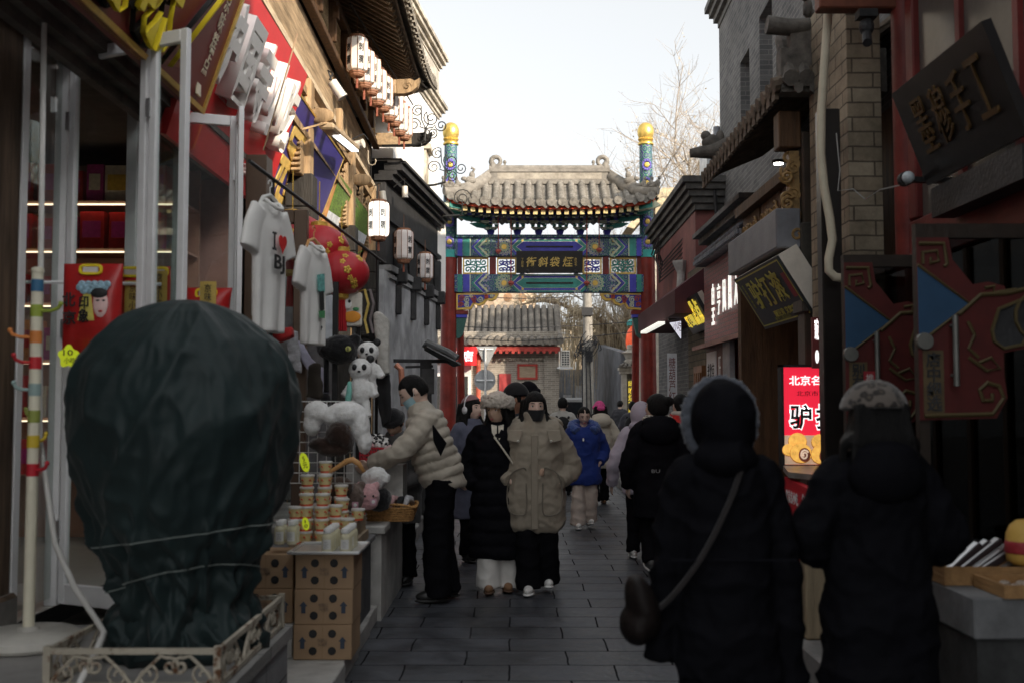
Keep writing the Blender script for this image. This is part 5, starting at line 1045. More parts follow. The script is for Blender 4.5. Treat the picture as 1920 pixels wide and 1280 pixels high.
# ---- striped hook pole
p=at(53,1195,4.95); p.z=.452; o=T('coat_stand','cream coat stand with coloured bands and hooks at the left edge','coat stand',p); CR=mat('cream_paint',(.62,.57,.42),.5,var=.06,bump=0)
m=MB(); m.lathe(p,[(.10,0),(.22,.004),(.235,.02),(.235,.05),(.20,.068),(.05,.072),(.045,.09)],32); m.build('base',mat('pale_base',(.5,.48,.43),.6,var=.1,dirt=.3),o,smooth=40)
zt=at(53,512,4.95).z; m=MB(); m.tube([p+Z_*.08,p+Z_*(zt-.452)],.026,16); m.lathe(p+Z_*(zt-.452),[(.026,0),(.029,.003),(.029,.02),(.018,.026)],16); m.build('pole',CR,o,smooth=40)
for k,(y,cn,c,hd) in enumerate(((536,'blue',(.03,.1,.19),(-.3,.5)),(583,'green',(.22,.28,.04),(1,-.1)),(632,'orange',(.55,.16,.04),(-1,-.1)),(680,'red',(.4,.02,.025),(-.5,-.8)),(730,'grey',(.2,.28,.27),(-.7,-.3)),(780,'olive',(.2,.23,.05),(-.5,.4)),(827,'yellow',(.55,.36,.03),(.1,.9)),(880,'crimson',(.4,.015,.025),(.7,-.3)))):
    z=at(53,y,4.95).z; mt=mat('band_'+cn,c,.5,var=.06,bump=0); m=MB(); m.tube([(p.x,p.y,z-.028),(p.x,p.y,z+.028)],.0275,16); d=V((*hd,0)); 
    q=V((p.x,p.y,z)); m.tube([q+d*.02,q+d*.07+Z_*.0,q+d*.105+Z_*.012,q+d*.115+Z_*.03],.0085,7); m.ell(q+d*.116+Z_*.032,.012,8,6); m.build('hook_band',mt,o,smooth=40)
# ---- flexible white hose
m=MB(); pts=[at(84,-40,5.15),at(79,300,5.12),at(75,600,5.1),at(74,820,5.08),at(83,880,5.06),at(104,1020,4.95),at(140,1100,4.8),at(180,1160,4.62),at(195,1186,4.5),at(185,1210,4.35),at(150,1278,4.15),at(140,1310,4.1)]
m.tube(pts,.0135,10); m.build('hose',mat('white_hose',(.5,.49,.46),.5,var=.05,bump=0),None,smooth=True,label='white flexible hose hanging down past the coat stand to the iron frame',cat='hose')
# ---- red gift bags on a display rail behind the glass
rl=MB(); rl.tube([(-2.75,5.62,2.2),(-1.9,5.75,2.2)],.01,6); rl.build('display_rail',ALU,None,label='thin metal rail carrying the red gift bags',cat='rail')
RB=mat('bag_red',(.30,.012,.012),.3,var=.2,scale=10,bump=.05)
def bag(lab,pa,pb,y0,y1,Y,face=False,tilt=0):
    a=at(pa,y0,Y); b=at(pb,y1,Y); o=T('gift_bag',lab,'gift bag',((a.x+b.x)/2,Y,b.z)); w,h=b.x-a.x,a.z-b.z; m=MB(); c=(a+b)/2
    n=10; rings=[]
    for i in range(n+1):
        t=i/n; hw=w/2*(1-.03*math.sin(t*math.pi)); th=.05*math.sin(math.pi*min(1,t*1.0))**.6+.004; z=lerp(b.z,a.z,t); rings.append([V((c.x+hw*math.copysign(abs(math.cos(q))**.5,math.cos(q))+tilt*(z-c.z),Y+th*math.sin(q),z)) for q in [2*math.pi*j/24 for j in range(24)]])
    m.loft(rings); m.build('pouch',RB,o,smooth=50)
    m=MB(); f=Y-.02; m.tube([V((c.x+.055*math.copysign(abs(math.cos(q))**.5,math.cos(q)),f-.02,a.z-.035+.022*math.copysign(abs(math.sin(q))**.5,math.sin(q)))) for q in [2*math.pi*j/20 for j in range(20)]],.009,5,closed=True); m.build('handle_hole',YEL,o)
    m=MB(); m.bb(c.x-.04,c.x+.04,f-.025,f-.018,a.z-.05,a.z-.022); m.build('slot',mat('pale_slot',(.5,.45,.42),.5,bump=0),o)
    if face:
        txt('北',.07,.075,(a.x+.055,Y-.058,c.z+.05),X_,Z_,BLK,o,bold=.02); txt('京',.07,.075,(a.x+.06,Y-.06,c.z-.045),X_,Z_,BLK,o,bold=.02); txt('印象',.055,.14,(a.x+.135,Y-.06,c.z+.0),X_,Z_,BLK,o,bold=.02,vert=True)
        m=MB(); m.mi=0; m.ell((c.x+.06,Y-.052,c.z+.03),(.04,.012,.075),14,8); m.mi=1; 
        for k in range(14): m.ell((c.x-.01+.011*k-.04,Y-.054,c.z+.115+.02*math.sin(k*2.1)),(.022,.01,.02),8,5)
        m.mi=2; m.ell((c.x+.055,Y-.06,c.z+.085),(.045,.01,.028),10,6); m.ell((c.x+.05,Y-.063,c.z+.045),(.011,.004,.005),8,4); m.ell((c.x+.08,Y-.062,c.z+.045),(.009,.004,.005),8,4); m.mi=3; m.ell((c.x+.065,Y-.064,c.z-.012),(.012,.004,.006),8,4); m.mi=4; m.prism([(c.x-.06,Y-.054,c.z-.06),(c.x+.03,Y-.054,c.z-.06),(c.x+.01,Y-.054,c.z+.08),(c.x-.03,Y-.054,c.z+.08)],(0,.004,0))
        m.build('opera_portrait',[mat('powder_pink',(.62,.38,.36),.5,bump=0),mat('headdress_blue',(.2,.33,.42),.5,var=.5,scale=60,bump=0),BLK,RB,mat('robe_yellow',(.5,.42,.08),.5,var=.3,bump=0)],o)
    else:
        m=MB(); m.bb(c.x-.03,c.x+.06,Y-.056,Y-.05,c.z-.1,c.z+.12); q=m.build('label_panel',mat('label_ochre',(.4,.27,.06),.5,bump=0),o); txt('京味小吃',.04,.19,(c.x+.015,Y-.058,c.z+.01),X_,Z_,BLK,q,vert=True,depth=.002)
bag('red gift bag with an opera portrait behind the glass door',120,228,495,668,5.66,True); bag('red gift bag with an ochre label behind the glass door',226,275,500,640,5.8); bag('small red gift bag peeping between the folding doors',280,318,500,600,6.0); bag('red gift bag lying tilted on top behind the covered shape',348,432,540,600,5.95,tilt=.1)
m=MB(); c=at(128,668,5.5); m.prism([c+V((.05*math.cos(a)*(1+.15*math.sin(5*a)),0,.055*math.sin(a)*(1+.15*math.sin(5*a)))) for a in [2*math.pi*j/30 for j in range(30)]],(0,.006,0)); ob=m.build('price_card',mat('fluor_yellow',(.55,.68,.02),.5,var=.03,bump=0,emit=.12),None,label='fluorescent yellow price card hanging behind the glass at far left',cat='price card'); txt('10',.05,.03,c+V((0,-.002,.02)),X_,Z_,BLK,ob,depth=.002); txt('小吃',.06,.03,c+V((.01,-.002,-.02)),X_,Z_,BLK,ob,depth=.002)
# ---- hanging rail, brown framed glass case, dark cabinet
CASE=mat('brown_metal',(.075,.05,.035),.45,.3,.1,bump=0)
o=T('glass_case','brown framed glass case behind the hanging tee shirts','display case',(-1.9,8.3,0)); a=at(516,395,8.0); b=at(578,395,8.0)
m=MB(); m.bb(b.x-.1,b.x,7.96,8.04,.7,a.z); m.bb(a.x-.1,b.x-.101,7.96,8.04,a.z-.1,a.z); m.bb(a.x-.2,a.x-.101,7.96,8.04,.7,a.z); m.build('frame',CASE,o,bevel=.006); m=MB(); m.bb(a.x-.1,b.x-.102,7.995,8.0,.7,a.z-.102); m.build('pane',GLASS,o)
m=MB(); a=at(474,290,7.6); b=at(500,290,7.6); m.bb(a.x-.05,b.x,7.6,7.8,.65,a.z); m.build('dark_cabinet',CASE,None,label='tall dark cabinet standing behind the first tee shirt',cat='cabinet',bevel=.006)
rl=MB(); rl.tube([(-1.47,5.9,at(505,362,6.2).z+.12),(-1.15,9.6,at(505,362,6.2).z+.03)],.012,8); rl.tube([(-1.18,9.3,.65),(-1.18,9.3,at(505,362,6.2).z+.03)],.014,8); rl.tube([(-1.44,6.35,.65),(-1.44,6.35,at(505,362,6.2).z+.1)],.014,8); rl.build('garment_rail',IRON,None,label='thin black garment rail above the left stall',cat='rail')
TEE=mat('white_cotton',(.62,.61,.58),.9,var=.06,scale=4,bump=.25,bscale=9,spec=.1)
def tshirt(lab,px,py,Y,w,h,ang,hm):
    c=at(px,py,Y); o=T('tee_shirt',lab,'tee shirt',c-Z_*h); d=V((math.cos(ang),math.sin(ang),0)); nn=V((d.y,-d.x,0))   # nn faces the viewer side
    out=[(-.16,0),(-.09,.035),(-.05,-.01),(0,-.045),(.05,-.01),(.09,.035),(.16,0),(.235,-.045),(.33,-.30),(.235,-.34),(.205,-.22),(.225,-h),(-.225,-h),(-.205,-.22),(-.235,-.34),(-.33,-.30),(-.235,-.045)]
    # clip grid to outline via width function
    m=MB(); N=34; rings=[]
    def half(t): # t depth below shoulder
        return .165+.06*min(1,t/.06)+.0*t if t<.06 else .222+.012*math.sin(t*6)
    for i in range(N+1):
        t=h*i/N; hw=half(t)*w/.45; fl=.035*(t/h)**1.2; ring=[]
        for j in range(40):
            q=2*math.pi*j/40; cx,sx=math.cos(q),math.sin(q); k=math.copysign(abs(cx)**.75,cx); wv=fl*.55*math.sin(cx*7+1+t*2)*(1 if sx>0 else -1)*.6
            ring.append(c+d*(hw*k)+nn*(sx*(.016+.024*min(1,t/.15)*1.0)+wv*1.3)+Z_*(-t+ (0 if t>.02 else 0)))
        rings.append(ring)
    m.loft(rings)
    for s in (-1,1): m.tube([c+d*s*.17*w/.45-Z_*.05,c+d*s*.26*w/.45-Z_*.16,c+d*s*.31*w/.45-Z_*.30],[.08,.085,.09],14,sq=(1,.4),up0=nn)
    tb=rem(m,'shirt_body',TEE,o,.011,3)
    m=MB(); m.tube([c+d*(.075*math.cos(q))+nn*(.045*math.sin(q)+.02)+Z_*(.008-.045*max(0,math.sin(q))) for q in [2*math.pi*j/24 for j in range(24)]],.011,6,closed=True); m.build('neckband',TEE,o,smooth=True)
    m=MB(); m.tube([c-d*.17*w/.45-Z_*.03,c-d*.08+Z_*.025,c+Z_*.05,c+d*.08+Z_*.025,c+d*.17*w/.45-Z_*.03],.011,6); m.tube([c+Z_*.05,c+Z_*.09]+[c+Z_*.115+d*.022*math.cos(q)+Z_*.022*math.sin(q) for q in (-1.57,-.6,.4,1.5,2.6,3.4)],.004,5); m.build('hanger',hm,o)
    return o,c,d,nn
WH=mat('white_hanger',(.55,.55,.52),.5,bump=0); WDH=mat('wood_hanger',(.42,.2,.07),.45,var=.25,bump=.05)
o,c,d,nn=tshirt('white souvenir tee shirt with black letters and a red heart',506,382,6.15,.33,.75,R(74),WH)
m=MB()
for (wx,z0_,z1_) in ((.045,-.19,-.178),(.045,-.282,-.27),(.014,-.27,-.19)): m.prism([c+d*(-.055+q)+nn*.062+Z_*z for q,z in ((-wx/2,z0_),(wx/2,z0_),(wx/2,z1_),(-wx/2,z1_))],nn*.004)
m.build('letter',BLK,o); txt('BJ',.12,.11,c+d*.0+nn*.066-Z_*.36,d,Z_,BLK,o,bold=.02)
m=MB(); m.prism([c+d*(.035+.05*16*math.sin(q)**3/17)+nn*.066+Z_*(-.23+.055*(13*math.cos(q)-5*math.cos(2*q)-2*math.cos(3*q)-math.cos(4*q))/15) for q in [2*math.pi*j/36 for j in range(36)]],nn*.004); m.build('heart',mat('heart_red',(.55,.02,.02),.6,bump=0),o)
o,c,d,nn=tshirt('white tee shirt with a green printed figure on a wooden hanger',588,462,7.1,.32,.66,R(76),WDH)
m=MB(); m.mi=0; m.prism([c+d*x+nn*.055+Z_*z for x,z in ((-.06,-.2),(.05,-.18),(.06,-.3),(.02,-.33),(-.05,-.3))],nn*.004); m.mi=1; m.prism([c+d*x+nn*.059+Z_*z for x,z in ((-.03,-.31),(.03,-.3),(.045,-.42),(.0,-.45),(-.02,-.42))],nn*.004); m.mi=2; m.prism([c+d*x+nn*.061+Z_*z for x,z in ((-.04,-.44),(.05,-.43),(.05,-.48),(-.03,-.485))],nn*.004)
m.build('print',[mat('print_teal',(.1,.3,.28),.7,var=.5,scale=40,bump=0),BLK,mat('print_green',(.05,.2,.08),.7,bump=0)],o); txt('P',.02,.03,c+nn*.063-Z_*.55,d,Z_,BLK,o)
# ---- round red lanterns
LR=mat('lantern_red_cloth',(.32,.014,.02),.45,var=.12,scale=5,bump=.05); LG=mat('lantern_gold_print',(.5,.3,.05),.45,.3,.15,bump=0)
def redlan(lab,px,py,Y,r):
    c=at(px,py,Y); o=T('red_lantern',lab,'lantern',c-Z_*r*.8,'round red lanterns with gold prints hung over the left stall'); m=MB()
    rings=[]
    for i in range(25):
        a=math.pi*(.06+.88*i/24); rings.append([c+V((r*math.sin(a)*math.cos(q)*(1-.02*(j%6==0)),r*math.sin(a)*math.sin(q)*(1-.02*(j%6==0)),r*.8*math.cos(a))) for j,q in [(j,2*math.pi*j/72) for j in range(72)]])
    m.loft(rings); m.build('shade',LR,o,smooth=True)
    m=MB(); rn=random.Random(px)
    for k in range(30):
        a=rn.uniform(.7,2.3); q=rn.uniform(0,6.28); n=V((math.sin(a)*math.cos(q),math.sin(a)*math.sin(q),math.cos(a))); p=c+V((n.x*r,n.y*r,n.z*r*.8)); M=n.to_track_quat('Z','Y').to_matrix(); s=r*rn.uniform(.10,.18)
        for j in range(5): m.ell(p+M@V((s*.6*math.cos(j*1.257),s*.6*math.sin(j*1.257),-.002)),(s*.42,s*.42,.006),7,4,M)
        m.ell(p,(s*.3,s*.3,.009),6,4,M)
    m.build('gold_print',LG,o)
    m=MB(); m.lathe(c+Z_*r*.76,[(r*.28,0),(r*.28,.03),(r*.15,.04)],16); m.tube([c+Z_*r*.8,c+Z_*(r*.8+.35)],.005,5)
    m.build('cap',LG,o); m=MB(); m.lathe(c-Z_*r*.76,[(r*.15,-.05),(r*.28,-.03),(r*.28,.01)],16); m.build('base_cap',LG,o)
    m=MB()
    for k in range(14): a=k*.4488; m.tube([c+V((.03*math.cos(a),.03*math.sin(a),-r*.8-.02)),c+V((.04*math.cos(a),.04*math.sin(a),-r*.8-.28))],.008,4)
    m.build('tassel',LR,o)
redlan('red gold-printed lantern seen through the brown framed glass case',548,455,8.6,.30); redlan('red gold-printed lantern half hidden above the wooden hanger',598,468,8.4,.24); redlan('red gold-printed lantern hanging clear beside the second tee shirt',640,512,8.3,.19*1.15)
# ---- white paper lanterns
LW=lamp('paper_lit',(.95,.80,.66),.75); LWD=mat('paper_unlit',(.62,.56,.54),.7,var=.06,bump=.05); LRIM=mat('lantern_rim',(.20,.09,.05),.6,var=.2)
def paplan(lab,c,r,h,mt,rot=0,txts='刺猬',group=None):
    o=T('paper_lantern',lab,'lantern',c-Z_*h/2,group); m=MB(); n=10; prof=[(.72,-.5),(.93,-.46),(1,-.38),(1,0),(1,.38),(.93,.46),(.72,.5)]
    m.loft([[c+V((r*a*math.cos(rot+2*math.pi*(j+.5)/n),r*a*math.sin(rot+2*math.pi*(j+.5)/n),h*b)) for j in range(n)] for a,b in prof]); m.build('paper_shade',mt,o)
    m=MB()
    for j in range(n):
        q=rot+2*math.pi*(j+.5)/n; m.tube([c+V((r*a*1.005*math.cos(q),r*a*1.005*math.sin(q),h*b)) for a,b in prof],.0055,4)
    m.lathe(c+Z_*h*.5,[(r*.74,-.004),(r*.74,.03),(r*.6,.035)],n); m.lathe(c-Z_*h*.5,[(r*.55,-.06),(r*.6,-.05),(r*.66,-.045),(r*.68,-.02),(r*.75,-.018),(r*.75,.004)],n); m.tube([c+Z_*h*.52,c+Z_*(h*.52+.25)],.005,5); m.build('rim',LRIM,o)
    for q0 in (-.9,-2.4,.5):
        k=round((q0-rot)/(2*math.pi/n)); q=rot+2*math.pi*k/n; d=V((math.cos(q),math.sin(q),0)); f=c+d*r*.953; rt=V((-d.y,d.x,0))
        for i,ch in enumerate(txts): txt(ch,r*.46,h*.24,f+Z_*h*(.16-.36*i)+d*.002,rt,Z_,BLK,o,depth=.003,bold=.02)
    m=MB()
    for k in range(6): m.tube([c-Z_*(h*.5+.06)+V((.008*math.cos(k),.008*math.sin(k),0)),c-Z_*(h*.5+.2)+V((.012*math.cos(k),.012*math.sin(k),0))],.005,4)
    m.build('tassel',mat('tassel_brown',(.25,.08,.05),.8,bump=0),o); return o
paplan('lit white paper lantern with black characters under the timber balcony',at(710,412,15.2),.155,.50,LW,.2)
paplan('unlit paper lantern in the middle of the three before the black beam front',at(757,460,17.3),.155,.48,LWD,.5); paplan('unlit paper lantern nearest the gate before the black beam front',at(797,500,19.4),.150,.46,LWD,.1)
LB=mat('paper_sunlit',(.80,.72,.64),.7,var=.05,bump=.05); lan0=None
for k in range(9):
    y=13.0+.4*k; c=V((-1.92+.081*(y-13.0),y,5.86-.03*(k%2))); lab='white paper lantern in the balcony row, '+('nearest the red sign board','second','third','fourth','middle one','sixth','seventh','eighth','last one by the curled beam end')[k]
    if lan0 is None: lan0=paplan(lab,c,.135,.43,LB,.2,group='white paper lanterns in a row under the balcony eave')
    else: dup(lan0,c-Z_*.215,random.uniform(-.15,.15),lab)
m=MB(); m.tube([(-1.95,12.6,6.36),(-1.60,17.0,6.36)],.012,5); m.build('lantern_wire',IRON,None,label='dark wire carrying the row of balcony lanterns',cat='wire')
# ---- spotlights, flood lamp
def spot(lab,px,py,Y,d,wall):
    c=at(px,py,Y); d=V(d).normalized(); o=T('spotlight',lab,'spotlight',c); m=MB(); m.tube([c-d*.09,c+d*.09],.052,14); m.tube([c+d*.085,c+d*.10],.058,14); m.build('housing',mat('aged_white_metal',(.55,.5,.42),.5,.2,.12,bump=0),o,smooth=40); m=MB(); w_=V(wall); m.tube([c-d*.09,c-d*.16+Z_*.06,L(c,w_,.6)+Z_*.1,w_],.009,5); m.build('arm',IRON,o); return o
spot('spotlight high on the plank fascia beside the red sign board',632,168,10.6,(.55,.1,-.8),at(618,150,10.4)); spot('spotlight near the long lamp under the plank fascia',668,272,13.2,(.75,-.2,.1),at(690,262,14.2)); spot('spotlight on a curled arm beside the lit paper lantern',718,370,16.6,(.15,-.05,-1),at(700,350,17.0)); spot('pale spotlight on the black beam front above the lanterns',759,360,17.6,(.05,0,-1),at(738,352,17.6))
a,b=at(612,236,10.8),at(662,278,12.6); o=T('flood_lamp','long trough lamp slung under the plank fascia','lamp',(a+b)/2); m=MB(); m.beam(a,b,.16,.07); m.build('hood',mat('hood_wood',(.28,.2,.12),.6,var=.3),o,bevel=.02); m=MB(); m.beam(L(a,b,.25)-Z_*.04+X_*.03,L(a,b,.98)-Z_*.04+X_*.03,.08,.02); m.build('tube',lamp('tube_glow',(1,.97,.9),1.2),o)
m=MB(); m.tube([a+Z_*.03,a+V((-.2,-.3,-.12))],.012,5); m.box(L(a,b,.45)+Z_*.16,(.06,.12,.28)); m.build('strut',WOOD,o)
m=MB(); c=at(690,300,13.2); m.tube([c+Z_*.12,c+Z_*.0]+[c+V((.05+.05*math.cos(q),0,-.02+.05*math.sin(q))) for q in (3.1,3.9,4.7,5.5,6.3,6.9)],.008,5); m.build('iron_hook',mat('old_hook',(.3,.25,.18),.5,.4,bump=0),None,label='single iron hook hanging below the plank fascia',cat='hook')
# ---- wrought iron scroll brackets
def scrollarm(lab,pts,c,sz,Y):
    o=T('scroll_bracket',lab,'iron bracket',at(*pts[0],Y)); m=MB(); m.tube([at(x,y,Y) for x,y in pts],.022,7); m.tube([at(pts[-2][0]-6,pts[-2][1]+2,Y)+Z_*-.0,at(pts[-2][0]-6,pts[-2][1]+10,Y)],.014,6); m.build('arm',IRON,o); m=MB(); cc=at(*c,Y)
    for k,(dx,dz,r,a) in enumerate(((-.18,.02,.11,0),(-.12,.24,.10,1),(.1,.12,.13,2.2),(.26,.0,.10,3),(.12,-.12,.09,4))): 
        q=cc+V((dx,0,dz))*sz; m.tube([at(*pts[-1],Y),L(at(*pts[-1],Y),q,.5)]+spiral(q,X_,Z_,r*sz,r*.2*sz,1.6,a,22),.010,5)
    m.build('scroll',IRON,o)
scrollarm('black iron scroll bracket on the second balcony beam end',[(716,274),(780,272),(796,264),(798,242)],(797,236),1.0,16.9); scrollarm('black iron scroll bracket reaching toward the left gate column',[(760,352),(815,347),(834,342),(836,322)],(834,316),1.15,19.5)
m=MB(); m.tube([at(805,407,21.3),at(862,404,21.6)],.02,6); m.tube(spiral(at(866,372,21.6),X_,Z_,.2,.03,1.8,0,24)+[at(866,404,21.6)],.011,5); m.build('scroll_bracket',IRON,None,label='small black iron rod and scroll under the left corner of the gate roof',cat='iron bracket')
# ---- little tiled roof post
Y=13.5; c=at(806,676,Y); o=T('roofed_post','small roofed notice post with dark bracket arm in front of the grey wall','notice post',(c.x,Y,0)); m=MB(); m.bb(c.x-.12,c.x+.02,Y-.04,Y+.1,0.16,c.z); m.build('post',BLK,o); m=MB(); a=at(738,676,Y); m.beam(a,at(850,677,Y),.05,.045); m.beam(a+V((.15,0,-.08)),at(812,686,Y),.03,.03); m.build('arm',BLK,o)
m=MB(); e0=at(791,642,Y)
for k in range(6):
    t=k/5; m.tube([V((e0.x+.08*t,Y+.3-.12*k,e0.z-.01)),V((e0.x+.2+.03*k,Y+.26-.12*k,e0.z-.13)),V((c.x+.22+.03*k,Y+.22-.12*k,c.z+.02))],.04,7)
m.prism([V((e0.x,Y+.36,e0.z)),V((c.x+.28,Y+.3,c.z)),V((c.x+.42,Y-.45,c.z)),V((e0.x+.1,Y-.4,e0.z))],(0,0,-.03)) if False else m.prism([V((e0.x,Y+.36,e0.z-.06)),V((c.x+.28,Y+.3,c.z-.05)),V((c.x+.42,Y-.45,c.z-.05)),V((e0.x+.1,Y-.4,e0.z-.06))],(0,0,-.02)); m.build('tile_roof',mat('mini_tile',(.10,.105,.105),.8,var=.3),o)
m=MB(); m.bb(c.x-.1,c.x+.06,Y-.06,Y-.042,c.z-.42,c.z-.1); m.build('notice',mat('notice_dark',(.03,.03,.03),.5,var=.4),o); m=MB(); a=at(738,690,12.2); m.tube([at(742,683,12.2),at(752,692,12.2),at(754,720,12.2),at(757,760,12.2)],.035,8); m.build('copper_handle',mat('copper',(.36,.14,.09),.5,.2,bump=0),None,label='copper coloured curved pipe end beside the roofed post',cat='pipe')
# ================================================================ left stall goods
CARD=mat('cardboard',(.30,.19,.11),.8,var=.08,scale=3,bump=.06,dirt=.15); INK=mat('print_ink',(.03,.04,.06),.7,bump=0)
def carton(lab,x0,x1,y0,y1,z0,z1,group):
    o=T('carton',lab,'carton',((x0+x1)/2,y0,z0),group); m=MB(); m.bb(x0,x1,y0,y1,z0,z1); m.build('box',CARD,o,bevel=.004); xc,zc=(x0+x1)/2,(z0+z1)/2; f=y0-.002
    for sx in (-1,1):
        for sz in (-1,1): m=MB(); m.lathe((xc+sx*.054,f,zc+sz*.048),[(.023,0),(.023,.0015)],20,Matrix.Rotation(R(90),3,'X')); m.build('vent_hole',BLK,o)
    for sx in (-1,1):
        m=MB(); a=xc+sx*.113; m.prism([(a-.012,f,zc-.035),(a+.012,f,zc-.035),(a+.012,f,zc+.005),(a+.023,f,zc+.005),(a,f,zc+.032),(a-.023,f,zc+.005),(a-.012,f,zc+.005)],(0,-.0015,0))
        m.build('arrow_print',INK,o)
    txt('怕湿向上\n小心轻放',.055,.045,(xc,f,zc),X_,Z_,mat('faint_ink',(.12,.09,.07),.8,bump=0),o,depth=.0015)
    m=MB(); m.bb(xc-.001,xc+.001,y0-.003,y0-.0015,z0+.005,z1-.005); m.build('seam',mat('tape_brown',(.2,.12,.06),.5,bump=0),o)
bx0,bx1=at(553,1150,6.12).x,at(662,1150,6.12).x
for k,l in enumerate(('bottom cardboard carton with four round holes in the front stack','middle cardboard carton with four round holes in the front stack','top cardboard carton with four round holes carrying the bottle tray')):
    carton(l,bx0+.004*(k-1),bx1+.004*(k-1),6.10,6.44,.117+.197*k,.117+.197*k+.195,'cartons with round holes stacked on the ledge')
for k,l in enumerate(('bottom carton of the rear stack half hidden by the covered shape','upper carton of the rear stack half hidden by the covered shape')):
    carton(l,bx0-.345,bx0-.03,6.2,6.5,.25+.197*k+.05,.25+.197*k+.245,'cartons half hidden behind the covered shape')
m=MB(); m.bb(bx0-.5,bx0-.02,6.15,6.55,.117,.298); m.build('crate_base',mat('pale_crate',(.35,.34,.32),.7,dirt=.2),None,label='pale low crate under the half hidden rear cartons',cat='crate')
zt=.117+.197*3
o=T('metal_tray','shallow steel tray on the top carton holding white capped bottles','tray',((bx0+bx1)/2,6.2,zt)); m=MB(); m.bb(bx0-.02,bx1+.03,6.06,6.48,zt,zt+.006); 
for q in ((bx0-.035,bx1+.045,6.045,6.06),(bx0-.035,bx1+.045,6.48,6.495),(bx0-.035,bx0-.02,6.06,6.48),(bx1+.03,bx1+.045,6.06,6.48)): m.bb(*q,zt+.004,zt+.02)
m.build('pan',mat('steel_tray',(.5,.5,.5),.3,.8,.08,bump=0),o,bevel=.003)
LIQ=mat('pale_drink',(.50,.46,.30),.25,var=.05,bump=0); CAPW=mat('white_cap',(.66,.66,.64),.45,var=.03,bump=0); LAB=mat('bottle_label',(.58,.57,.54),.6,var=.05,bump=0); LABI=mat('label_line',(.2,.2,.2),.6,bump=0)
bot0=None
def bottle(lab,c,group):
    global bot0
    if bot0: return dup(bot0,c,random.uniform(-.3,.3),lab,group)
    o=T('bottle',lab,'bottle',(0,0,0),group); m=MB(); m.lathe((0,0,0),[(.026,0),(.030,.004),(.031,.01),(.031,.085),(.027,.1),(.018,.107),(.018,.112)],16); m.build('bottle_body',LIQ,o,smooth=45)
    m=MB(); m.lathe((0,0,0),[(.023,.108),(.0235,.112),(.0235,.132),(.021,.135)],16); m.build('cap',CAPW,o,smooth=45); m=MB(); m.grid(lambda u,v:V((.0317*math.sin(-.8+1.6*u),-.0317*math.cos(-.8+1.6*u),.02+.055*v)),8,1); l=m.build('paper_label',LAB,o,fix=False); m=MB()
    for k in range(4): m.bb(-.014,.012-.004*(k%2),-.0335,-.033,.03+.01*k,.032+.01*k)
    m.build('label_text',LABI,l); o.location=c; bot0=o; return o
for i in range(2):
    for j in range(5): bottle('white capped drink bottle on the steel tray, '+['front','second','third','fourth','back'][j]+' of the '+['inner','lane side'][i]+' file',V((bx0+.20+.082*i+.035*(i==1)*0+(-.02 if i==0 else .0),6.12+.068*j,zt+.006)),'drink bottles on the steel tray') 
for k in range(4): bottle('white capped drink bottle on the rear carton beside the cups, '+['front inner','front outer','back inner','back outer'][k]+' one',V((bx0-.12+.07*(k%2),6.25+.075*(k//2),.495+.197*0+.245+.003)),'drink bottles left of the cup pyramid')
cup0=None; CUPY=mat('cup_yellow',(.58,.45,.20),.45,var=.15,scale=30,bump=0); CUPR=mat('cup_red',(.5,.07,.03),.45,bump=0); LID=glass('cup_lid',(.8,.8,.8),.6,.15)
def cup(lab,c,group):
    global cup0
    if cup0: return dup(cup0,c,random.uniform(-1,1),lab,group)
    o=T('yogurt_cup',lab,'cup',(0,0,0),group); m=MB(); m.mi=1; m.lathe((0,0,0),[(.034,0),(.0355,.012)],18); m.mi=0; m.lathe((0,0,0),[(.0355,.0122),(.043,.062)],18,cap=False); m.build('cup_body',[CUPY,CUPR],o,smooth=45)
    m=MB(); m.lathe((0,0,0),[(.0455,.062),(.0465,.064),(.0465,.070),(.044,.0755),(.038,.0757)],18); m.build('lid',mat('cup_lid_pale',(.55,.54,.5),.3,bump=0),o,smooth=45)
    m=MB()
    for k in range(5):
        a=k*1.2566; p=V((.0408*math.sin(a),-.0408*math.cos(a),.042)); m.ell(p,(.007,.007,.006),6,4); m.ell(p+V((.008*math.cos(a),.008*math.sin(a),-.006)),(.004,.004,.004),5,3)
    m.build('printed_child',CUPR,o); o.location=c; cup0=o; return o
# a wooden step under the cups
m=MB(); m.bb(-1.36,-.98,6.56,7.35,.642,.70); m.bb(-1.36,-1.0,6.8,7.35,.702,.80); m.build('display_step',mat('display_wood',(.2,.15,.1),.7),None,label='two level wooden display step under the yogurt cups',cat='display step')
lc='yellow yogurt cup with red base in the stacked cup pyramid'; gc='yogurt cups stacked in a pyramid'
for si,(x,y,z0,n) in enumerate(((-1.27,6.62,.70,4),(-1.17,6.62,.70,4),(-1.31,6.86,.80,4),(-1.20,6.86,.80,4),(-1.10,6.70,.70,3),(-1.09,6.88,.80,2),(-1.02,6.64,.70,2),(-1.33,6.60,.70,3),(-1.12,7.02,.80,3),(-1.22,7.02,.80,5),(-1.0,7.0,.80,1))):
    for k in range(n): cup('yellow yogurt cup with red base, '+['bottom','second','third','fourth','fifth'][k]+' in the '+['first front','second front','outer middle','central middle','short front','middle lane side','front lane side','far inner','back','tall back','lone back'][si]+' stack',V((x+random.uniform(-.004,.004),y,z0+.0765*k)),gc)
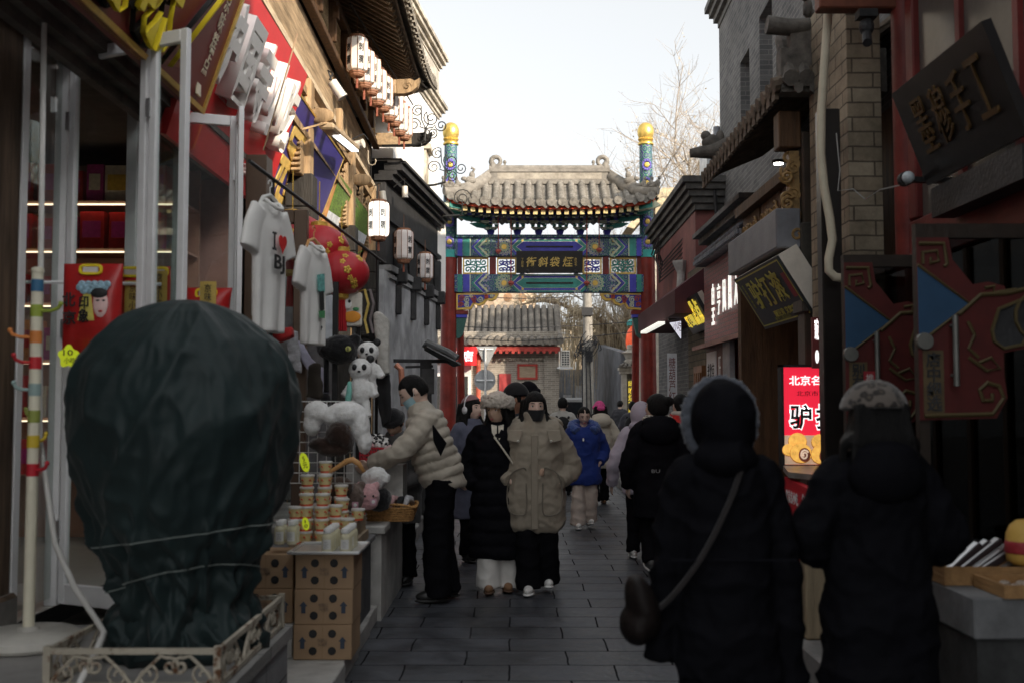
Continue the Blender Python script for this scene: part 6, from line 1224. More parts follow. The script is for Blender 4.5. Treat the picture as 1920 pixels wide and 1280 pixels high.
# neon price tags
def tagcard(lab,px,py,Y,w,h,tilt,t):
    c=at(px,py,Y); m=MB(); r=V((math.cos(tilt),0,math.sin(tilt))); u=V((-math.sin(tilt),0,math.cos(tilt))); m.prism([c+r*(w/2*math.cos(a))+u*(h/2*math.sin(a)) for a in [2*math.pi*j/24 for j in range(24)]],(0,.003,0)); o=m.build('price_card',mat('fluor_yellow',0),None,label=lab,cat='price card'); txt(t,w*.5,h*.6,c-Y_*.001,r,u,BLK,o,depth=.0015,bold=.01,vert=True); return o
tagcard('fluorescent yellow oval price card standing in the cup pyramid',571,866,6.5,.055,.12,.25,'5元'); tagcard('small fluorescent yellow price card between the bottles',573,981,6.18,.04,.075,.2,'10')
# wire grid with fur hats
GWH=mat('white_wire',(.55,.55,.53),.5,bump=0)
ga,gb=at(573,752,7.35),at(662,905,7.35); o=T('wire_grid','white wire display grid behind the yogurt cups','wire grid',((ga.x+gb.x)/2,7.35,gb.z)); m=MB()
for k in range(8): x=lerp(ga.x-.1,gb.x,k/7); m.tube([(x,7.35,gb.z),(x,7.35,ga.z)],.0035,5)
for k in range(9): z=lerp(gb.z,ga.z,k/8); m.tube([(ga.x-.1,7.353,z),(gb.x,7.353,z)],.0035,5)
m.build('wire',GWH,o)
WF=FUR('white_fur',(.78,.76,.70)); BF=FUR('dark_brown_fur',(.020,.011,.008)); KF=FUR('black_fur',(.008,.008,.009)); BR=FUR('brown_fur',(.06,.04,.028)); GF=FUR('taupe_fur',(.12,.09,.075)); PF=FUR('pink_plush',(.5,.26,.27))
def blob(name,lab,cat,parts,mt,vox=.012,t=.006,k=45,group=None):
    m=MB()
    for c,r in parts: m.ell(c,r,14,10)
    return rem(m,name,mt,None,vox,3,tuft(t,k),label=lab,cat=cat,group=group)
Y=7.25
P=lambda px,py,y=Y:at(px,py,y)
blob('fur_hat','large white fur hat with long ear flaps on the wire grid','hat',[(P(650,775),(.14,.09,.085)),(P(625,780),(.08,.08,.07)),(P(676,800),(.065,.08,.12)),(P(684,828),(.05,.07,.085))],WF)
blob('fur_hat','white fur hat half hidden behind the covered shape','hat',[(P(594,772),(.09,.07,.08)),(P(585,795),(.06,.06,.08))],WF)
blob('fur_hat','dark brown fur trapper hat pinned on the wire grid','hat',[(P(634,815,7.1),(.085,.08,.09)),(P(600,832,7.1),(.08,.06,.045)),(P(652,825,7.1),(.045,.07,.08)),(P(625,845,7.1),(.11,.07,.035))],BF)
blob('knit_hat','brown round fur beret on the stall edge','hat',[(P(635,912,7.6),(.11,.1,.075)),(P(628,918,7.6),(.08,.1,.07))],BR)
def bearhat(lab,px,py,y,mt,s,ears=True):
    c=at(px,py,y); o=T('plush_hat',lab,'plush hat',c-Z_*.1); m=MB(); m.ell(c,(.085*s,.085*s,.095*s),14,10); m.ell(c+V((-.02,0,-.05)),(.095*s,.08*s,.05*s),12,8)
    if ears:
        for q in (-1,1): m.ell(c+V((q*.06*s,0,.08*s)),(.03*s,.02*s,.03*s),8,6)
    rem(m,'hat_body',mt,o,.011,3,tuft(.007,55)); return o,c
bearhat('taupe plush bear hat leaning beside the pink hat',662,930,7.75,GF,1.05)
o,c=bearhat('pink plush animal hat on the marble counter',690,930,7.8,PF,1.0); m=MB()
for q in (-1,1): m.ell(c+V((.02+q*.03,-.085,.01)),(.008,.006,.009),8,5)
m.build('eye',BLK,o)
bearhat('black plush hat lying on the marble counter',716,934,7.9,KF,.85,False)
blob('fluffy_pompom_hat','white fluffy pompom hat topping the pile','hat',[(P(705,892,7.9),(.085,.085,.07)),(P(690,896,7.9),(.05,.06,.055)),(P(720,896,7.9),(.045,.06,.05)),(P(706,906,7.9),(.06,.07,.05))],WF,.011,.008,45)
for lab,px,py,y in (('small pink paper tag hanging from the taupe bear hat',666,946,7.6),('small pink paper tag hanging from the pink plush hat',700,940,7.65)):
    c=at(px,py,y); m=MB(); m.bb(c.x-.022,c.x+.022,y,y+.003,c.z-.022,c.z+.022); m.mi=1; m.ell(c-Y_*.001,(.013,.003,.013),10,6); m.build('paper_tag',[mat('tag_pink',(.5,.25,.32),.5,bump=0),CAPW],None,label=lab,cat='tag')
# folded beige cloths, wooden hanger
for k in range(3):
    m=MB(); a=at(655,985-11*k,7.7); m.bb(a.x-.11,a.x+.11,7.62,7.85,.682+.028*k,.708+.028*k); m.build('folded_cloth',mat('beige_felt',(.33,.30,.27),.95,var=.1,bump=.3),None,bevel=.01,label=['lowest folded beige cloth under the plush hats','middle folded beige cloth under the plush hats','topmost folded beige cloth under the plush hats'][k],cat='folded cloth',group='folded beige cloths on the marble counter')
m=MB(); pts=[P(604,893,7.0),P(625,880,7.0),P(650,864,7.0),P(661,861,7.0),P(672,868,7.0),P(683,884,7.0)]; m.tube(pts,[.008,.013,.018,.02,.018,.010],8,sq=(.6,1)); m.build('wooden_hanger',WDH,None,smooth=True,label='empty wooden coat hanger leaning on the wire grid',cat='hanger')
# wicker basket with scarves
Y=8.15; a,b=at(695,960,Y),at(768,935,Y); o=T('wicker_basket','shallow wicker basket of folded scarves on the marble counter','basket',((a.x+b.x)/2,Y,.682)); WK=mat('wicker',(.32,.16,.055),.7,var=.5,scale=60,bump=.7,bscale=120)
m=MB(); cx=(a.x+b.x)/2; hw=.17
for k in range(7):
    z=.685+.018*k; f=1+.035*k; m.tube([V((cx+hw*f*math.copysign(abs(math.cos(q))**.5,math.cos(q)),Y+.12*f*math.copysign(abs(math.sin(q))**.5,math.sin(q)),z+.012*(k==6)*math.sin(q*3))) for q in [2*math.pi*j/40 for j in range(40)]],.0105,6,closed=True)
m.bb(cx-.16,cx+.16,Y-.11,Y+.11,.683,.69)
for j in range(28): q=2*math.pi*j/28; d=V((math.copysign(abs(math.cos(q))**.5,math.cos(q))*hw,math.copysign(abs(math.sin(q))**.5,math.sin(q))*.12,0)); m.tube([V((cx,Y,.685))+d,V((cx,Y,.80))+d*1.22],.006,4)
m.build('weave',WK,o,smooth=True)
for k,(cn,c) in enumerate((('mauve',(.25,.15,.16)),('charcoal',(.03,.03,.035)),('grey',(.13,.13,.14)),('rose',(.35,.2,.2)),('black',(.012,.012,.013)),('pale grey',(.3,.3,.31)))):
    m=MB(); x=cx-.14+.055*k; m.tube([V((x-.02,Y-.10,.77)),V((x,Y-.03,.83+.01*(k%2))),V((x+.02,Y+.05,.825)),V((x+.03,Y+.11,.78))],[.02,.03,.03,.02],8,sq=(.75,1)); m.build('folded_scarf',mat('scarf_'+cn.replace(' ','_'),c,.95,var=.3,scale=40,bump=.5),None,smooth=True,label=cn+' knitted scarf folded in the wicker basket',cat='scarf',group='scarves in the wicker basket')
# red crate of cow plush
Y=8.6; a,b=at(678,866,Y),at(722,840,Y); o=T('plastic_crate','red slotted plastic crate full of spotted plush toys','crate',((a.x+b.x)/2,Y,.682)); x0,x1=a.x,b.x+.06; z0,z1=a.z,b.z; RC=mat('crate_red',(.36,.015,.025),.4,var=.08,bump=0)
m=MB()
for k in range(5): z=lerp(z0,z1,k/4); m.bb(x0,x1,Y-.125,Y-.115,z,z+.012); m.bb(x1-.01,x1,Y-.114,Y+.12,z,z+.012); m.bb(x0,x0+.01,Y-.114,Y+.12,z,z+.012)
for k in range(12): x=lerp(x0,x1-.008,k/11); m.bb(x,x+.008,Y-.127,Y-.117,z0,z1+.01)
m.bb(x0,x1,Y-.11,Y+.12,z0-.01,z0+.02); m.build('crate_body',RC,o)
m=MB(); m.bb(x0-.1,x1+.1,Y-.15,Y+.2,.682,z0-.012); m.build('plinth_box',mat('pale_crate',0),None,label='pale box under the red plush crate',cat='box')
COW=mat('cow_white',(.58,.57,.55),.9,var=.1,bump=.3); pl0=None
for k in range(11):
    c=V((x0+.03+.055*(k%4)+random.uniform(-.01,.01),Y-.07+.06*(k//4)+random.uniform(-.01,.01),z1+.03+.028*(k//4)))
    pink=k in (0,1,4)
    o=T('plush_toy',('pink' if pink else 'white')+' plush toy with black spots in the red crate','plush toy',c,('pink' if pink else 'white')+' spotted plush toys in the red crate'); m=MB(); m.ell(c,(.034,.032,.03),12,8); m.ell(c+V((.01,-.028,-.008)),(.017,.014,.014),8,6); m.build('plush_body',PF if pink else COW,o,smooth=True)
    m=MB()
    for j in range(5): a=random.uniform(0,6.28); e=random.uniform(-.3,1.2); d=V((math.cos(a)*math.cos(e),-abs(math.sin(a))*math.cos(e),math.sin(e))); m.ell(c+V((d.x*.034,d.y*.032,d.z*.03)),(.011,.009,.010),7,5)
    m.build('spot',BLK,o)
# hanging goods
def cathat():
    c=at(637,655,7.9); o=T('cat_hat','black plush cat hat with yellow eye and hanging straps','plush hat',c-Z_*.35); m=MB(); m.ell(c,(.135,.10,.11),14,10); m.ell(c+V((-.08,0,.0)),(.09,.08,.07),12,8)
    for dx,dz in ((-.15,.06),(.11,.07)): m.ell(c+V((dx,0,dz)),(.05,.03,.05),8,6)
    rem(m,'hat_body',KF,o,.012,3,tuft(.007,50)); m=MB(); e=c+V((.075,-.085,.0)); m.ell(e,(.022,.008,.02),10,6); m.build('eye',mat('eye_yellow',(.35,.36,.1),.3,bump=0),o); m=MB(); m.ell(e-Y_*.006,(.006,.004,.016),8,6); m.build('pupil',BLK,o)
    m=MB(); q=at(612,690,7.9); m.tube([c+V((-.1,0,-.05)),q,at(612,735,7.9)],.022,8); m.ell(at(611,748,7.9),(.04,.03,.045),10,8); m.build('strap',KF,o,smooth=True)
cathat()
def panda(lab,px,py,Y,s):
    c=at(px,py,Y); o=T('plush_panda',lab,'plush toy',c-Z_*.25*s); m=MB(); m.ell(c,(.075*s,.065*s,.07*s),14,10); m.ell(c-Z_*.13*s,(.065*s,.055*s,.10*s),12,8)
    for q in (-1,1): m.tube([c+V((q*.05*s,0,-.09*s)),c+V((q*.10*s,-.02,-.17*s))],.028*s,8); m.tube([c+V((q*.03*s,0,-.2*s)),c+V((q*.045*s,-.02,-.30*s))],.03*s,8)
    rem(m,'plush_body',WF,o,.011,3,tuft(.005,60)); m=MB()
    for q in (-1,1): m.ell(c+V((q*.06*s,0,.065*s)),(.026*s,.02*s,.026*s),8,6)
    m.build('ear',BLK,o,smooth=True); m=MB()
    for q in (-1,1): m.ell(c+V((q*.03*s,-.058*s,.012*s)),(.016*s,.012*s,.02*s),8,6)
    m.ell(c+V((0,-.068*s,-.015*s)),(.01*s,.008*s,.007*s),6,5); m.build('eye_patch',BLK,o,smooth=True)
panda('white plush panda hanging to the right of the black cat hat',690,660,8.2,1.15); panda('longer white plush panda hanging just below the first one',676,692,8.0,1.2)
o=T('tote_bag','cream tote bag printed with a panda and an orange','tote bag',at(655,625,8.3)); a,b=at(640,548,8.3),at(678,612,8.3); m=MB(); m.bb(a.x,b.x,8.3,8.34,b.z,a.z); m.build('bag_body',mat('canvas',(.5,.47,.40),.9,bump=.2),o,bevel=.012); m=MB(); c=at(660,594,8.29); m.ell(c,(.07,.006,.045),14,8); m.mi=1; m.ell(c+V((.03,-.002,.06)),(.025,.004,.014),8,5); m.mi=2; m.ell(at(650,570,8.29),(.04,.006,.04),12,8); m.mi=3; m.ell(at(655,565,8.285),(.012,.005,.014),8,5); m.ell(at(643,558,8.285),(.014,.006,.014),8,5)
m.build('print',[mat('print_orange',(.6,.2,.02),.6,bump=0),mat('print_green',0),CAPW,BLK],o); m=MB(); m.tube([a+V((.03,0,0)),at(655,530,8.3),V((b.x-.03,8.3,a.z))],.008,6); m.build('handle',mat('canvas',0),o)
for k,(lab,px,c1) in enumerate((('yellow striped lanyard looped on the garment rail',680,(.5,.34,.08)),('thin dark lanyard looped beside the yellow one',690,(.12,.1,.1)))):
    m=MB(); m.tube([at(px-10,548,8.6),at(px+4,543,8.5),at(px+11,570,8.5),at(px+4,600,8.5),at(px+10,625,8.5)],.014,6,sq=(1,.35)); m.build('lanyard',mat('lanyard_%d'%k,c1,.7,var=.2,scale=60),None,label=lab,cat='lanyard')
def slabcloth(name,lab,cat,out,Y,mt,th=.05,wav=.02,ex=None):
    pts=[at(x,y,Y) for x,y in out]; m=MB(); m.prism(pts,(0,th,0)); return rem(m,name,mt,None,.012,6,lambda p:wav*math.sin(p.x*38+p.z*6)*.5+.008*noise.noise(p*14),label=lab,cat=cat)
slabcloth('sweater','pale grey sweater hanging next to the plush pandas','sweater',[(700,590),(708,585),(722,588),(731,600),(730,700),(706,700)],9.0,mat('grey_knit',(.36,.35,.32),.95,var=.15,scale=20,bump=.4),.10)
slabcloth('trousers','black trousers hanging below the pale grey sweater','trousers',[(700,702),(728,702),(732,790),(716,805),(706,750)],9.1,mat('black_cloth',(.012,.012,.013),.9,var=.2),.08)
slabcloth('jacket','black jacket hanging between the sweater and the case','jacket',[(686,596),(702,590),(712,640),(708,684),(698,680)],9.2,mat('black_cloth',0),.08)
slabcloth('plaid_scarf','tan plaid scarf hanging behind the covered shape','scarf',[(577,684),(600,680),(606,745),(570,748)],7.6,brick('plaid',(.32,.23,.14),(.26,.19,.12),(.03,.025,.02),.075,.11,.012,.95,.1,dirt=.1,offset=0),.03)
slabcloth('printed_towel','pale lilac printed towel hanging under the plaid scarf rail','towel',[(548,640),(566,640),(600,690),(612,690),(616,740),(596,735)],7.9,mat('lilac_cloth',(.33,.32,.42),.9,var=.2,scale=12),.03)
slabcloth('poster_cloth','grey printed cloth poster behind the two tee shirts','poster',[(535,620),(560,620),(566,700),(540,690)],7.7,mat('grey_print',(.3,.3,.32),.9,var=.6,scale=18,bump=0),.02,.004)
slabcloth('plastic_bag','clear plastic packet hanging below the red lantern','packet',[(604,552),(624,552),(626,640),(604,640)],8.0,mat('bluish_plastic',(.4,.43,.47),.35,var=.2),.02,.01)
slabcloth('green_pouch','mint ribbon pouch hanging among the plush toys','pouch',[(650,715),(660,712),(657,755),(648,758)],7.8,mat('mint',(.15,.42,.35),.8,var=.2),.03,.01)
slabcloth('baseball_cap','red cap under the hem of the first tee shirt','cap',[(500,612),(545,612),(548,632),(520,640),(500,630)],6.4,mat('cap_red',(.35,.02,.02),.8),.12,.01)
m=MB(); p=at(628,640,8.0); m.bb(p.x-.02,p.x+.02,8.0,8.04,.68,p.z+.45); p=at(655,800,8.3); m.bb(p.x+.02,p.x+.05,8.5,8.53,.68,at(655,560,8.5).z); m.build('stall_upright',IRON,None,label='dark upright poles of the hanging goods stall',cat='stall frame')
# red cloth panels seen behind
m=MB(); m.bb(-2.3,-1.6,9.6,9.64,.7,2.9); m.build('stall_backdrop',mat('backdrop_grey',(.10,.10,.105),.9,var=.5,scale=4),None,label='dark grey backdrop sheet behind the hanging goods',cat='backdrop')
# ================================================================ right side signs and fittings
o,P,r,u=board('sign_board','black sign board with lime brush characters tilted over the right lane','sign',10.05,8.43,2.10,2.39,2.72,2.25,.02,mat('sign_black',(.012,.015,.017),.4,var=.15,bump=0))
m=MB(); tl,tr,br,bl=P(0,1),P(1,1),P(1,0),P(0,0); n=(tr-tl).cross(bl-tl).normalized(); m.prism([tl+n*.021,tr+n*.021,br+n*.021,bl+n*.021],n*.17); m.build('light_box',mat('box_side',(.5,.45,.38),.6,var=.1),o)
LIME=mat('lime_paint',(.42,.43,.08),.5,var=.1,bump=0)
m=MB(); frame(m,P(.02,.96),P(.98,.96),P(.98,.05),P(.02,.05),.012,.001,.002); m.build('lime_border',LIME,o)
for ch,c in zip('驴打滚',(.28,.50,.73)): txt(ch,.32,.29,P(c,.60,.002),r,u,LIME,o,depth=.004,bold=.012)
txt('老北京小吃',.05,.25,P(.1,.62,.002),r,u,mat('dim_lime',(.2,.22,.05),.5,bump=0),o,depth=.003,vert=True); txt('豌豆黄 艾窝窝',.7,.065,P(.6,.2,.002),r,u,LIME,o,depth=.003,bold=.01); txt('驴打滚总店',.5,.04,P(.5,.11,.002),r,u,mat('dim_lime',0),o,depth=.003)
m=MB(); m.prism([P(.9,.75,.002),P(.97,.75,.002),P(.97,.35,.002),P(.9,.35,.002)],r.cross(u)*.003); m.build('red_seal',mat('seal_red',(.2,.02,.03),.5,bump=0),o)
m=MB(); m.prism([(2.12,8.5,2.80),(2.12,10.4,2.80),(2.12,10.4,3.12),(2.12,8.5,3.12)],(.2,0,0)); m.build('metal_hood',mat('grey_hood',(.13,.135,.15),.45,.2,.25,scale=3),o,bevel=.01)
o,P,r,u=board('plaque','black lacquer plaque with gold seal characters on the red framed shop','plaque',6.15,4.95,2.22,2.42,3.36,2.82,.05,mat('lacquer_black',(.010,.009,.009),.3,var=.3,bump=.02))
for ch,c in zip('墨穆手工',(.22,.42,.62,.82)): txt(ch,.17,.31,P(c,.54,.002),r,u,mat('dull_gold',(.065,.036,.012),.45,.3,.2,bump=0),o,depth=.012,bold=.0)
m=MB(); m.bb(2.42,2.55,5.0,6.1,2.62,2.79); m.build('support_rail',BLK,o)
m=MB(); c=at(1703,333,6.1); o=T('globe_lamp','round bulkhead lamp at the foot of the black lacquer plaque','lamp',c-Z_*.05); m.ell(c,.036,16,12); m.build('globe',mat('frosted',(.32,.36,.38),.15,var=.3,scale=30,bump=0),o,smooth=True); m=MB(); m.tube([c+Y_*.02,c+Y_*.07],.042,14); m.beam(c+Y_*.06,V((2.6,c.y+.1,c.z)),.05,.03); m.build('base',BLK,o)
m=MB(); m.tube([at(1568,250,7.2),at(1575,320,7.2),at(1571,358,7.2),at(1600,355,7.2),at(1622,374,7.2),at(1650,356,6.8),at(1700,345,6.1)],.004,4); m.build('lamp_wire',mat('wire_pale',(.3,.3,.29),.6,bump=0),None,label='thin pale wire looping across the brick pillar to the globe lamp',cat='wire')
# big pale hose
m=MB(); m.tube([at(x,y,7.15) for x,y in ((1556,-60),(1552,40),(1545,130),(1540,210),(1539,290),(1545,350),(1556,410),(1561,450),(1554,485),(1554,508),(1566,520),(1585,522))],.03,12); m.build('drain_hose',mat('ivory_hose',(.42,.37,.27),.6,var=.12,scale=5,bump=.1),None,smooth=True,label='thick ivory drain hose running down beside the brick pillar',cat='hose')
# security cameras in the dark corner
c=at(1625,62,6.8); o=T('security_camera','small dark security camera high on the brick pillar','camera',c); m=MB(); m.ell(c+Z_*.04,(.05,.05,.06),10,8); m.tube([c,c+V((-.03,-.1,-.1))],.03,10); m.box(c+Z_*.12,(.12,.1,.05)); m.build('housing',BLK,o)
# glazed doors with painted dragon boards
GILT=mat('gilt_line',(.055,.04,.016),.6,var=.2,bump=0); DR=mat('dragon_red',(.05,.006,.005),.6,var=.2,bump=0); DB=mat('dragon_blue',(.012,.04,.085),.6,var=.1,bump=0)
def dragondoor(lab,x0,Y,s,zc,word,hidden=None):
    """door leaf facing the lane; s = metres per board unit; board origin at its left edge"""
    w=.78; o=T('dragon_door',lab,'glass door',(x0,Y,.172)); m=MB()
    for a,b in ((x0,x0+.05),(x0+w-.05,x0+w)): m.bb(a,b,Y,Y+.05,.175,2.43)
    m.bb(x0+.051,x0+w-.051,Y,Y+.05,.175,.3); m.bb(x0+.051,x0+w-.051,Y,Y+.05,2.36,2.43); m.build('leaf_frame',mat('dark_leaf_frame',(.014,.009,.006),.5,var=.3),o); m=MB(); m.bb(x0+.05,x0+w-.05,Y+.02,Y+.026,.3,2.36); m.build('pane',DGLASS,o)
    q=lambda a,b,d=0:V((x0+a*s,Y-.012-d,zc+b*s))
    out=[(0,1.05),(.36,1.05),(.40,.80),(.62,.52),(.80,.55),(.98,.50),(1.0,.42),(1.9,.72),(1.9,-.3),(1.6,-.1),(1.2,-.2),(.95,-.25),(.95,-.5),(.98,-.75),(.85,-.98),(0,-1.0)]
    hole=[(1.78,.46),(1.2,.36),(.9,.24),(.82,.0),(.84,-.12),(.95,-.2),(1.15,-.16),(1.2,-.08),(1.35,-.08),(1.5,-.05),(1.78,.0)]
    m=MB(); m.prism([q(a,b) for a,b in out],(0,.011,0)); bd=m.build('dragon_board',DR,o)
    m=MB(); m.prism([q(a,b,.004) for a,b in ((0,.72),(.56,.30),(0,-.12))],(0,.003,0)); m.build('blue_panel',DB,bd)
    m=MB(); m.prism([q(a,b,.004) for a,b in hole],(0,.003,0)); m.build('dark_cutout',BLK,bd)
    m=MB(); gl=lambda pts,rr=.022,d=.008:m.tube([q(a,b,d) for a,b in pts],rr*s*1.0,5)
    gl([(0.02,.98),(.3,.98),(.33,.75),(.3,.72)]); gl([(.06,.75),(.06,.88),(.22,.9),(.24,.78),(.14,.76),(.15,.82)],.02); gl([(0,.74),(.58,.30),(0,-.14)],.018); gl(hole+[hole[0]],.022)
    gl([(.45,.18),(.7,.4),(1.0,.42),(1.9,.62)],.025); gl([(.75,.48),(.86,.5),(.84,.42),(1.1,.46)],.02); c=[(1.36+.28*math.cos(t),.16+.28*math.sin(t)) for t in [i*.42 for i in range(16)]]; gl(c,.022,.012)
    gl([(.04,-.95),(.8,-.93),(.93,-.75),(.88,-.62),(.75,-.58),(.66,-.66),(.7,-.78),(.8,-.78),(.8,-.7)],.025); gl([(.55,-.3),(.75,-.45),(.9,-.42),(.8,-.3),(.66,-.36)],.02); gl([(.55,.1),(.62,-.05),(.55,-.2),(.66,-.3)],.02)
    m.build('gilt_outline',GILT,bd)
    m=MB(); m.prism([q(a,b,.004) for a,b in ((.04,-.22),(.27,-.22),(.27,-.92),(.04,-.92))],(0,.002,0)); m.build('word_strip',mat('strip_ochre',(.06,.042,.02),.6,bump=0),bd); txt(word,.17*s,.66*s,q(.155,-.57,.006),X_,Z_,BLK,bd,depth=.003,bold=.02,vert=True)
    m=MB(); m.lathe(q(.06,-.12,.002),[(.1*s,0),(.09*s,.02)],16,Matrix.Rotation(R(90),3,'X')); m.build('lock_disc',mat('dull_steel',(.12,.12,.11),.45,.5,.2,bump=0),o)
    m=MB(); hx=x0+.36*s; m.tube([(hx,Y-.07,zc-.62*s),(hx,Y-.07,zc+.16*s)],.014,10)
    for z in (-.5,.05): m.tube([(hx,Y-.07,zc+z*s),(hx,Y-.01,zc+z*s)],.008,6)
    m.build('pull_handle',mat('dull_steel',0),o,smooth=50); return o
y1=5.15; p=at(1720,600,y1); dragondoor('nearest glass door with painted dragon board beside the display counter',p.x,y1,.43,at(1720,620,y1).z,'店中细选')
y2=6.25; p=at(1584,640,y2); dragondoor('farther glass door with painted dragon board behind the leopard hat',p.x,y2,.46,at(1584,640,y2).z-.02,'别有洞天')
c=at(1665,706,5.9); m=MB(); m.bb(c.x-.035,c.x+.035,6.2,6.205,c.z-.04,c.z+.04); q=m.build('push_sticker',mat('sticker_red',(.2,.015,.02),.5,bump=0),None,label='small red square push sticker on the farther dragon door',cat='sticker'); txt('推',.045,.05,(c.x,6.199,c.z),X_,Z_,mat('sticker_white',(.4,.38,.36),.5,bump=0),q,depth=.002)
# lit snack poster stand
Y=8.2; a,b=at(1468,688,Y),at(1560,870,Y); o=T('poster_light_box','lit red snack poster showing filled rice rolls','light box',((a.x+b.x)/2,Y,b.z-.1)); m=MB(); m.bb(a.x,b.x,Y,Y+.08,b.z,a.z); m.build('panel',mat('poster_red_lit',(.6,.012,.03),.4,var=.04,bump=0,emit=.42),o)
m=MB(); m.bb(a.x-.02,a.x-.001,Y-.02,Y+.09,b.z-.03,a.z+.02); m.bb(a.x-.02,b.x,Y-.02,Y+.09,a.z+.001,a.z+.02); m.build('rim',BLK,o)
WLIT=lamp('poster_white_lit',(1,1,1),.5); txt('北京名小吃',.42,.075,(a.x+.255,Y-.001,a.z-.1),X_,Z_,WLIT,o,depth=.003,bold=.015); txt('北京市西城区',.34,.04,(a.x+.27,Y-.001,a.z-.2),X_,Z_,mat('poster_dark',(.1,.01,.01),.5,bump=0),o,depth=.003)
for ch,dx in zip('驴打',(.13,.33)): 
    txt(ch,.185,.205,(a.x+dx,Y-.001,a.z-.38),X_,Z_,WLIT,o,depth=.002,bold=.075); txt(ch,.165,.185,(a.x+dx,Y-.004,a.z-.38),X_,Z_,BLK,o,depth=.002,bold=.02)
m=MB(); z1=a.z-.52; m.bb(a.x+.001,b.x-.001,Y-.004,Y-.001,b.z+.001,z1); q=m.build('photo_ground',mat('photo_cream',(.45,.3,.2),.4,var=.3,scale=3,bump=0,emit=.25),o); RO_=mat('roll_gold',(.55,.26,.05),.5,var=.3,scale=30,bump=0,emit=.45); RI=mat('roll_bean',(.12,.03,.02),.5,var=.4,bump=0,emit=.2); RW_=mat('roll_rice',(.6,.42,.3),.5,bump=0,emit=.3)
m=MB()
ly=0
for dx,dz,rr,cut in ((.10,.175,.07,0),(.27,.17,.065,0),(.03,.11,.05,0),(.12,.085,.082,1),(.275,.075,.08,1)):
    ly+=.006; m.mi=3; m.ell((a.x+dx,Y-.005-ly,b.z+dz),(rr*1.05,.002,rr*.95),22,8); m.mi=0; m.ell((a.x+dx,Y-.008-ly,b.z+dz+.004),(rr,.002,rr*.9),22,8)
    if cut: m.mi=1; m.ell((a.x+dx+rr*.32,Y-.011-ly,b.z+dz-.01),(rr*.55,.002,rr*.66),18,8); m.mi=2; m.tube(spiral((a.x+dx+rr*.32,Y-.014-ly,b.z+dz-.01),X_,Z_*1.2,rr*.40,rr*.1,1.6,.5,18),rr*.09,5)
m.build('roll_picture',[RO_,RI,RW_,mat('roll_shade',(.22,.08,.015),.5,bump=0,emit=.25)],q)
m=MB(); c0=at(1470,880,7.7); m.prism([at(1468,872,8.15),at(1560,872,8.1),at(1560,892,7.2),at(1478,884,7.7)],(0,0,-.04)); m.build('counter_top',mat('counter_steel',(.2,.19,.17),.35,.3,.3),o)
# lower slanting red panel along the counter
pa,pb=at(1471,893,7.95),at(1532,925,6.95); z0=.35; m=MB(); m.prism([(pa.x,pa.y,z0),(pb.x,pb.y,z0),(pb.x,pb.y,pb.z),(pa.x,pa.y,pa.z)],(.05,.03,0)); o=m.build('counter_poster',mat('poster_red',(.42,.012,.02),.45,var=.1,bump=0),None,label='lower red snack poster slanting along the counter front',cat='poster')
rt=V((pb.x-pa.x,pb.y-pa.y,0)).normalized(); nn=rt.cross(Z_); cpt=lambda t,z:V((lerp(pa.x,pb.x,t),lerp(pa.y,pb.y,t),z))+nn*.002
txt('北京名小吃',.4,.09,cpt(.25,pa.z-.13),rt,Z_,CAPW,o,depth=.003); txt('年糕',.3,.09,cpt(.72,pa.z-.12),rt,Z_,CAPW,o,depth=.003)
for ch,t in zip('驴打',(.28,.72)): txt(ch,.36,.34,cpt(t,pa.z-.42),rt,Z_,CAPW,o,depth=.002,bold=.07); txt(ch,.33,.31,cpt(t,pa.z-.42)+nn*.003,rt,Z_,BLK,o,depth=.002,bold=.02)
m=MB(); m.prism([(pa.x+.02,pa.y+.0,.172),(pb.x+.03,pb.y,.172),(pb.x+.03,pb.y,z0-.002),(pa.x+.02,pa.y,z0-.002)],(.4,.2,0)); m.build('snack_counter',mat('counter_grey',(.13,.13,.14),.6),None,label='grey base of the snack counter under the red poster',cat='counter')
c=at(1526,1090,6.35); m=MB(); m.prism([(c.x-.05,6.35,.172),(c.x+.075,6.35,.172),(c.x+.075,6.35,at(1526,1018,6.35).z),(c.x-.05,6.35,at(1526,1018,6.35).z)],(0,.12,0)); m.build('timber_stub',wood('pale_stub',(.20,.155,.10),.3),None,label='short pale timber stub standing at the end of the snack counter',cat='post',bevel=.01)
a=at(1523,595,7.9); m=MB(); m.bb(a.x,a.x+.12,7.9,7.94,at(1523,690,7.9).z,a.z); o=m.build('small_light_box',mat('tea_dark',(.05,.01,.01),.5,bump=0,emit=.1),None,label='narrow lit snack sign above the red poster',cat='sign'); txt('豌豆黄',.09,.16,(a.x+.06,7.898,a.z-.09),X_,Z_,lamp('pinkish_lit',(1,.75,.75),.8),o,depth=.002,bold=.01); m=MB(); 
for k in range(3): m.ell((a.x+.03+.03*k,7.896,a.z-.29),(.014,.004,.05),8,6)
m.build('rice_picture',lamp('rice_lit',(.9,.88,.82),.6),o)
# black post between the poster and the dragon door
m=MB(); a=at(1542,500,7.3); m.bb(a.x,a.x+.14,7.3,7.42,.172,3.6); m.build('dark_post',mat('glossy_black_post',(.012,.010,.009),.3,var=.3,bump=.05),None,label='glossy black post between the red poster and the dragon doors',cat='post',bevel=.008)
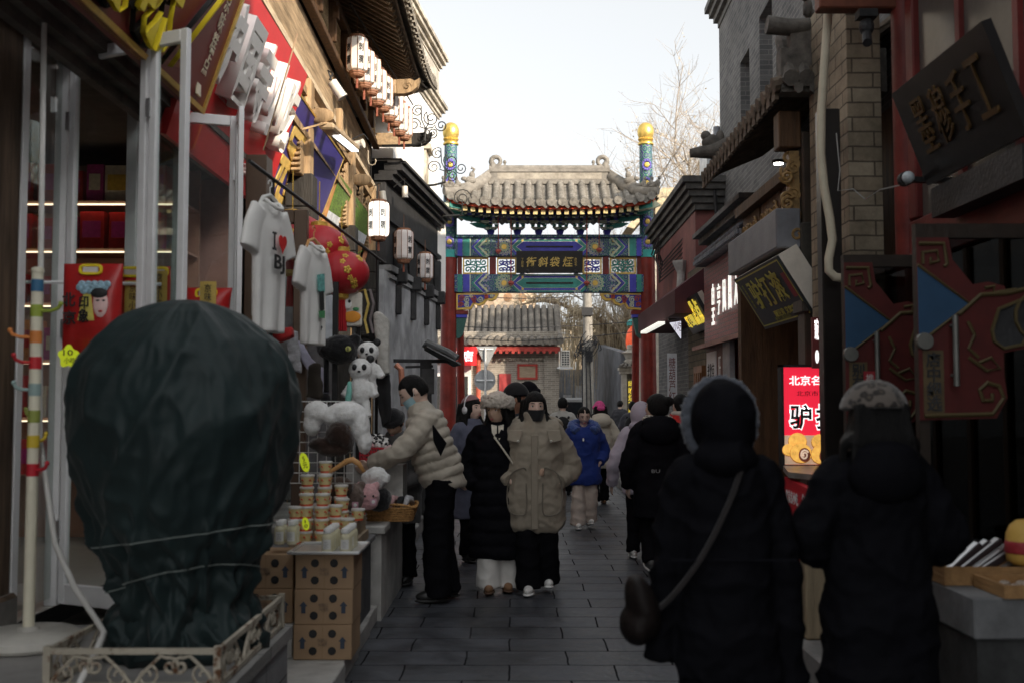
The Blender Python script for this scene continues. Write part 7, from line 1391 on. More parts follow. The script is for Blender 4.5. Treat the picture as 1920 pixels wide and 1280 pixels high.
# yellow banner sign, hanging banners, lights toward the gate
o,P,r,u=board('sign_board','small black sign board with yellow characters before the red tile wall','sign',15.9,14.35,2.46,2.70,3.02,2.58,.05,mat('sign_black',0))
for k,ch in enumerate('蜂蜜糕点'): txt(ch,.3,.36,P(.16+.22*k,.55,.002),r,u,lamp('yellow_lit',0,1),o,depth=.01,bold=.03)
m=MB(); tl,tr,br,bl=P(0,1),P(1,1),P(1,0),P(0,0); n=(tr-tl).cross(bl-tl).normalized(); m.prism([tr+n*.051,br+n*.051,br+n*.12,tr+n*.12],(0,.08,0)); m.build('side',mat('box_side',0),o)
def banner(lab,px,y0,y1,Y,w,word,mt,tm,ang=0):
    a,b=at(px,y0,Y),at(px,y1,Y); d=V((math.cos(ang),math.sin(ang),0)); m=MB(); m.prism([a-d*w/2,a+d*w/2,V((a.x,a.y,b.z))+d*w/2,V((a.x,a.y,b.z))-d*w/2],V((d.y,-d.x,0))*-.012); o=m.build('banner',mt,None,label=lab,cat='banner')
    txt(word,w*.7,(a.z-b.z)*.85,L(a,V((a.x,a.y,b.z)),.5)+V((d.y,-d.x,0))*.001,d,Z_,tm,o,depth=.002,vert=True); return o
banner('tall narrow pale vertical banner before the lattice door',1260,662,760,14.4,.13,'糖葫芦红',mat('banner_pale',(.38,.40,.42),.8,var=.15,bump=0),DRED)
o=T('menu_sign','lit wedge shaped menu sign hung from a black arm near the gate','sign',at(1265,620,16)); a=at(1258,605,16); m=MB(); m.prism([at(1256,605,16),at(1277,602,16),at(1277,635,16)],(0,.04,0)); m.build('panel',mat('menu_white_lit',(.6,.6,.75),.5,var=.1,bump=0,emit=.35),o); txt('小吃',.12,.14,at(1270,612,15.99),X_,Z_,DRED,o,depth=.002); m=MB(); m.beam(at(1253,595,16),at(1278,592,16),.08,.1); m.build('arm',BLK,o)
o=T('wall_lamp','small square lit lamp on the brick pier near the gate','lamp',at(1245,609,18)); m=MB(); c=at(1245,609,18); m.box(c,(.08,.06,.07)); m.build('glow',lamp('warm_glow',(1,.85,.5),6),o); m=MB(); m.tube([c,c+X_*.25],.015,5); m.build('arm',BLK,o)
# loose cables by the right gate column
m=MB(); rn=random.Random(5)
for k in range(6): m.tube([at(1232+rn.uniform(-3,6),440+8*k,19.5),at(1222+4*k,478+3*k,20.5),at(1236,500+6*k,20),at(1300,425+10*k,17.5)],.014,4)
m.tube([at(1334,275,16.6),at(1337,330,16.6),at(1345,420,16.6),at(1350,520,16.0)],.03,6); m.build('loose_cable',mat('cable_black',0),None,label='tangle of black cables between the maroon house and the gate',cat='cable')
# display counter with boxed chopsticks
o=T('display_counter','dark stone display counter with wooden trays at the right edge','counter',(2.2,4.4,.0)); m=MB(); a=at(1762,1090,4.55); x0=a.x; m.bb(x0+.0,2.62,4.2,4.8,0,a.z-.16); m.build('body',mat('dark_counter',(.035,.036,.036),.8,var=.5,scale=6,dirt=.4),o)
m=MB(); m.bb(x0-.02,x0+.2,4.17,4.83,a.z-.158,a.z); m.bb(x0+.204,2.64,4.17,4.83,a.z-.158,a.z); m.build('stone_top',mat('grey_stone_top',(.12,.122,.125),.75,var=.25,dirt=.25),o,bevel=.006); zc=a.z
TW=hwood('tray_wood',(.22,.12,.05),.3,.6)
def tray(lab,x0,x1,y0,y1,z0,h):
    o=T('wooden_tray',lab,'tray',((x0+x1)/2,y0,z0)); m=MB(); m.bb(x0,x1,y0,y0+.014,z0,z0+h); m.bb(x0,x1,y1-.014,y1,z0,z0+h); m.bb(x0,x0+.014,y0+.0141,y1-.0141,z0,z0+h); m.bb(x1-.014,x1,y0+.0141,y1-.0141,z0,z0+h); m.bb(x0+.0141,x1-.0141,y0+.0141,y1-.0141,z0,z0+.012); m.build('tray_body',TW,o); return o
tray('open wooden tray holding boxed chopsticks',x0-.02,x0+.42,4.45,4.78,zc+.002,.075); tray('low wooden tray of small carved pieces at the right edge',x0+.09,x0+.62,4.15,4.43,zc+.002,.05)
BX=mat('chopstick_box',(.018,.012,.013),.5,bump=0); STL=mat('silver_stick',(.45,.45,.46),.3,.7,.05,bump=0); cb=None
for k in range(7):
    an=R(33-2*k); c=V((x0+.10+.042*k,4.58+.01*(k%2),zc+.085+.012*(k%3))); d=V((math.cos(an)*.8,.1,math.sin(an))).normalized()
    o=T('chopstick_box','open dark box of silver tipped chopsticks in the wooden tray, '+['leftmost','second','third','middle','fifth','sixth','rightmost'][k]+' of the row','chopstick box',c,'boxed chopsticks in the wooden tray'); m=MB(); m.beam(c-d*.11,c+d*.11,.05,.016); m.build('case',BX,o); m=MB(); n2=d.cross(Y_).normalized(); n2=n2 if n2.z>0 else -n2
    for q in (-.012,.008): m.tube([c-d*.1+n2*.011+Y_*q,c+d*.105+n2*.011+Y_*q],.0055,6)
    m.build('chopstick',STL,o)
m=MB(); m.bb(x0+.03,x0+.16,4.47,4.6,zc+.016,zc+.022); m.build('paper_note',LAB,None,label='small white paper card lying in the chopstick tray',cat='card')
rn=random.Random(9)
for k in range(24):
    m=MB(); c=V((x0+.13+.06*(k%8)+rn.uniform(-.01,.01),4.2+.075*(k//8),zc+.028)); m.ell(c,(.024,.022,.012),8,6); m.build('carved_piece',mat('carved_shell',(.25,.2,.16),.4,var=.5,scale=50),None,smooth=True,label='small carved trinket lying in the low wooden tray',cat='trinket',group='carved trinkets in the low wooden tray')
c=at(1920,1008,4.5); o=T('yellow_doll','yellow rounded doll with a red band at the right edge','doll',c-Z_*.1); m=MB(); m.lathe(c-Z_*.11,[(.045,0),(.07,.02),(.075,.06),(.07,.13),(.055,.165),(.03,.185),(0,.19)],18); m.build('doll_body',mat('doll_yellow',(.42,.24,.05),.6,var=.1),o,smooth=True); m=MB(); m.lathe(c-Z_*.11,[(.077,.05),(.079,.055),(.076,.09),(.073,.1)],18); m.build('red_band',mat('doll_red',(.2,.015,.02),.6),o,smooth=True); m=MB(); m.tube([V((c.x,4.5,zc)),c-Z_*.1],.03,8); m.build('stand',BLK,o)
m=MB(); m.bb(x0+.36,x0+.5,4.46,4.6,zc+.002,zc+.11); m.build('dark_pot',BLK,None,label='small dark pot under the yellow doll',cat='pot',bevel=.01)
# ================================================================ people
def skinm(n,c): return mat('skin_'+n,c,.55,var=.08,scale=6,bump=.03,spec=.35)
SKIN=skinm('light',(.50,.33,.26)); SKIN2=skinm('tan',(.40,.25,.18))
HAIR=mat('black_hair',(.005,.0048,.0048),.5,var=.4,scale=12,bump=.6,bscale=60,stretch=(6,6,.5),spec=.2)
EYEW=mat('eye_white',(.5,.48,.46),.3,bump=0,var=.02); LIP=mat('lip',(.30,.10,.09),.5,var=.05,bump=0)
def cloth(n,c,rough=.85,sheen=.15,b=.35,bs=14): return mat(n,c,rough,var=.15,scale=4,bump=b,bscale=bs,sheen=sheen,spec=.2)
BLACKC=mat('black_coat',(.0036,.0036,.0048),.8,var=.2,scale=4,bump=.4,bscale=12,spec=.06); BPANT=mat('black_trousers',(.004,.004,.005),.9,var=.2,scale=4,bump=.3,bscale=12,spec=.05)
def sm(xs,t):
    """piecewise smooth interpolation through (key, *values) rows"""
    if t<=xs[0][0]: return xs[0][1:]
    for a,b in zip(xs,xs[1:]):
        if t<=b[0]:
            f=(t-a[0])/(b[0]-a[0]); f=f*f*(3-2*f)*.5+f*.5; return tuple(lerp(p,q,f) for p,q in zip(a[1:],b[1:]))
    return xs[-1][1:]
def curve3(p,n=20):
    """smooth path through control points (Catmull-Rom)"""
    p=[V(q) for q in p]; q=[p[0]*2-p[1]]+p+[p[-1]*2-p[-2]]; out=[]
    for i in range(1,len(q)-2):
        for j in range(n):
            t=j/n; a,b,c,d=q[i-1],q[i],q[i+1],q[i+2]; out.append(.5*((2*b)+(c-a)*t+(2*a-5*b+4*c-d)*t*t+(3*b-a-3*c+d)*t**3))
    return out+[p[-1]]
class Fig:
    def __init__(s,lab,px,Y,H,face,lean=0,skin=SKIN,yaw=0,pitch=0,vox=.0085,ground=0,X=None):
        x=at(px,800,Y).x if X is None else X
        s.r=T('person',lab,'person',(x,Y,ground)); s.k=H/1.7; s.lean=R(lean); s.o=V((x,Y,ground)); s.face=R(face); s.skin=skin; s.vox=vox
        s.kh=s.k*1.1; s.hc=s.B((0,-.012,1.592)); s.hm=Matrix.Rotation(R(yaw),3,'Z')@Matrix.Rotation(R(pitch)+s.lean*.8,3,'X')*1.0
        s.L=1; s.body=MB(); s.hand_at=[]
    def B(s,p):
        p=V(p)
        if s.lean and p.z>.9:
            d=p-V((0,0,.9)); p=V((0,0,.9))+Matrix.Rotation(s.lean,3,'X')@d
        return s.o+p*s.k
    def S(s,p): return s.o+V(p)*s.k          # not bent
    def Hd(s,p): return s.hc+s.hm@(V(p)*s.kh)
    def arm(s,side,elbow,wrist,up=None,hand=True,hd=None):
        sh=s.B((side*.165,0,1.375)); e=s.S(elbow); w_=s.S(wrist); s.body.tube(curve3([s.B((side*.05,0,1.38)),sh,e,w_],6),[.04*s.k]*13+[.036*s.k]*3+[.028*s.k]*3,8)
        d=V(hd).normalized() if hd else (w_-e).normalized(); n=V(up) if up else V((-side*.9,-.3,.1)); n=(n-d*n.dot(d)).normalized(); q=d.cross(n)
        if hand: s.hand(w_,d,n,q,side)
        return sh,e,w_
    def hand(s,w_,d,n,q,side,curl=.55):
        b=s.body; k=s.k; b.tube([w_-d*.01*k,w_+d*.03*k,w_+d*.075*k,w_+d*.095*k],[.026*k,.036*k,.04*k,.034*k],10,sq=(1,.45),up0=n)
        for i,(off,ln,r) in enumerate(((-.030,.068,.0085),(-.010,.078,.009),(.010,.073,.0088),(.028,.058,.0078))):
            p=w_+d*.085*k+q*off*k; a=p+(d*math.cos(curl*.4)+n*math.sin(curl*.4))*ln*.45*k; c=a+(d*math.cos(curl*1.2)+n*math.sin(curl*1.2))*ln*.33*k; e=c+(d*math.cos(curl*2)+n*math.sin(curl*2))*ln*.25*k
            b.tube([p-d*.01*k,p,a,c,e],[r*k,r*k,r*.95*k,r*.85*k,r*.7*k],7)
        s0=-1; p=w_+d*.025*k+q*s0*.032*k; a=p+(d*.55+q*s0*.6+n*.25)*.04*k; e=a+(d*.85+n*.35)*.035*k; b.tube([p,a,e],[.012*k,.010*k,.008*k],7)
    def finish(s,legs,face=True,vox=None):
        b=s.body; k=s.k
        def fn(p):
            x,y,z=p
            if z<0: t=-z/.115; x*=1-.30*t**1.6; y-=.010*t
            fr=max(0,-y/.095)
            if fr>.3:
                y-=.021*math.exp(-(x/.0125)**2-((z+.026)/.019)**2)+.010*math.exp(-(x/.010)**2-((z+.002)/.022)**2)
                y+=.008*math.exp(-((abs(x)-.031)/.015)**2-((z-.010)/.012)**2)
                y-=.004*math.exp(-((abs(x)-.028)/.02)**2-((z-.032)/.009)**2)
                y-=.005*math.exp(-(x/.022)**2-((z+.062)/.009)**2); y+=.003*math.exp(-(x/.02)**2-((z+.078)/.006)**2); y-=.004*math.exp(-(x/.018)**2-((z+.098)/.012)**2)
            return V((x,y,z))
        k=s.kh; b.ell(s.hc,(.075*k,.095*k,.115*k),36,28,s.hm,lambda p:fn(p/k)*k)
        for q in (-1,1): b.ell(s.Hd((q*.077,.012,-.005)),(.010*k,.020*k,.032*k),8,6,s.hm)
        k=s.k; b.tube([s.Hd((0,.015,-.06)),s.B((0,.02,1.48)),s.B((0,.02,1.38))],[.052*k,.054*k,.06*k],14)
        b.tube([s.B((0,.01,1.42)),s.B((0,0,1.3)),s.B((0,0,1.1)),s.S((0,0,.92)),s.S((0,0,.84))],[.06*k,.1*k,.1*k,.11*k,.08*k],14,sq=(1,.75))
        for h,kn,an in legs: b.tube(curve3([s.S(h),s.S(kn),s.S(an)],6),[.06*k]*7+[.045*k]*5+[.04*k],8); b.tube([s.S(an),s.S(V(an)+V((0,-.05,-.05)))],[.035*k,.03*k],8)
        rem(b,'body',s.skin,s.r,vox or s.vox,2)
        if face:
            k=s.kh
            for q in (-1,1):
                m=MB(); m.mi=0; m.ell(s.Hd((q*.031,-.0795,.009)),(.0135*k,.006*k,.0055*k),10,6,s.hm); m.mi=1; m.ell(s.Hd((q*.031,-.0842,.009)),(.0058*k,.003*k,.0055*k),8,6,s.hm); m.tube([s.Hd((q*.046,-.077,.0105)),s.Hd((q*.03,-.0855,.0155)),s.Hd((q*.016,-.083,.010))],.0018*k,4)
                m.build('eye',[EYEW,mat('iris_dark',(.01,.006,.004),.2,bump=0)],s.r,smooth=True)
            for q in (-1,1): m=MB(); m.tube([s.Hd((q*.050,-.077,.030)),s.Hd((q*.034,-.088,.034)),s.Hd((q*.015,-.090,.030))],[.0018*k,.0032*k,.0025*k],5); m.build('eyebrow',HAIR,s.r)
            m=MB(); m.ell(s.Hd((0,-.0975,-.059)),(.019*k,.006*k,.0042*k),10,6,s.hm); m.ell(s.Hd((0,-.0975,-.066)),(.016*k,.006*k,.0048*k),10,6,s.hm); m.build('lips',LIP,s.r,smooth=True)
        s.r.rotation_euler=(0,0,s.face)
    def legs(s,fl,fr,mt,w=(.092,.075,.078),hem=.07,shoe=None,bend=(0,0)):
        """fl/fr: (x,y) of left/right foot; w: thigh, knee, hem radii"""
        out=[]; m=MB(); k=s.k
        for side,(fx,fy),bd in ((1,fl,bend[0]),(-1,fr,bend[1])):
            h=V((side*.09,0,.88)); a=V((fx,fy,.09+bd*.12)); kn=L(h,a,.5)+V((0,-.03-bd*.12,0)); out.append((h,kn,a))
            pts=curve3([s.S(h+V((0,0,.03))),s.S(kn),s.S(V((fx,fy,hem+bd*.12)))],10); n=len(pts)
            m.tube(pts,[k*(lerp(w[0],w[1],i/10) if i<=10 else lerp(w[1],w[2],(i-10)/10))*(1+.03*math.sin(i*1.9+side)) for i in range(n)],16,sq=(1,1.02))
        m.ell(s.S((0,.01,.9)),(.165*k,.115*k,.12*k),14,10)
        rem(m,'trousers',mt,s.r,.014,4,lambda p:.008*noise.noise(V((p.x*9,p.y*9,p.z*5)))+.010*(rid(V((p.x*5,p.y*5,p.z*7)))-.3)); 
        if shoe:
            for side,(fx,fy),bd in ((1,fl,bend[0]),(-1,fr,bend[1])):
                m=MB(); z=bd*.10
                f=lambda p:V((p.x*(1-.18*(p.y>0)),p.y,max(p.z,-.030)))
                M=Matrix.Rotation(side*.12,3,'Z')@Matrix.Rotation(-bd*.5,3,'X')
                m.mi=0; m.ell(s.S((fx,fy-.045,.052+z)),(.046*k,.128*k,.048*k),16,12,M,f); m.ell(s.S((fx,fy+.02,.08+z)),(.042*k,.055*k,.05*k),12,8,M)
                m.mi=1; m.ell(s.S((fx,fy-.045,.022+z)),(.051*k,.138*k,.022*k),16,8,M,lambda p:V((p.x*(1-.15*(p.y>0)),p.y,max(min(p.z,.012*k),-.018*k)))); m.build('shoe',list(shoe),s.r,smooth=45)
        return out
    def coat(s,mt,prof,arms,pitch=0,amp=.05,sl=(.088,.07,.058),vox=.013,name='coat',z0=None,wr=.010,trim=None,front=True,ext=.0):
        """prof rows: z, half width, half depth, y shift"""
        m=MB(); k=s.k; z0=prof[0][0]; z1=prof[-1][0]; N=max(30,int((z1-z0)/.012)); rings=[]
        q=lambda z:(1+amp*((abs(math.sin(math.pi*(z-z0)/pitch)))**.6-.55)) if pitch else 1
        for i in range(N+1):
            z=lerp(z0,z1,i/N); rx,ry,dy=sm(prof,z); f=q(z); ring=[]
            for j in range(36):
                a=2*math.pi*j/36; ca,sa=math.cos(a),math.sin(a); p=V((math.copysign(abs(ca)**.85,ca)*rx*f,math.copysign(abs(sa)**.85,sa)*ry*f+dy,z)); ring.append(s.B(p) if z>.9 else s.S(p))
            rings.append(ring)
        m.loft(rings)
        for side,e,w_ in arms:
            pts=curve3([s.B((side*.06,.0,1.36)),s.B((side*.155,0,1.355)),s.S(e),s.S(w_)+(s.S(w_)-s.S(e)).normalized()*ext*k],12); n=len(pts); rr=[]; d=0
            for i in range(n):
                t=i/(n-1); r=lerp(sl[0]*.95,sl[0],t/.3) if t<.3 else lerp(sl[0],sl[1],(t-.3)/.35) if t<.65 else lerp(sl[1],sl[2],(t-.65)/.35)
                if i: d+=(pts[i]-pts[i-1]).length
                rr.append(r*k*((1+amp*1.1*((abs(math.sin(math.pi*d/(pitch*k))))**.6-.55)) if pitch else 1+.03*math.sin(d*60)))
            m.tube(pts,rr,16)
        return rem(m,name,mt,s.r,vox,2,lambda p:wr*noise.noise(p*9)+wr*.9*(rid(p*5.5+V((3,0,0)))-.3)+wr*.4*noise.noise(p*27))
    def hair(s,kind='short',mt=HAIR,fringe=.045,ln=.3):
        k=s.kh; m=MB()
        def fn(p):
            x,y,z=p/k; face=(y<-.02 and z<fringe and abs(x)<.07) or z<-.075 and kind!='long' or (z<-.03 and y<.03 and kind=='short')
            f=.86 if face else 1; return V((x*f,y*f,z*f))*k
        h_=.93 if kind=='short' else 1; m.ell(s.hc+s.hm@V((0,.008*k,.008*k)),(.090*k*h_,.110*k*h_,.119*k*h_),32,24,s.hm,fn)
        if kind=='long':
            for q in (-1,1):
                for j in range(5):
                    y=-.005+.025*j; m.tube(curve3([s.Hd((q*.068,y,.06)),s.Hd((q*.086,y,-.05)),s.hc+V((q*(.10+.008*j)*k,(y*1.0-.03)*k,-ln*.55*k)),s.hc+V((q*(.095+.01*j)*k,(y-.05)*k,-ln*k))],5),[.020*k]*6+[.020*k]*5+[.016*k]*4+[.007*k],7)
            for j in range(7):
                x=-.075+.025*j; m.tube(curve3([s.Hd((x,.08,.05)),s.Hd((x*1.1,.10,-.06)),s.hc+V((x*1.3*k,.10*k,-ln*.6*k)),s.hc+V((x*1.4*k,.11*k,-ln*k))],5),[.03*k]*10+[.024*k]*5+[.01*k],7)
        if kind=='bun': m.ell(s.Hd((0,.115,.055)),(.05*k,.045*k,.045*k),12,8)
        return rem(m,'hair',mt,s.r,.0085,2,lambda p:.003*noise.noise(V((p.x*70,p.y*70,p.z*12))))
    def hat(s,mt,rx=.092,top=.145,brim=.02,h=-.0,fur=0,tilt=-.12,name='hat',bm=None):
        k=s.kh; M=s.hm@Matrix.Rotation(tilt,3,'X'); m=MB(); m.ell(s.hc+M@V((0,.006*k,.02*k)),(rx*k,(rx+.018)*k,(top-.02)*k),24,16,M,lambda p:V((p.x,p.y,max(p.z,h*k))))
        if brim: m.tube([s.hc+M@V((rx*1.02*k*math.cos(a),.006*k+(rx+.018)*1.02*k*math.sin(a),(h+.035)*k)) for a in [2*math.pi*j/28 for j in range(28)]],brim*k,8,closed=True,sq=(.75,1.6))
        return rem(m,name,mt,s.r,.009,3,tuft(fur,60) if fur else None)
def strap(f,pts,w,mt,name='bag_strap'):
    m=MB(); m.tube(curve3([f.S(p) if p[2]<.9 else f.B(p) for p in pts],8),w,6,sq=(1,.35)); return m.build(name,mt,f.r,smooth=True)
def trim(f,cps,r,mt,name): 
    m=MB()
    for c in cps: m.tube([f.B(p) for p in c],r,5)
    return m.build(name,mt,f.r,smooth=True)
WSHOE=(mat('white_shoe',(.6,.59,.56),.6,bump=.05),mat('white_sole',(.62,.61,.58),.6,bump=0)); BSHOE=(mat('black_shoe',(.012,.012,.012),.35,bump=0),mat('black_sole',(.02,.02,.02),.6,bump=0)); TSHOE=(mat('tan_shoe',(.16,.085,.045),.7,bump=.1),mat('brown_sole',(.07,.04,.025),.6,bump=0))
POCK=lambda s,z=.99:((s*.275),.05,1.10,(s*.165),-.135,z)
# --- 1 man in beige puffer choosing gloves
f=Fig('person in a beige quilted puffer and black trousers bending over the stall',828,8.55,1.80,-84,17,SKIN,yaw=0,pitch=22)
lg=f.legs((.10,-.02),(-.10,.06),BPANT,(.115,.10,.105),.05,BSHOE)
a=[(1,(.24,-.30,1.13),(.12,-.52,1.02)),(-1,(-.24,-.28,1.10),(-.06,-.50,1.0))]
f.coat(cloth('beige_puffer',(.30,.265,.215),.6,.1,.2,18),[(.84,.175,.155,.02),(.92,.19,.17,.01),(1.1,.20,.17,0),(1.28,.205,.165,0),(1.38,.185,.135,.01),(1.44,.115,.10,.0),(1.50,.085,.085,-.01)],a,.072,.13,(.092,.078,.062),vox=.0095)
for q in a: f.arm(*q)
m=MB(); m.prism([f.B((.212,.02,1.20)),f.B((.212,.05,1.33)),f.B((.208,.11,1.16)),f.B((.212,.04,1.08))],(.006,0,0)); m.build('black_panel',BPANT,f.r)
f.hair('short'); m=MB(); m.grid(lambda u,v:f.Hd((.072*math.sin(-1.3+2.6*u),-.105*math.cos(-1.3+2.6*u)*1.0-.0,-.02-.075*v)),12,5); m.build('face_mask',mat('blue_mask',(.25,.42,.48),.8,bump=0),f.r,smooth=True,fix=False); m=MB(); m.tube([f.Hd((.075,-.02,-.03)),f.Hd((.086,.012,.015))],.002,4); m.build('mask_loop',CAPW,f.r)
m=MB(); m.prism([f.S((.118,-.03,.80)),f.S((.118,-.0,.83)),f.S((.118,.03,.80)),f.S((.118,.01,.80)),f.S((.118,.01,.77)),f.S((.118,-.01,.77)),f.S((.118,-.01,.80))],(.004,0,0)); m.build('trouser_logo',CAPW,f.r)
f.finish(lg)
gl=at(733,848,8.45); m=MB()
for q,zz in ((0,0),(.03,.03)):
    c=gl+V((q,.02*q,zz)); m.ell(c,(.05,.02,.03),10,8)
    for j in range(4): m.tube([c+V((-.03,-.01+.01*j,-.01+.012*j)),c+V((-.085,-.015+.012*j,-.045+.016*j))],.012,6)
rem(m,'gloves',mat('glove_pink',(.5,.33,.33),.95,bump=.4),None,.007,2,label='pair of pale pink knitted gloves held by the bending person',cat='gloves')
# --- 15 stooping vendor behind
f=Fig('person in a black beanie and grey coat crouched low behind the stall goods',752,9.35,1.50,-20,12,SKIN2,pitch=30)
lg=f.legs((.1,0),(-.1,0),BPANT,shoe=BSHOE); a=[(1,(.26,-.08,1.08),(.14,-.28,.98)),(-1,(-.26,-.08,1.08),(-.12,-.28,.98))]
f.coat(cloth('vendor_grey',(.06,.058,.058)),[(.6,.21,.17,0),(.9,.21,.17,0),(1.1,.21,.17,0),(1.3,.2,.15,0),(1.42,.12,.1,0),(1.5,.085,.085,0)],a)
for q in a: f.arm(*q)
f.hair('short'); f.hat(KF,.09,.14,.018); f.finish(lg)
# --- 2 woman in white fluffy hat
f=Fig('person in a white fluffy hat, round glasses and long black puffer coat',932,8.95,1.60,3,0,SKIN2,yaw=-30,pitch=4)
lg=f.legs((.09,.03),(-.07,-.06),cloth('white_trousers',(.50,.48,.45),.9,.1,.3,9),(.085,.09,.115),.05,TSHOE)
a=[(1,(.29,.02,1.10),(.33,-.19,1.06)),(-1,(-.27,.05,1.08),(-.20,-.08,.93))]
f.coat(BLACKC,[(.30,.24,.19,.0),(.5,.24,.19,.0),(.8,.23,.175,0),(1.05,.215,.165,0),(1.26,.215,.165,0),(1.38,.19,.135,0),(1.44,.12,.105,0),(1.485,.09,.09,.01)],a,.115,.10,(.095,.08,.066),vox=.011)
f.arm(*a[0],hd=(.5,-.75,0)); f.arm(*a[1],hd=(.5,.75,-.5))
f.hair('long',ln=.30); f.hat(FUR('cream_fur_hat',(.44,.38,.32)),.108,.158,.034,.03,.013,-.16); m=MB(); m.tube([f.Hd((.108*math.cos(a_),.006+.125*math.sin(a_),.108)) for a_ in [2*math.pi*j/28 for j in range(28)]],.007,6,closed=True); m.build('hat_stripe',FUR('brown_stripe',(.13,.08,.06)),f.r)
m=MB()
for q in (-1,1): m.tube([f.Hd((q*.033+.025*math.cos(a_),-.101+.012*abs(math.cos(a_))*(1 if q*math.cos(a_)>0 else .3),.004+.024*math.sin(a_))) for a_ in [2*math.pi*j/20 for j in range(20)]],.0015,4,closed=True); m.tube([f.Hd((q*.058,-.09,.008)),f.Hd((q*.08,.01,.012))],.0014,4)
m.tube([f.Hd((-.008,-.103,.008)),f.Hd((.008,-.103,.008))],.0015,4); m.build('glasses',mat('gold_wire',(.35,.25,.14),.3,.8,bump=0),f.r)
m=MB(); 
for q in (-1,1): m.prism([f.B((q*.006,-.118,1.46)),f.B((q*.055,-.105,1.47)),f.B((q*.05,-.13,1.40)),f.B((q*.01,-.15,1.33))],(0,.012,0))
m.build('shirt_collar',mat('cream_shirt',(.5,.45,.36),.9,var=.25,scale=30,bump=0),f.r)
strap(f,[(-.03,-.16,1.36),(.05,-.175,1.25),(.15,-.165,1.10),(.2,-.11,.98)],.022,cloth('cream_strap',(.42,.38,.30),.8)); m=MB(); m.ell(f.S((.245,.02,.93)),(.05,.10,.09),10,8); m.build('shoulder_bag',cloth('cream_bag',(.35,.31,.25)),f.r,smooth=True)
f.finish(lg)
# --- 3 khaki coat
f=Fig('person in a khaki hooded puffer coat and black face mask, hands in pockets',1003,8.9,1.63,-2,0,SKIN,yaw=10,pitch=2)
lg=f.legs((.11,.08),(-.05,-.10),BPANT,(.105,.10,.11),.05,WSHOE,(.25,0))
a=[(1,(.315,.06,1.07),(.205,-.115,.96)),(-1,(-.315,.06,1.07),(-.205,-.115,.96))]
KH=cloth('khaki_puffer',(.185,.158,.122),.7,.1,.22,16)
f.coat(KH,[(.53,.235,.165,.01),(.58,.255,.18,0),(.75,.262,.19,0),(.98,.25,.185,0),(1.12,.245,.18,0),(1.27,.245,.175,0),(1.37,.21,.15,0),(1.42,.15,.125,0),(1.47,.105,.105,0),(1.545,.10,.105,.005)],a,.12,.03,(.112,.092,.07),wr=.014,vox=.011)
for q in a: f.arm(*q,hd=(-q[0]*.35,.9,-.3))
m=MB(); m.tube(curve3([f.B((-.2,.05,1.43)),f.B((-.16,.12,1.46)),f.B((0,.16,1.48)),f.B((.16,.12,1.46)),f.B((.2,.05,1.43))],6),.055,10,sq=(1,.9)); rem(m,'hood',KH,f.r,.013,3)
for q in (-1,1): m=MB(); m.prism([f.B((q*.10,-.165,1.40)),f.B((q*.22,-.13,1.40)),f.B((q*.235,-.155,1.31)),f.B((q*.13,-.195,1.285))],(0,-.014,0)); m.build('storm_flap',KH,f.r,bevel=.006)
m=MB()
for q in (-1,1):
    for x,z in ((.14,1.305),(.215,1.33)): m.ell(f.B((q*x,-.205+.06*(x-.14)/.08,z)),(.011,.006,.011),8,6)
for z in (1.2,1.0,.8): m.ell(f.B((0,-.188,z)),(.008,.004,.008),8,5)
m.build('snap_button',mat('silver_snap',(.6,.58,.5),.3,.7,.05,bump=0),f.r)
m=MB(); 
for k in range(24):
    pass
m.prism([f.S((-.03,-.19,.56)),f.S((.03,-.19,.56)),f.S((.03,-.178,1.36)),f.S((-.03,-.178,1.36))],(0,-.012,0)); m.build('placket',KH,f.r,bevel=.006)
m=MB()
for q in (-1,1): m.tube(curve3([f.S((q*.07,-.19,1.06)),f.S((q*.10,-.20,1.08)),f.S((q*.2,-.18,1.02)),f.S((q*.235,-.16,.85)),f.S((q*.21,-.18,.71)),f.S((q*.12,-.20,.68)),f.S((q*.07,-.20,.72)),f.S((q*.07,-.20,.95))],6),.006,5)
m.build('patch_pocket',cloth('khaki_seam',(.11,.095,.075)),f.r)
f.hair('long',ln=.24); m=MB(); m.grid(lambda u,v:f.Hd((.079*math.sin(-1.35+2.7*u)*(1-.25*v),(-.112+.006*abs(v-.4))*math.cos(-1.35+2.7*u)*(1+.02*v)-.006,-.018-.088*v)),16,6); m.build('face_mask',cloth('black_mask',(.01,.01,.011),.8),f.r,smooth=True,fix=False)
f.finish(lg)
# companion's hand resting on the khaki sleeve belongs to the fluffy-hat person's arm
# --- 4 man with cap behind, face turned away right
f=Fig('person in a black cap and dark jacket turned aside behind the couple',967,9.95,1.70,62,0,skinm('ruddy',(.26,.13,.085)),yaw=30)
lg=f.legs((.1,.1),(-.08,-.05),BPANT,shoe=TSHOE); a=[(1,(.27,.03,1.08),(.24,-.1,.88)),(-1,(-.27,.03,1.08),(-.24,-.1,.88))]
f.coat(cloth('dark_jacket',(.012,.014,.018),.6),[(.74,.21,.15,0),(1.0,.215,.16,0),(1.28,.215,.155,0),(1.38,.185,.13,0),(1.43,.11,.1,0),(1.47,.08,.08,0)],a,0)
for q in a: f.arm(*q)
f.hair('short'); f.hat(cloth('black_cap',(.008,.008,.009),.8),.100,.15,0,.012,0,-.05); m=MB(); m.tube([f.Hd((.10*math.cos(a_),-.02-.11*math.sin(a_)*1.1,.035)) for a_ in [math.pi*(.0+j/14) for j in range(15)]],.009,6); m.build('cap_peak',BLACKC,f.r); f.finish(lg)
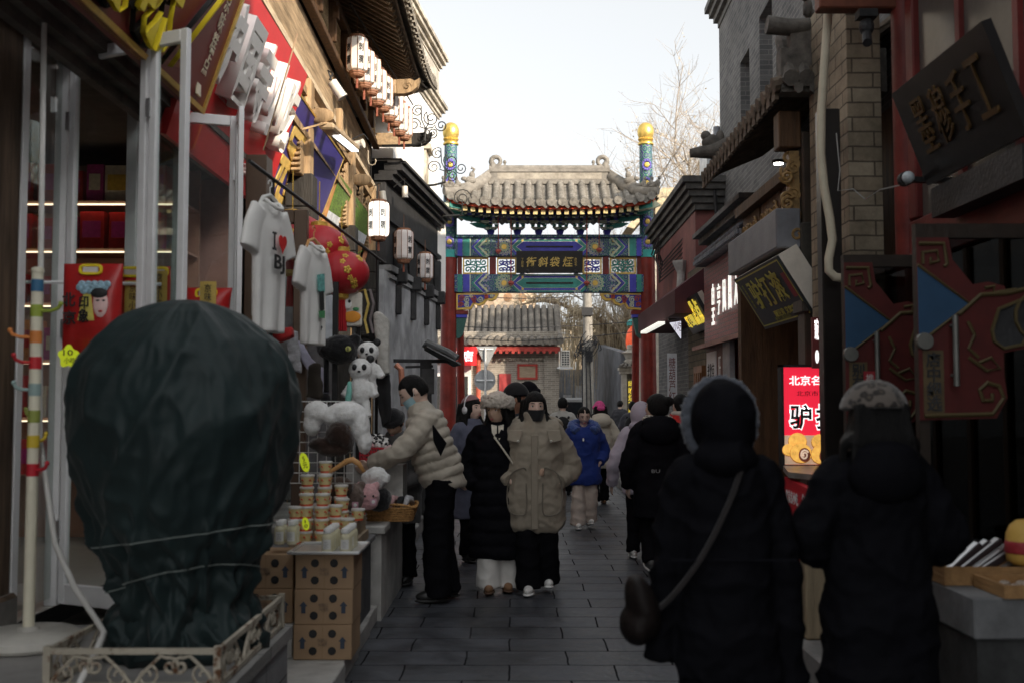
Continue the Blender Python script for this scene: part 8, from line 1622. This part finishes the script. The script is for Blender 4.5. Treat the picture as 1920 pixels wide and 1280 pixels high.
# --- 16 second dark hat behind
f=Fig('person in a tall dark bucket hat mostly hidden behind the masked person',990,10.9,1.74,170,0,SKIN2)
lg=f.legs((.1,.05),(-.1,0),BPANT,shoe=BSHOE); a=[(1,(.27,.03,1.08),(.24,-.1,.88)),(-1,(-.27,.03,1.08),(-.24,-.1,.88))]
f.coat(BLACKC,[(.7,.21,.15,0),(1.0,.215,.16,0),(1.28,.215,.155,0),(1.38,.185,.13,0),(1.43,.11,.1,0),(1.48,.08,.08,0)],a,0)
for q in a: f.arm(*q)
f.hair('short'); f.hat(BLACKC,.105,.14,.014,.01); f.finish(lg,False)
# --- 5 headphones
f=Fig('person in a pink beret and white headphones looking aside, grey blue coat',884,10.7,1.60,38,0,SKIN,yaw=12,pitch=-4)
lg=f.legs((.1,.08),(-.1,-.05),BPANT,shoe=BSHOE); a=[(1,(.26,.03,1.08),(.24,-.1,.88)),(-1,(-.26,.03,1.08),(-.24,-.1,.88))]
f.coat(cloth('slate_blue_coat',(.062,.066,.095),.8),[(.45,.23,.17,0),(.8,.22,.165,0),(1.1,.21,.16,0),(1.28,.21,.155,0),(1.38,.185,.13,0),(1.44,.12,.105,0),(1.49,.09,.09,0)],a,.14,.035)
for q in a: f.arm(*q)
f.hair('long',ln=.26); f.hat(cloth('dusty_pink_beret',(.20,.11,.115)),.098,.142,.0,.05,0,-.2)
m=MB(); m.tube([f.Hd((.103*math.cos(a_),.01,.005+.135*math.sin(a_))) for a_ in [math.pi*j/16 for j in range(17)]],.007,6)
for q in (-1,1): m.ell(f.Hd((q*.098,.01,-.01)),(.02,.034,.04),12,8,f.hm)
m.build('headphones',mat('white_plastic',(.55,.55,.57),.3,bump=0),f.r,smooth=True); f.finish(lg); 
# --- 6 blue coat
f=Fig('person in a bright blue coat with fur collar and pale trousers looking down',1094,13.4,1.50,4,4,SKIN,pitch=20)
lg=f.legs((.10,.10),(-.09,-.06),cloth('pale_trousers',(.40,.33,.28),.9,.1),(.10,.09,.11),.06,WSHOE,(.35,0)); a=[(1,(.30,.04,1.08),(.22,-.12,.93)),(-1,(-.30,.04,1.08),(-.22,-.12,.93))]
BC=cloth('royal_blue_coat',(.009,.022,.125),.7,.1,.3,14)
f.coat(BC,[(.62,.24,.18,0),(.70,.255,.19,0),(.9,.235,.175,0),(.99,.215,.16,0),(1.1,.225,.17,0),(1.28,.235,.165,0),(1.38,.195,.135,0),(1.44,.12,.11,0)],a,.16,.04,(.11,.09,.072))
for q in a: f.arm(*q,hd=(-q[0]*.35,.9,-.3))
m=MB(); m.tube(curve3([f.B((-.10,-.12,1.38)),f.B((-.17,-.02,1.42)),f.B((-.13,.1,1.46)),f.B((0,.13,1.47)),f.B((.13,.1,1.46)),f.B((.17,-.02,1.42)),f.B((.10,-.12,1.38))],6),.06,10); rem(m,'fur_collar',FUR('blue_fur',(.03,.055,.17)),f.r,.013,2,tuft(.012,45))
m=MB(); m.ell(f.B((-.03,-.18,1.27)),(.012,.005,.022),6,5); m.build('zip_pull',CAPW,f.r); f.hair('short',fringe=.05); f.finish(lg)
# --- 7 pink hat from behind
f=Fig('person in a hot pink knit hat and cream puffer seen from behind',1124,16.6,1.55,190,0,SKIN)
lg=f.legs((.1,.06),(-.1,-.08),BPANT,(.09,.08,.085),.06,TSHOE); a=[(1,(.31,.02,1.06),(.20,-.16,.98)),(-1,(-.31,.02,1.06),(-.20,-.16,.98))]
CP=cloth('cream_puffer',(.40,.355,.29),.7,.1); f.coat(CP,[(.62,.22,.16,0),(.7,.24,.175,0),(.95,.235,.175,0),(1.2,.235,.17,0),(1.36,.20,.14,0),(1.44,.11,.1,0)],a,.11,.05,(.105,.09,.07))
for q in a: f.arm(*q,hd=(-q[0]*.35,.9,-.3))
m=MB(); m.ell(f.B((0,.14,1.40)),(.17,.10,.10),14,10); m.ell(f.B((0,.10,1.47)),(.15,.09,.07),12,8); rem(m,'hood',CP,f.r,.014,3); f.hair('long',ln=.16); f.hat(mat('hot_pink_knit',(.55,.06,.20),.95,var=.2,scale=40,bump=.4),.096,.15,.018)
m=MB(); m.ell(f.S((-.16,.12,.80)),(.09,.06,.09),12,8,None,lambda p:V((p.x,p.y,max(-.07,min(.07,p.z))))); m.build('orange_bag',cloth('orange_bag',(.42,.17,.03),.6),f.r,smooth=45); f.finish(lg,False)
# --- 8, 9 far walkers
for lab,px,Y,H,fc,cc,bp in (('far person in a pale jacket with black backpack straps walking away',1055,18.2,1.64,178,cloth('pale_jacket',(.32,.31,.29)),True),('far person in a dark jacket with a black backpack near the gatehouse',1186,21.5,1.58,168,cloth('charcoal_jacket',(.045,.045,.055)),True),('far person in a dark coat standing among the parked scooters',1163,30.0,1.62,150,cloth('dark_far_coat',(.03,.03,.035)),False)):
    f=Fig(lab,px,Y,H,fc,0,SKIN,vox=.012); lg=f.legs((.1,.08),(-.1,-.08),BPANT,shoe=BSHOE); a=[(1,(.27,.03,1.08),(.24,-.1,.88)),(-1,(-.27,.03,1.08),(-.24,-.1,.88))]
    f.coat(cc,[(.72,.21,.15,0),(1.0,.215,.16,0),(1.28,.215,.155,0),(1.38,.185,.13,0),(1.43,.11,.1,0),(1.48,.08,.08,0)],a,.12,.03,vox=.016)
    for q in a: f.arm(*q)
    f.hair('short')
    if bp: m=MB(); m.ell(f.B((0,.21,1.18)),(.14,.09,.2),14,10); m.tube([f.B((-.1,.16,1.36)),f.B((-.12,-.05,1.42)),f.B((-.13,-.15,1.25))],.02,6); m.tube([f.B((.1,.16,1.36)),f.B((.12,-.05,1.42)),f.B((.13,-.15,1.25))],.02,6); m.build('backpack',cloth('black_pack',(.012,.012,.013)),f.r,smooth=True)
    f.finish(lg,False)
# --- 11 lilac hood
f=Fig('person in a pale lilac hooded jacket half hidden beside the hair bun',1202,10.9,1.53,176,0,SKIN)
lg=f.legs((.1,.06),(-.1,-.08),BPANT,shoe=WSHOE); LI=cloth('lilac_jacket',(.30,.26,.31),.8); a=[(1,(.30,.08,1.06),(.33,-.02,.82)),(-1,(-.28,.03,1.08),(-.24,-.1,.88))]
f.coat(LI,[(.72,.21,.15,0),(1.0,.215,.16,0),(1.28,.215,.155,0),(1.38,.185,.13,0),(1.44,.12,.1,0),(1.48,.1,.1,0)],a,0,.03,(.10,.085,.07))
for q in a: f.arm(*q)
m=MB(); m.ell(f.Hd((0,.02,.005)),(.112,.13,.145),24,18,f.hm,lambda p:V((p.x*.8,p.y*.55,p.z*.8)) if p.y<-.085 else p); m.ell(f.B((0,.05,1.47)),(.13,.11,.07),12,8); rem(m,'hood',LI,f.r,.011,3); f.finish(lg)
# --- 12 red collar
f=Fig('person with short black hair and a red jacket collar seen from behind',1277,11.4,1.64,200,0,SKIN)
lg=f.legs((.1,.06),(-.1,-.08),BPANT,shoe=BSHOE); RJ=cloth('red_jacket',(.36,.018,.016),.75); a=[(1,(.27,.03,1.08),(.24,-.1,.88)),(-1,(-.27,.03,1.08),(-.24,-.1,.88))]
f.coat(RJ,[(.72,.21,.15,0),(1.0,.215,.16,0),(1.28,.215,.155,0),(1.38,.19,.14,0),(1.44,.13,.12,0),(1.5,.11,.11,0)],a,0)
for q in a: f.arm(*q)
m=MB(); m.tube([f.B((.085*math.cos(a_),.01+.09*math.sin(a_),1.50)) for a_ in [2*math.pi*j/20 for j in range(20)]],.028,8,closed=True); m.build('scarf',cloth('pale_scarf',(.35,.31,.27)),f.r,smooth=True); f.hair('short'); f.finish(lg)
# --- 10 hair bun, black coat
f=Fig('person with a hair bun, plaid scarf and black hooded coat walking away',1232,9.8,1.62,184,0,SKIN,yaw=52)
lg=f.legs((.08,.04),(-.10,-.10),BPANT,(.095,.085,.08),.07,(mat('grey_shoe',(.06,.06,.06),.6,bump=0),mat('white_sole',0)),(.5,0)); a=[(1,(.28,.03,1.07),(.27,-.08,.84)),(-1,(-.28,.03,1.07),(-.27,-.08,.84))]
f.coat(BLACKC,[(.55,.235,.17,0),(.8,.235,.17,0),(1.1,.225,.165,0),(1.28,.225,.16,0),(1.38,.2,.14,0),(1.44,.13,.11,0),(1.49,.1,.1,0)],a,0,.03,(.105,.09,.07))
for q in a: f.arm(*q)
m=MB(); m.ell(f.B((0,.14,1.36)),(.19,.10,.12),14,10); m.ell(f.B((0,.10,1.45)),(.17,.10,.07),12,8); rem(m,'hood',BLACKC,f.r,.014,3)
m=MB(); m.tube([f.B((.11*math.cos(a_),.02+.11*math.sin(a_),1.475+.012*math.sin(3*a_))) for a_ in [2*math.pi*j/24 for j in range(24)]],.038,10,closed=True); m.build('plaid_scarf',brick('scarf_plaid',(.20,.18,.15),(.05,.045,.04),(.42,.38,.32),.05,.035,.008,.95,.2,dirt=.1),f.r,smooth=True)
txt('BU',.075,.03,f.B((.06,.215,1.0)),-X_,Z_,mat('logo_grey',(.16,.16,.16),.6,bump=0),f.r,depth=.004); f.hair('bun'); f.finish(lg)
# --- 13 foreground hooded black coat
f=Fig('person in a black hooded coat with a grey fur rim, back to the viewer',1356,4.05,1.60,180,0,SKIN)
lg=f.legs((.10,.05),(-.10,-.06),BPANT,(.10,.095,.09),.06,BSHOE); a=[(1,(.215,.0,1.08),(.245,-.02,.80)),(-1,(-.215,.0,1.08),(-.25,-.02,.70))]
f.coat(BLACKC,[(.575,.20,.16,0),(.62,.203,.163,0),(.85,.195,.16,0),(1.08,.185,.155,0),(1.26,.185,.15,0),(1.36,.165,.13,0),(1.42,.13,.115,0),(1.47,.11,.105,.01)],a,0,.02,(.08,.07,.066),vox=.010,wr=.016,ext=.15)
for q in a: f.arm(*q)
def hoodf(p):
    return V((p.x*.82,p.y*.45,p.z*.82)) if p.y<-.075 else p
m=MB(); m.ell(f.Hd((0,.02,.0)),(.124,.145,.152),28,20,f.hm,hoodf); m.ell(f.B((0,.06,1.44)),(.125,.11,.08),14,10); rem(m,'hood',BLACKC,f.r,.010,4,lambda p:.010*noise.noise(p*10)+.010*(rid(p*7)-.3))
m=MB(); m.tube([f.Hd((.124*math.cos(a_),-.05,-.005+.145*math.sin(a_))) for a_ in [2*math.pi*j/36 for j in range(36)]],.026,8,closed=True); rem(m,'fur_rim',FUR('grey_fur_rim',(.06,.065,.078)),f.r,.009,1,tuft(.010,60))
strap(f,[(-.05,.13,1.42),(.02,.185,1.27),(.12,.19,1.08),(.23,.15,.92),(.31,.05,.82)],.014,cloth('brown_strap',(.013,.011,.011),.7)); m=MB(); m.prism([f.S((.29,-.10,.90)),f.S((.30,.12,.90)),f.S((.42,.14,.70)),f.S((.42,-.12,.68)),f.S((.34,-.12,.66)),f.S((.30,-.12,.70))],(.0,.0,.0) if False else (-.05,0,.0)); 
m=MB(); m.ell(f.S((.335,.05,.86)),(.06,.13,.12),16,12,Matrix.Rotation(R(18),3,'Y')); m.ell(f.S((.36,.05,.79)),(.065,.14,.075),14,8); rem(m,'shoulder_bag',mat('dark_brown_bag',(.007,.005,.0045),.6,bump=.15,spec=.15),f.r,.011,3); m=MB(); m.prism([f.S((-.24,.178,1.055)),f.S((.24,.178,1.055)),f.S((.24,.17,1.062)),f.S((-.24,.17,1.062))],(0,.006,0)); m.build('yoke_seam',BLACKC,f.r); f.finish(lg)
# --- 14 leopard hat
f=Fig('person in a leopard print hat and long black coat, back to the viewer',1640,4.12,1.60,182,0,SKIN)
lg=f.legs((.10,.05),(-.10,-.04),BPANT,(.10,.095,.09),.06,BSHOE); a=[(1,(.268,-.0,1.09),(.12,-.25,1.05)),(-1,(-.268,-.0,1.09),(-.12,-.25,1.05))]
f.coat(BLACKC,[(.25,.25,.19,.01),(.5,.24,.18,0),(.8,.22,.17,0),(1.0,.20,.16,0),(1.26,.205,.155,0),(1.36,.18,.135,0),(1.42,.13,.115,0),(1.47,.11,.105,.01)],a,0,.02,(.088,.085,.07),vox=.010,wr=.016,ext=.03)
for q in a: f.arm(*q)
m=MB(); m.ell(f.B((0,.12,1.37)),(.15,.09,.11),14,10); m.ell(f.B((0,.09,1.45)),(.13,.10,.06),12,8); rem(m,'hood',BLACKC,f.r,.012,3); f.hair('long',ln=.17)
def leo():
    m=bpy.data.materials.new('leopard_fur'); m.use_nodes=True; n=m.node_tree.nodes; l=m.node_tree.links; b=n['Principled BSDF']; b.inputs['Roughness'].default_value=.95; b.inputs['Sheen Weight'].default_value=.3
    tc=n.new('ShaderNodeTexCoord'); nz=n.new('ShaderNodeTexNoise'); nz.inputs['Scale'].default_value=30; l.new(tc.outputs['Object'],nz.inputs['Vector']); ma=n.new('ShaderNodeVectorMath'); ma.operation='MULTIPLY_ADD'; ma.inputs[1].default_value=(.02,.02,.02); l.new(nz.outputs['Color'],ma.inputs[0]); l.new(tc.outputs['Object'],ma.inputs[2])
    vo=n.new('ShaderNodeTexVoronoi'); vo.inputs['Scale'].default_value=30; l.new(ma.outputs[0],vo.inputs['Vector']); cr=n.new('ShaderNodeValToRGB'); e=cr.color_ramp.elements; e[0].position=.25; e[0].color=(.07,.055,.042,1); e[1].position=.34; e[1].color=(.018,.014,.012,1); x=e.new(.47); x.color=(.018,.014,.012,1); x=e.new(.56); x.color=(.12,.10,.085,1); l.new(vo.outputs['Distance'],cr.inputs[0]); l.new(cr.outputs[0],b.inputs['Base Color']); return m
f.hat(leo(),.124,.148,.0,.015,.002,.05); f.finish(lg)
# hand of the fluffy-hat person tucked through the khaki arm
# ================================================================ scooters and van beyond the gate
def scooter(lab,px,Y,rot,col):
    c=at(px,800,Y); c.z=0; o=T('parked_scooter',lab,'scooter',c,'scooters parked beyond the gate'); m=MB()
    for y in (-.55,.55):
        m.tube([c+V((0,y+.2*math.cos(a),.2+.2*math.sin(a))) for a in [2*math.pi*j/18 for j in range(18)]],.05,8,closed=True)
    m.build('wheel',BLK,o); m=MB(); m.ell(c+V((0,.35,.55)),(.14,.42,.16),14,10); m.box(c+V((0,-.05,.28)),(.24,.5,.08)); m.tube([c+V((0,-.5,.25)),c+V((0,-.42,.6)),c+V((0,-.36,.98))],[.06,.12,.06],10); m.ell(c+V((0,-.42,.7)),(.17,.07,.28),12,8); rem(m,'bodywork',mat('scooter_'+col,dict(red=(.25,.03,.03),grey=(.15,.15,.16),teal=(.03,.12,.13))[col],.35,bump=0),o,.03,2)
    m=MB(); m.ell(c+V((0,.3,.74)),(.12,.34,.06),12,6); m.build('saddle',BLK,o,smooth=True); m=MB(); m.tube([c+V((-.32,-.3,1.0)),c+V((0,-.37,1.0)),c+V((.32,-.3,1.0))],.018,6)
    for q in (-1,1): m.tube([c+V((q*.2,-.34,1.0)),c+V((q*.26,-.36,1.2))],.008,5); m.ell(c+V((q*.27,-.37,1.22)),(.06,.015,.04),8,6)
    m.build('handlebar',IRON,o); m=MB(); m.ell(c+V((0,-.47,.9)),(.07,.04,.06),10,8); m.build('headlight',lamp('headlight_glow',(1,.97,.9),3),o,smooth=True); o.rotation_euler=(0,0,R(rot)); return o
for lab,px,Y,rot,col in (('red scooter with lit headlight nearest the utility pole',1098,30.5,5,'red'),('grey scooter parked behind the far dark jacketed person',1140,31.5,-12,'grey'),('teal scooter parked at the foot of the lane wall',1117,34.0,8,'teal'),('scooter parked farthest left beside the white van',1075,33.2,10,'grey')): scooter(lab,px,Y,rot,col)
Y=38; c=at(1062,760,Y); c.z=0; o=T('white_van','small white van parked far beyond the gate','van',c); m=MB(); pr=[(-.85,.25),(.85,.25),(.85,.95),(.74,1.75),(-.74,1.75),(-.85,.95)]; m.prism([c+V((x,0,z)) for x,z in pr],(0,3.4,0)); m.build('van_body',mat('van_white',(.5,.51,.52),.4,var=.05,bump=0),o,bevel=.06); m=MB(); m.prism([c+V((x,-.012,z)) for x,z in ((-.72,1.0),(.72,1.0),(.64,1.6),(-.64,1.6))],(0,.01,0)); m.build('windscreen',mat('dark_pane',0),o); m=MB()
for q in (-1,1): m.tube([c+V((q*.7,.6,.3)),c+V((q*.86,.6,.3))],.3,16)
m.build('wheel',BLK,o)
bpy.context.view_layer.update()
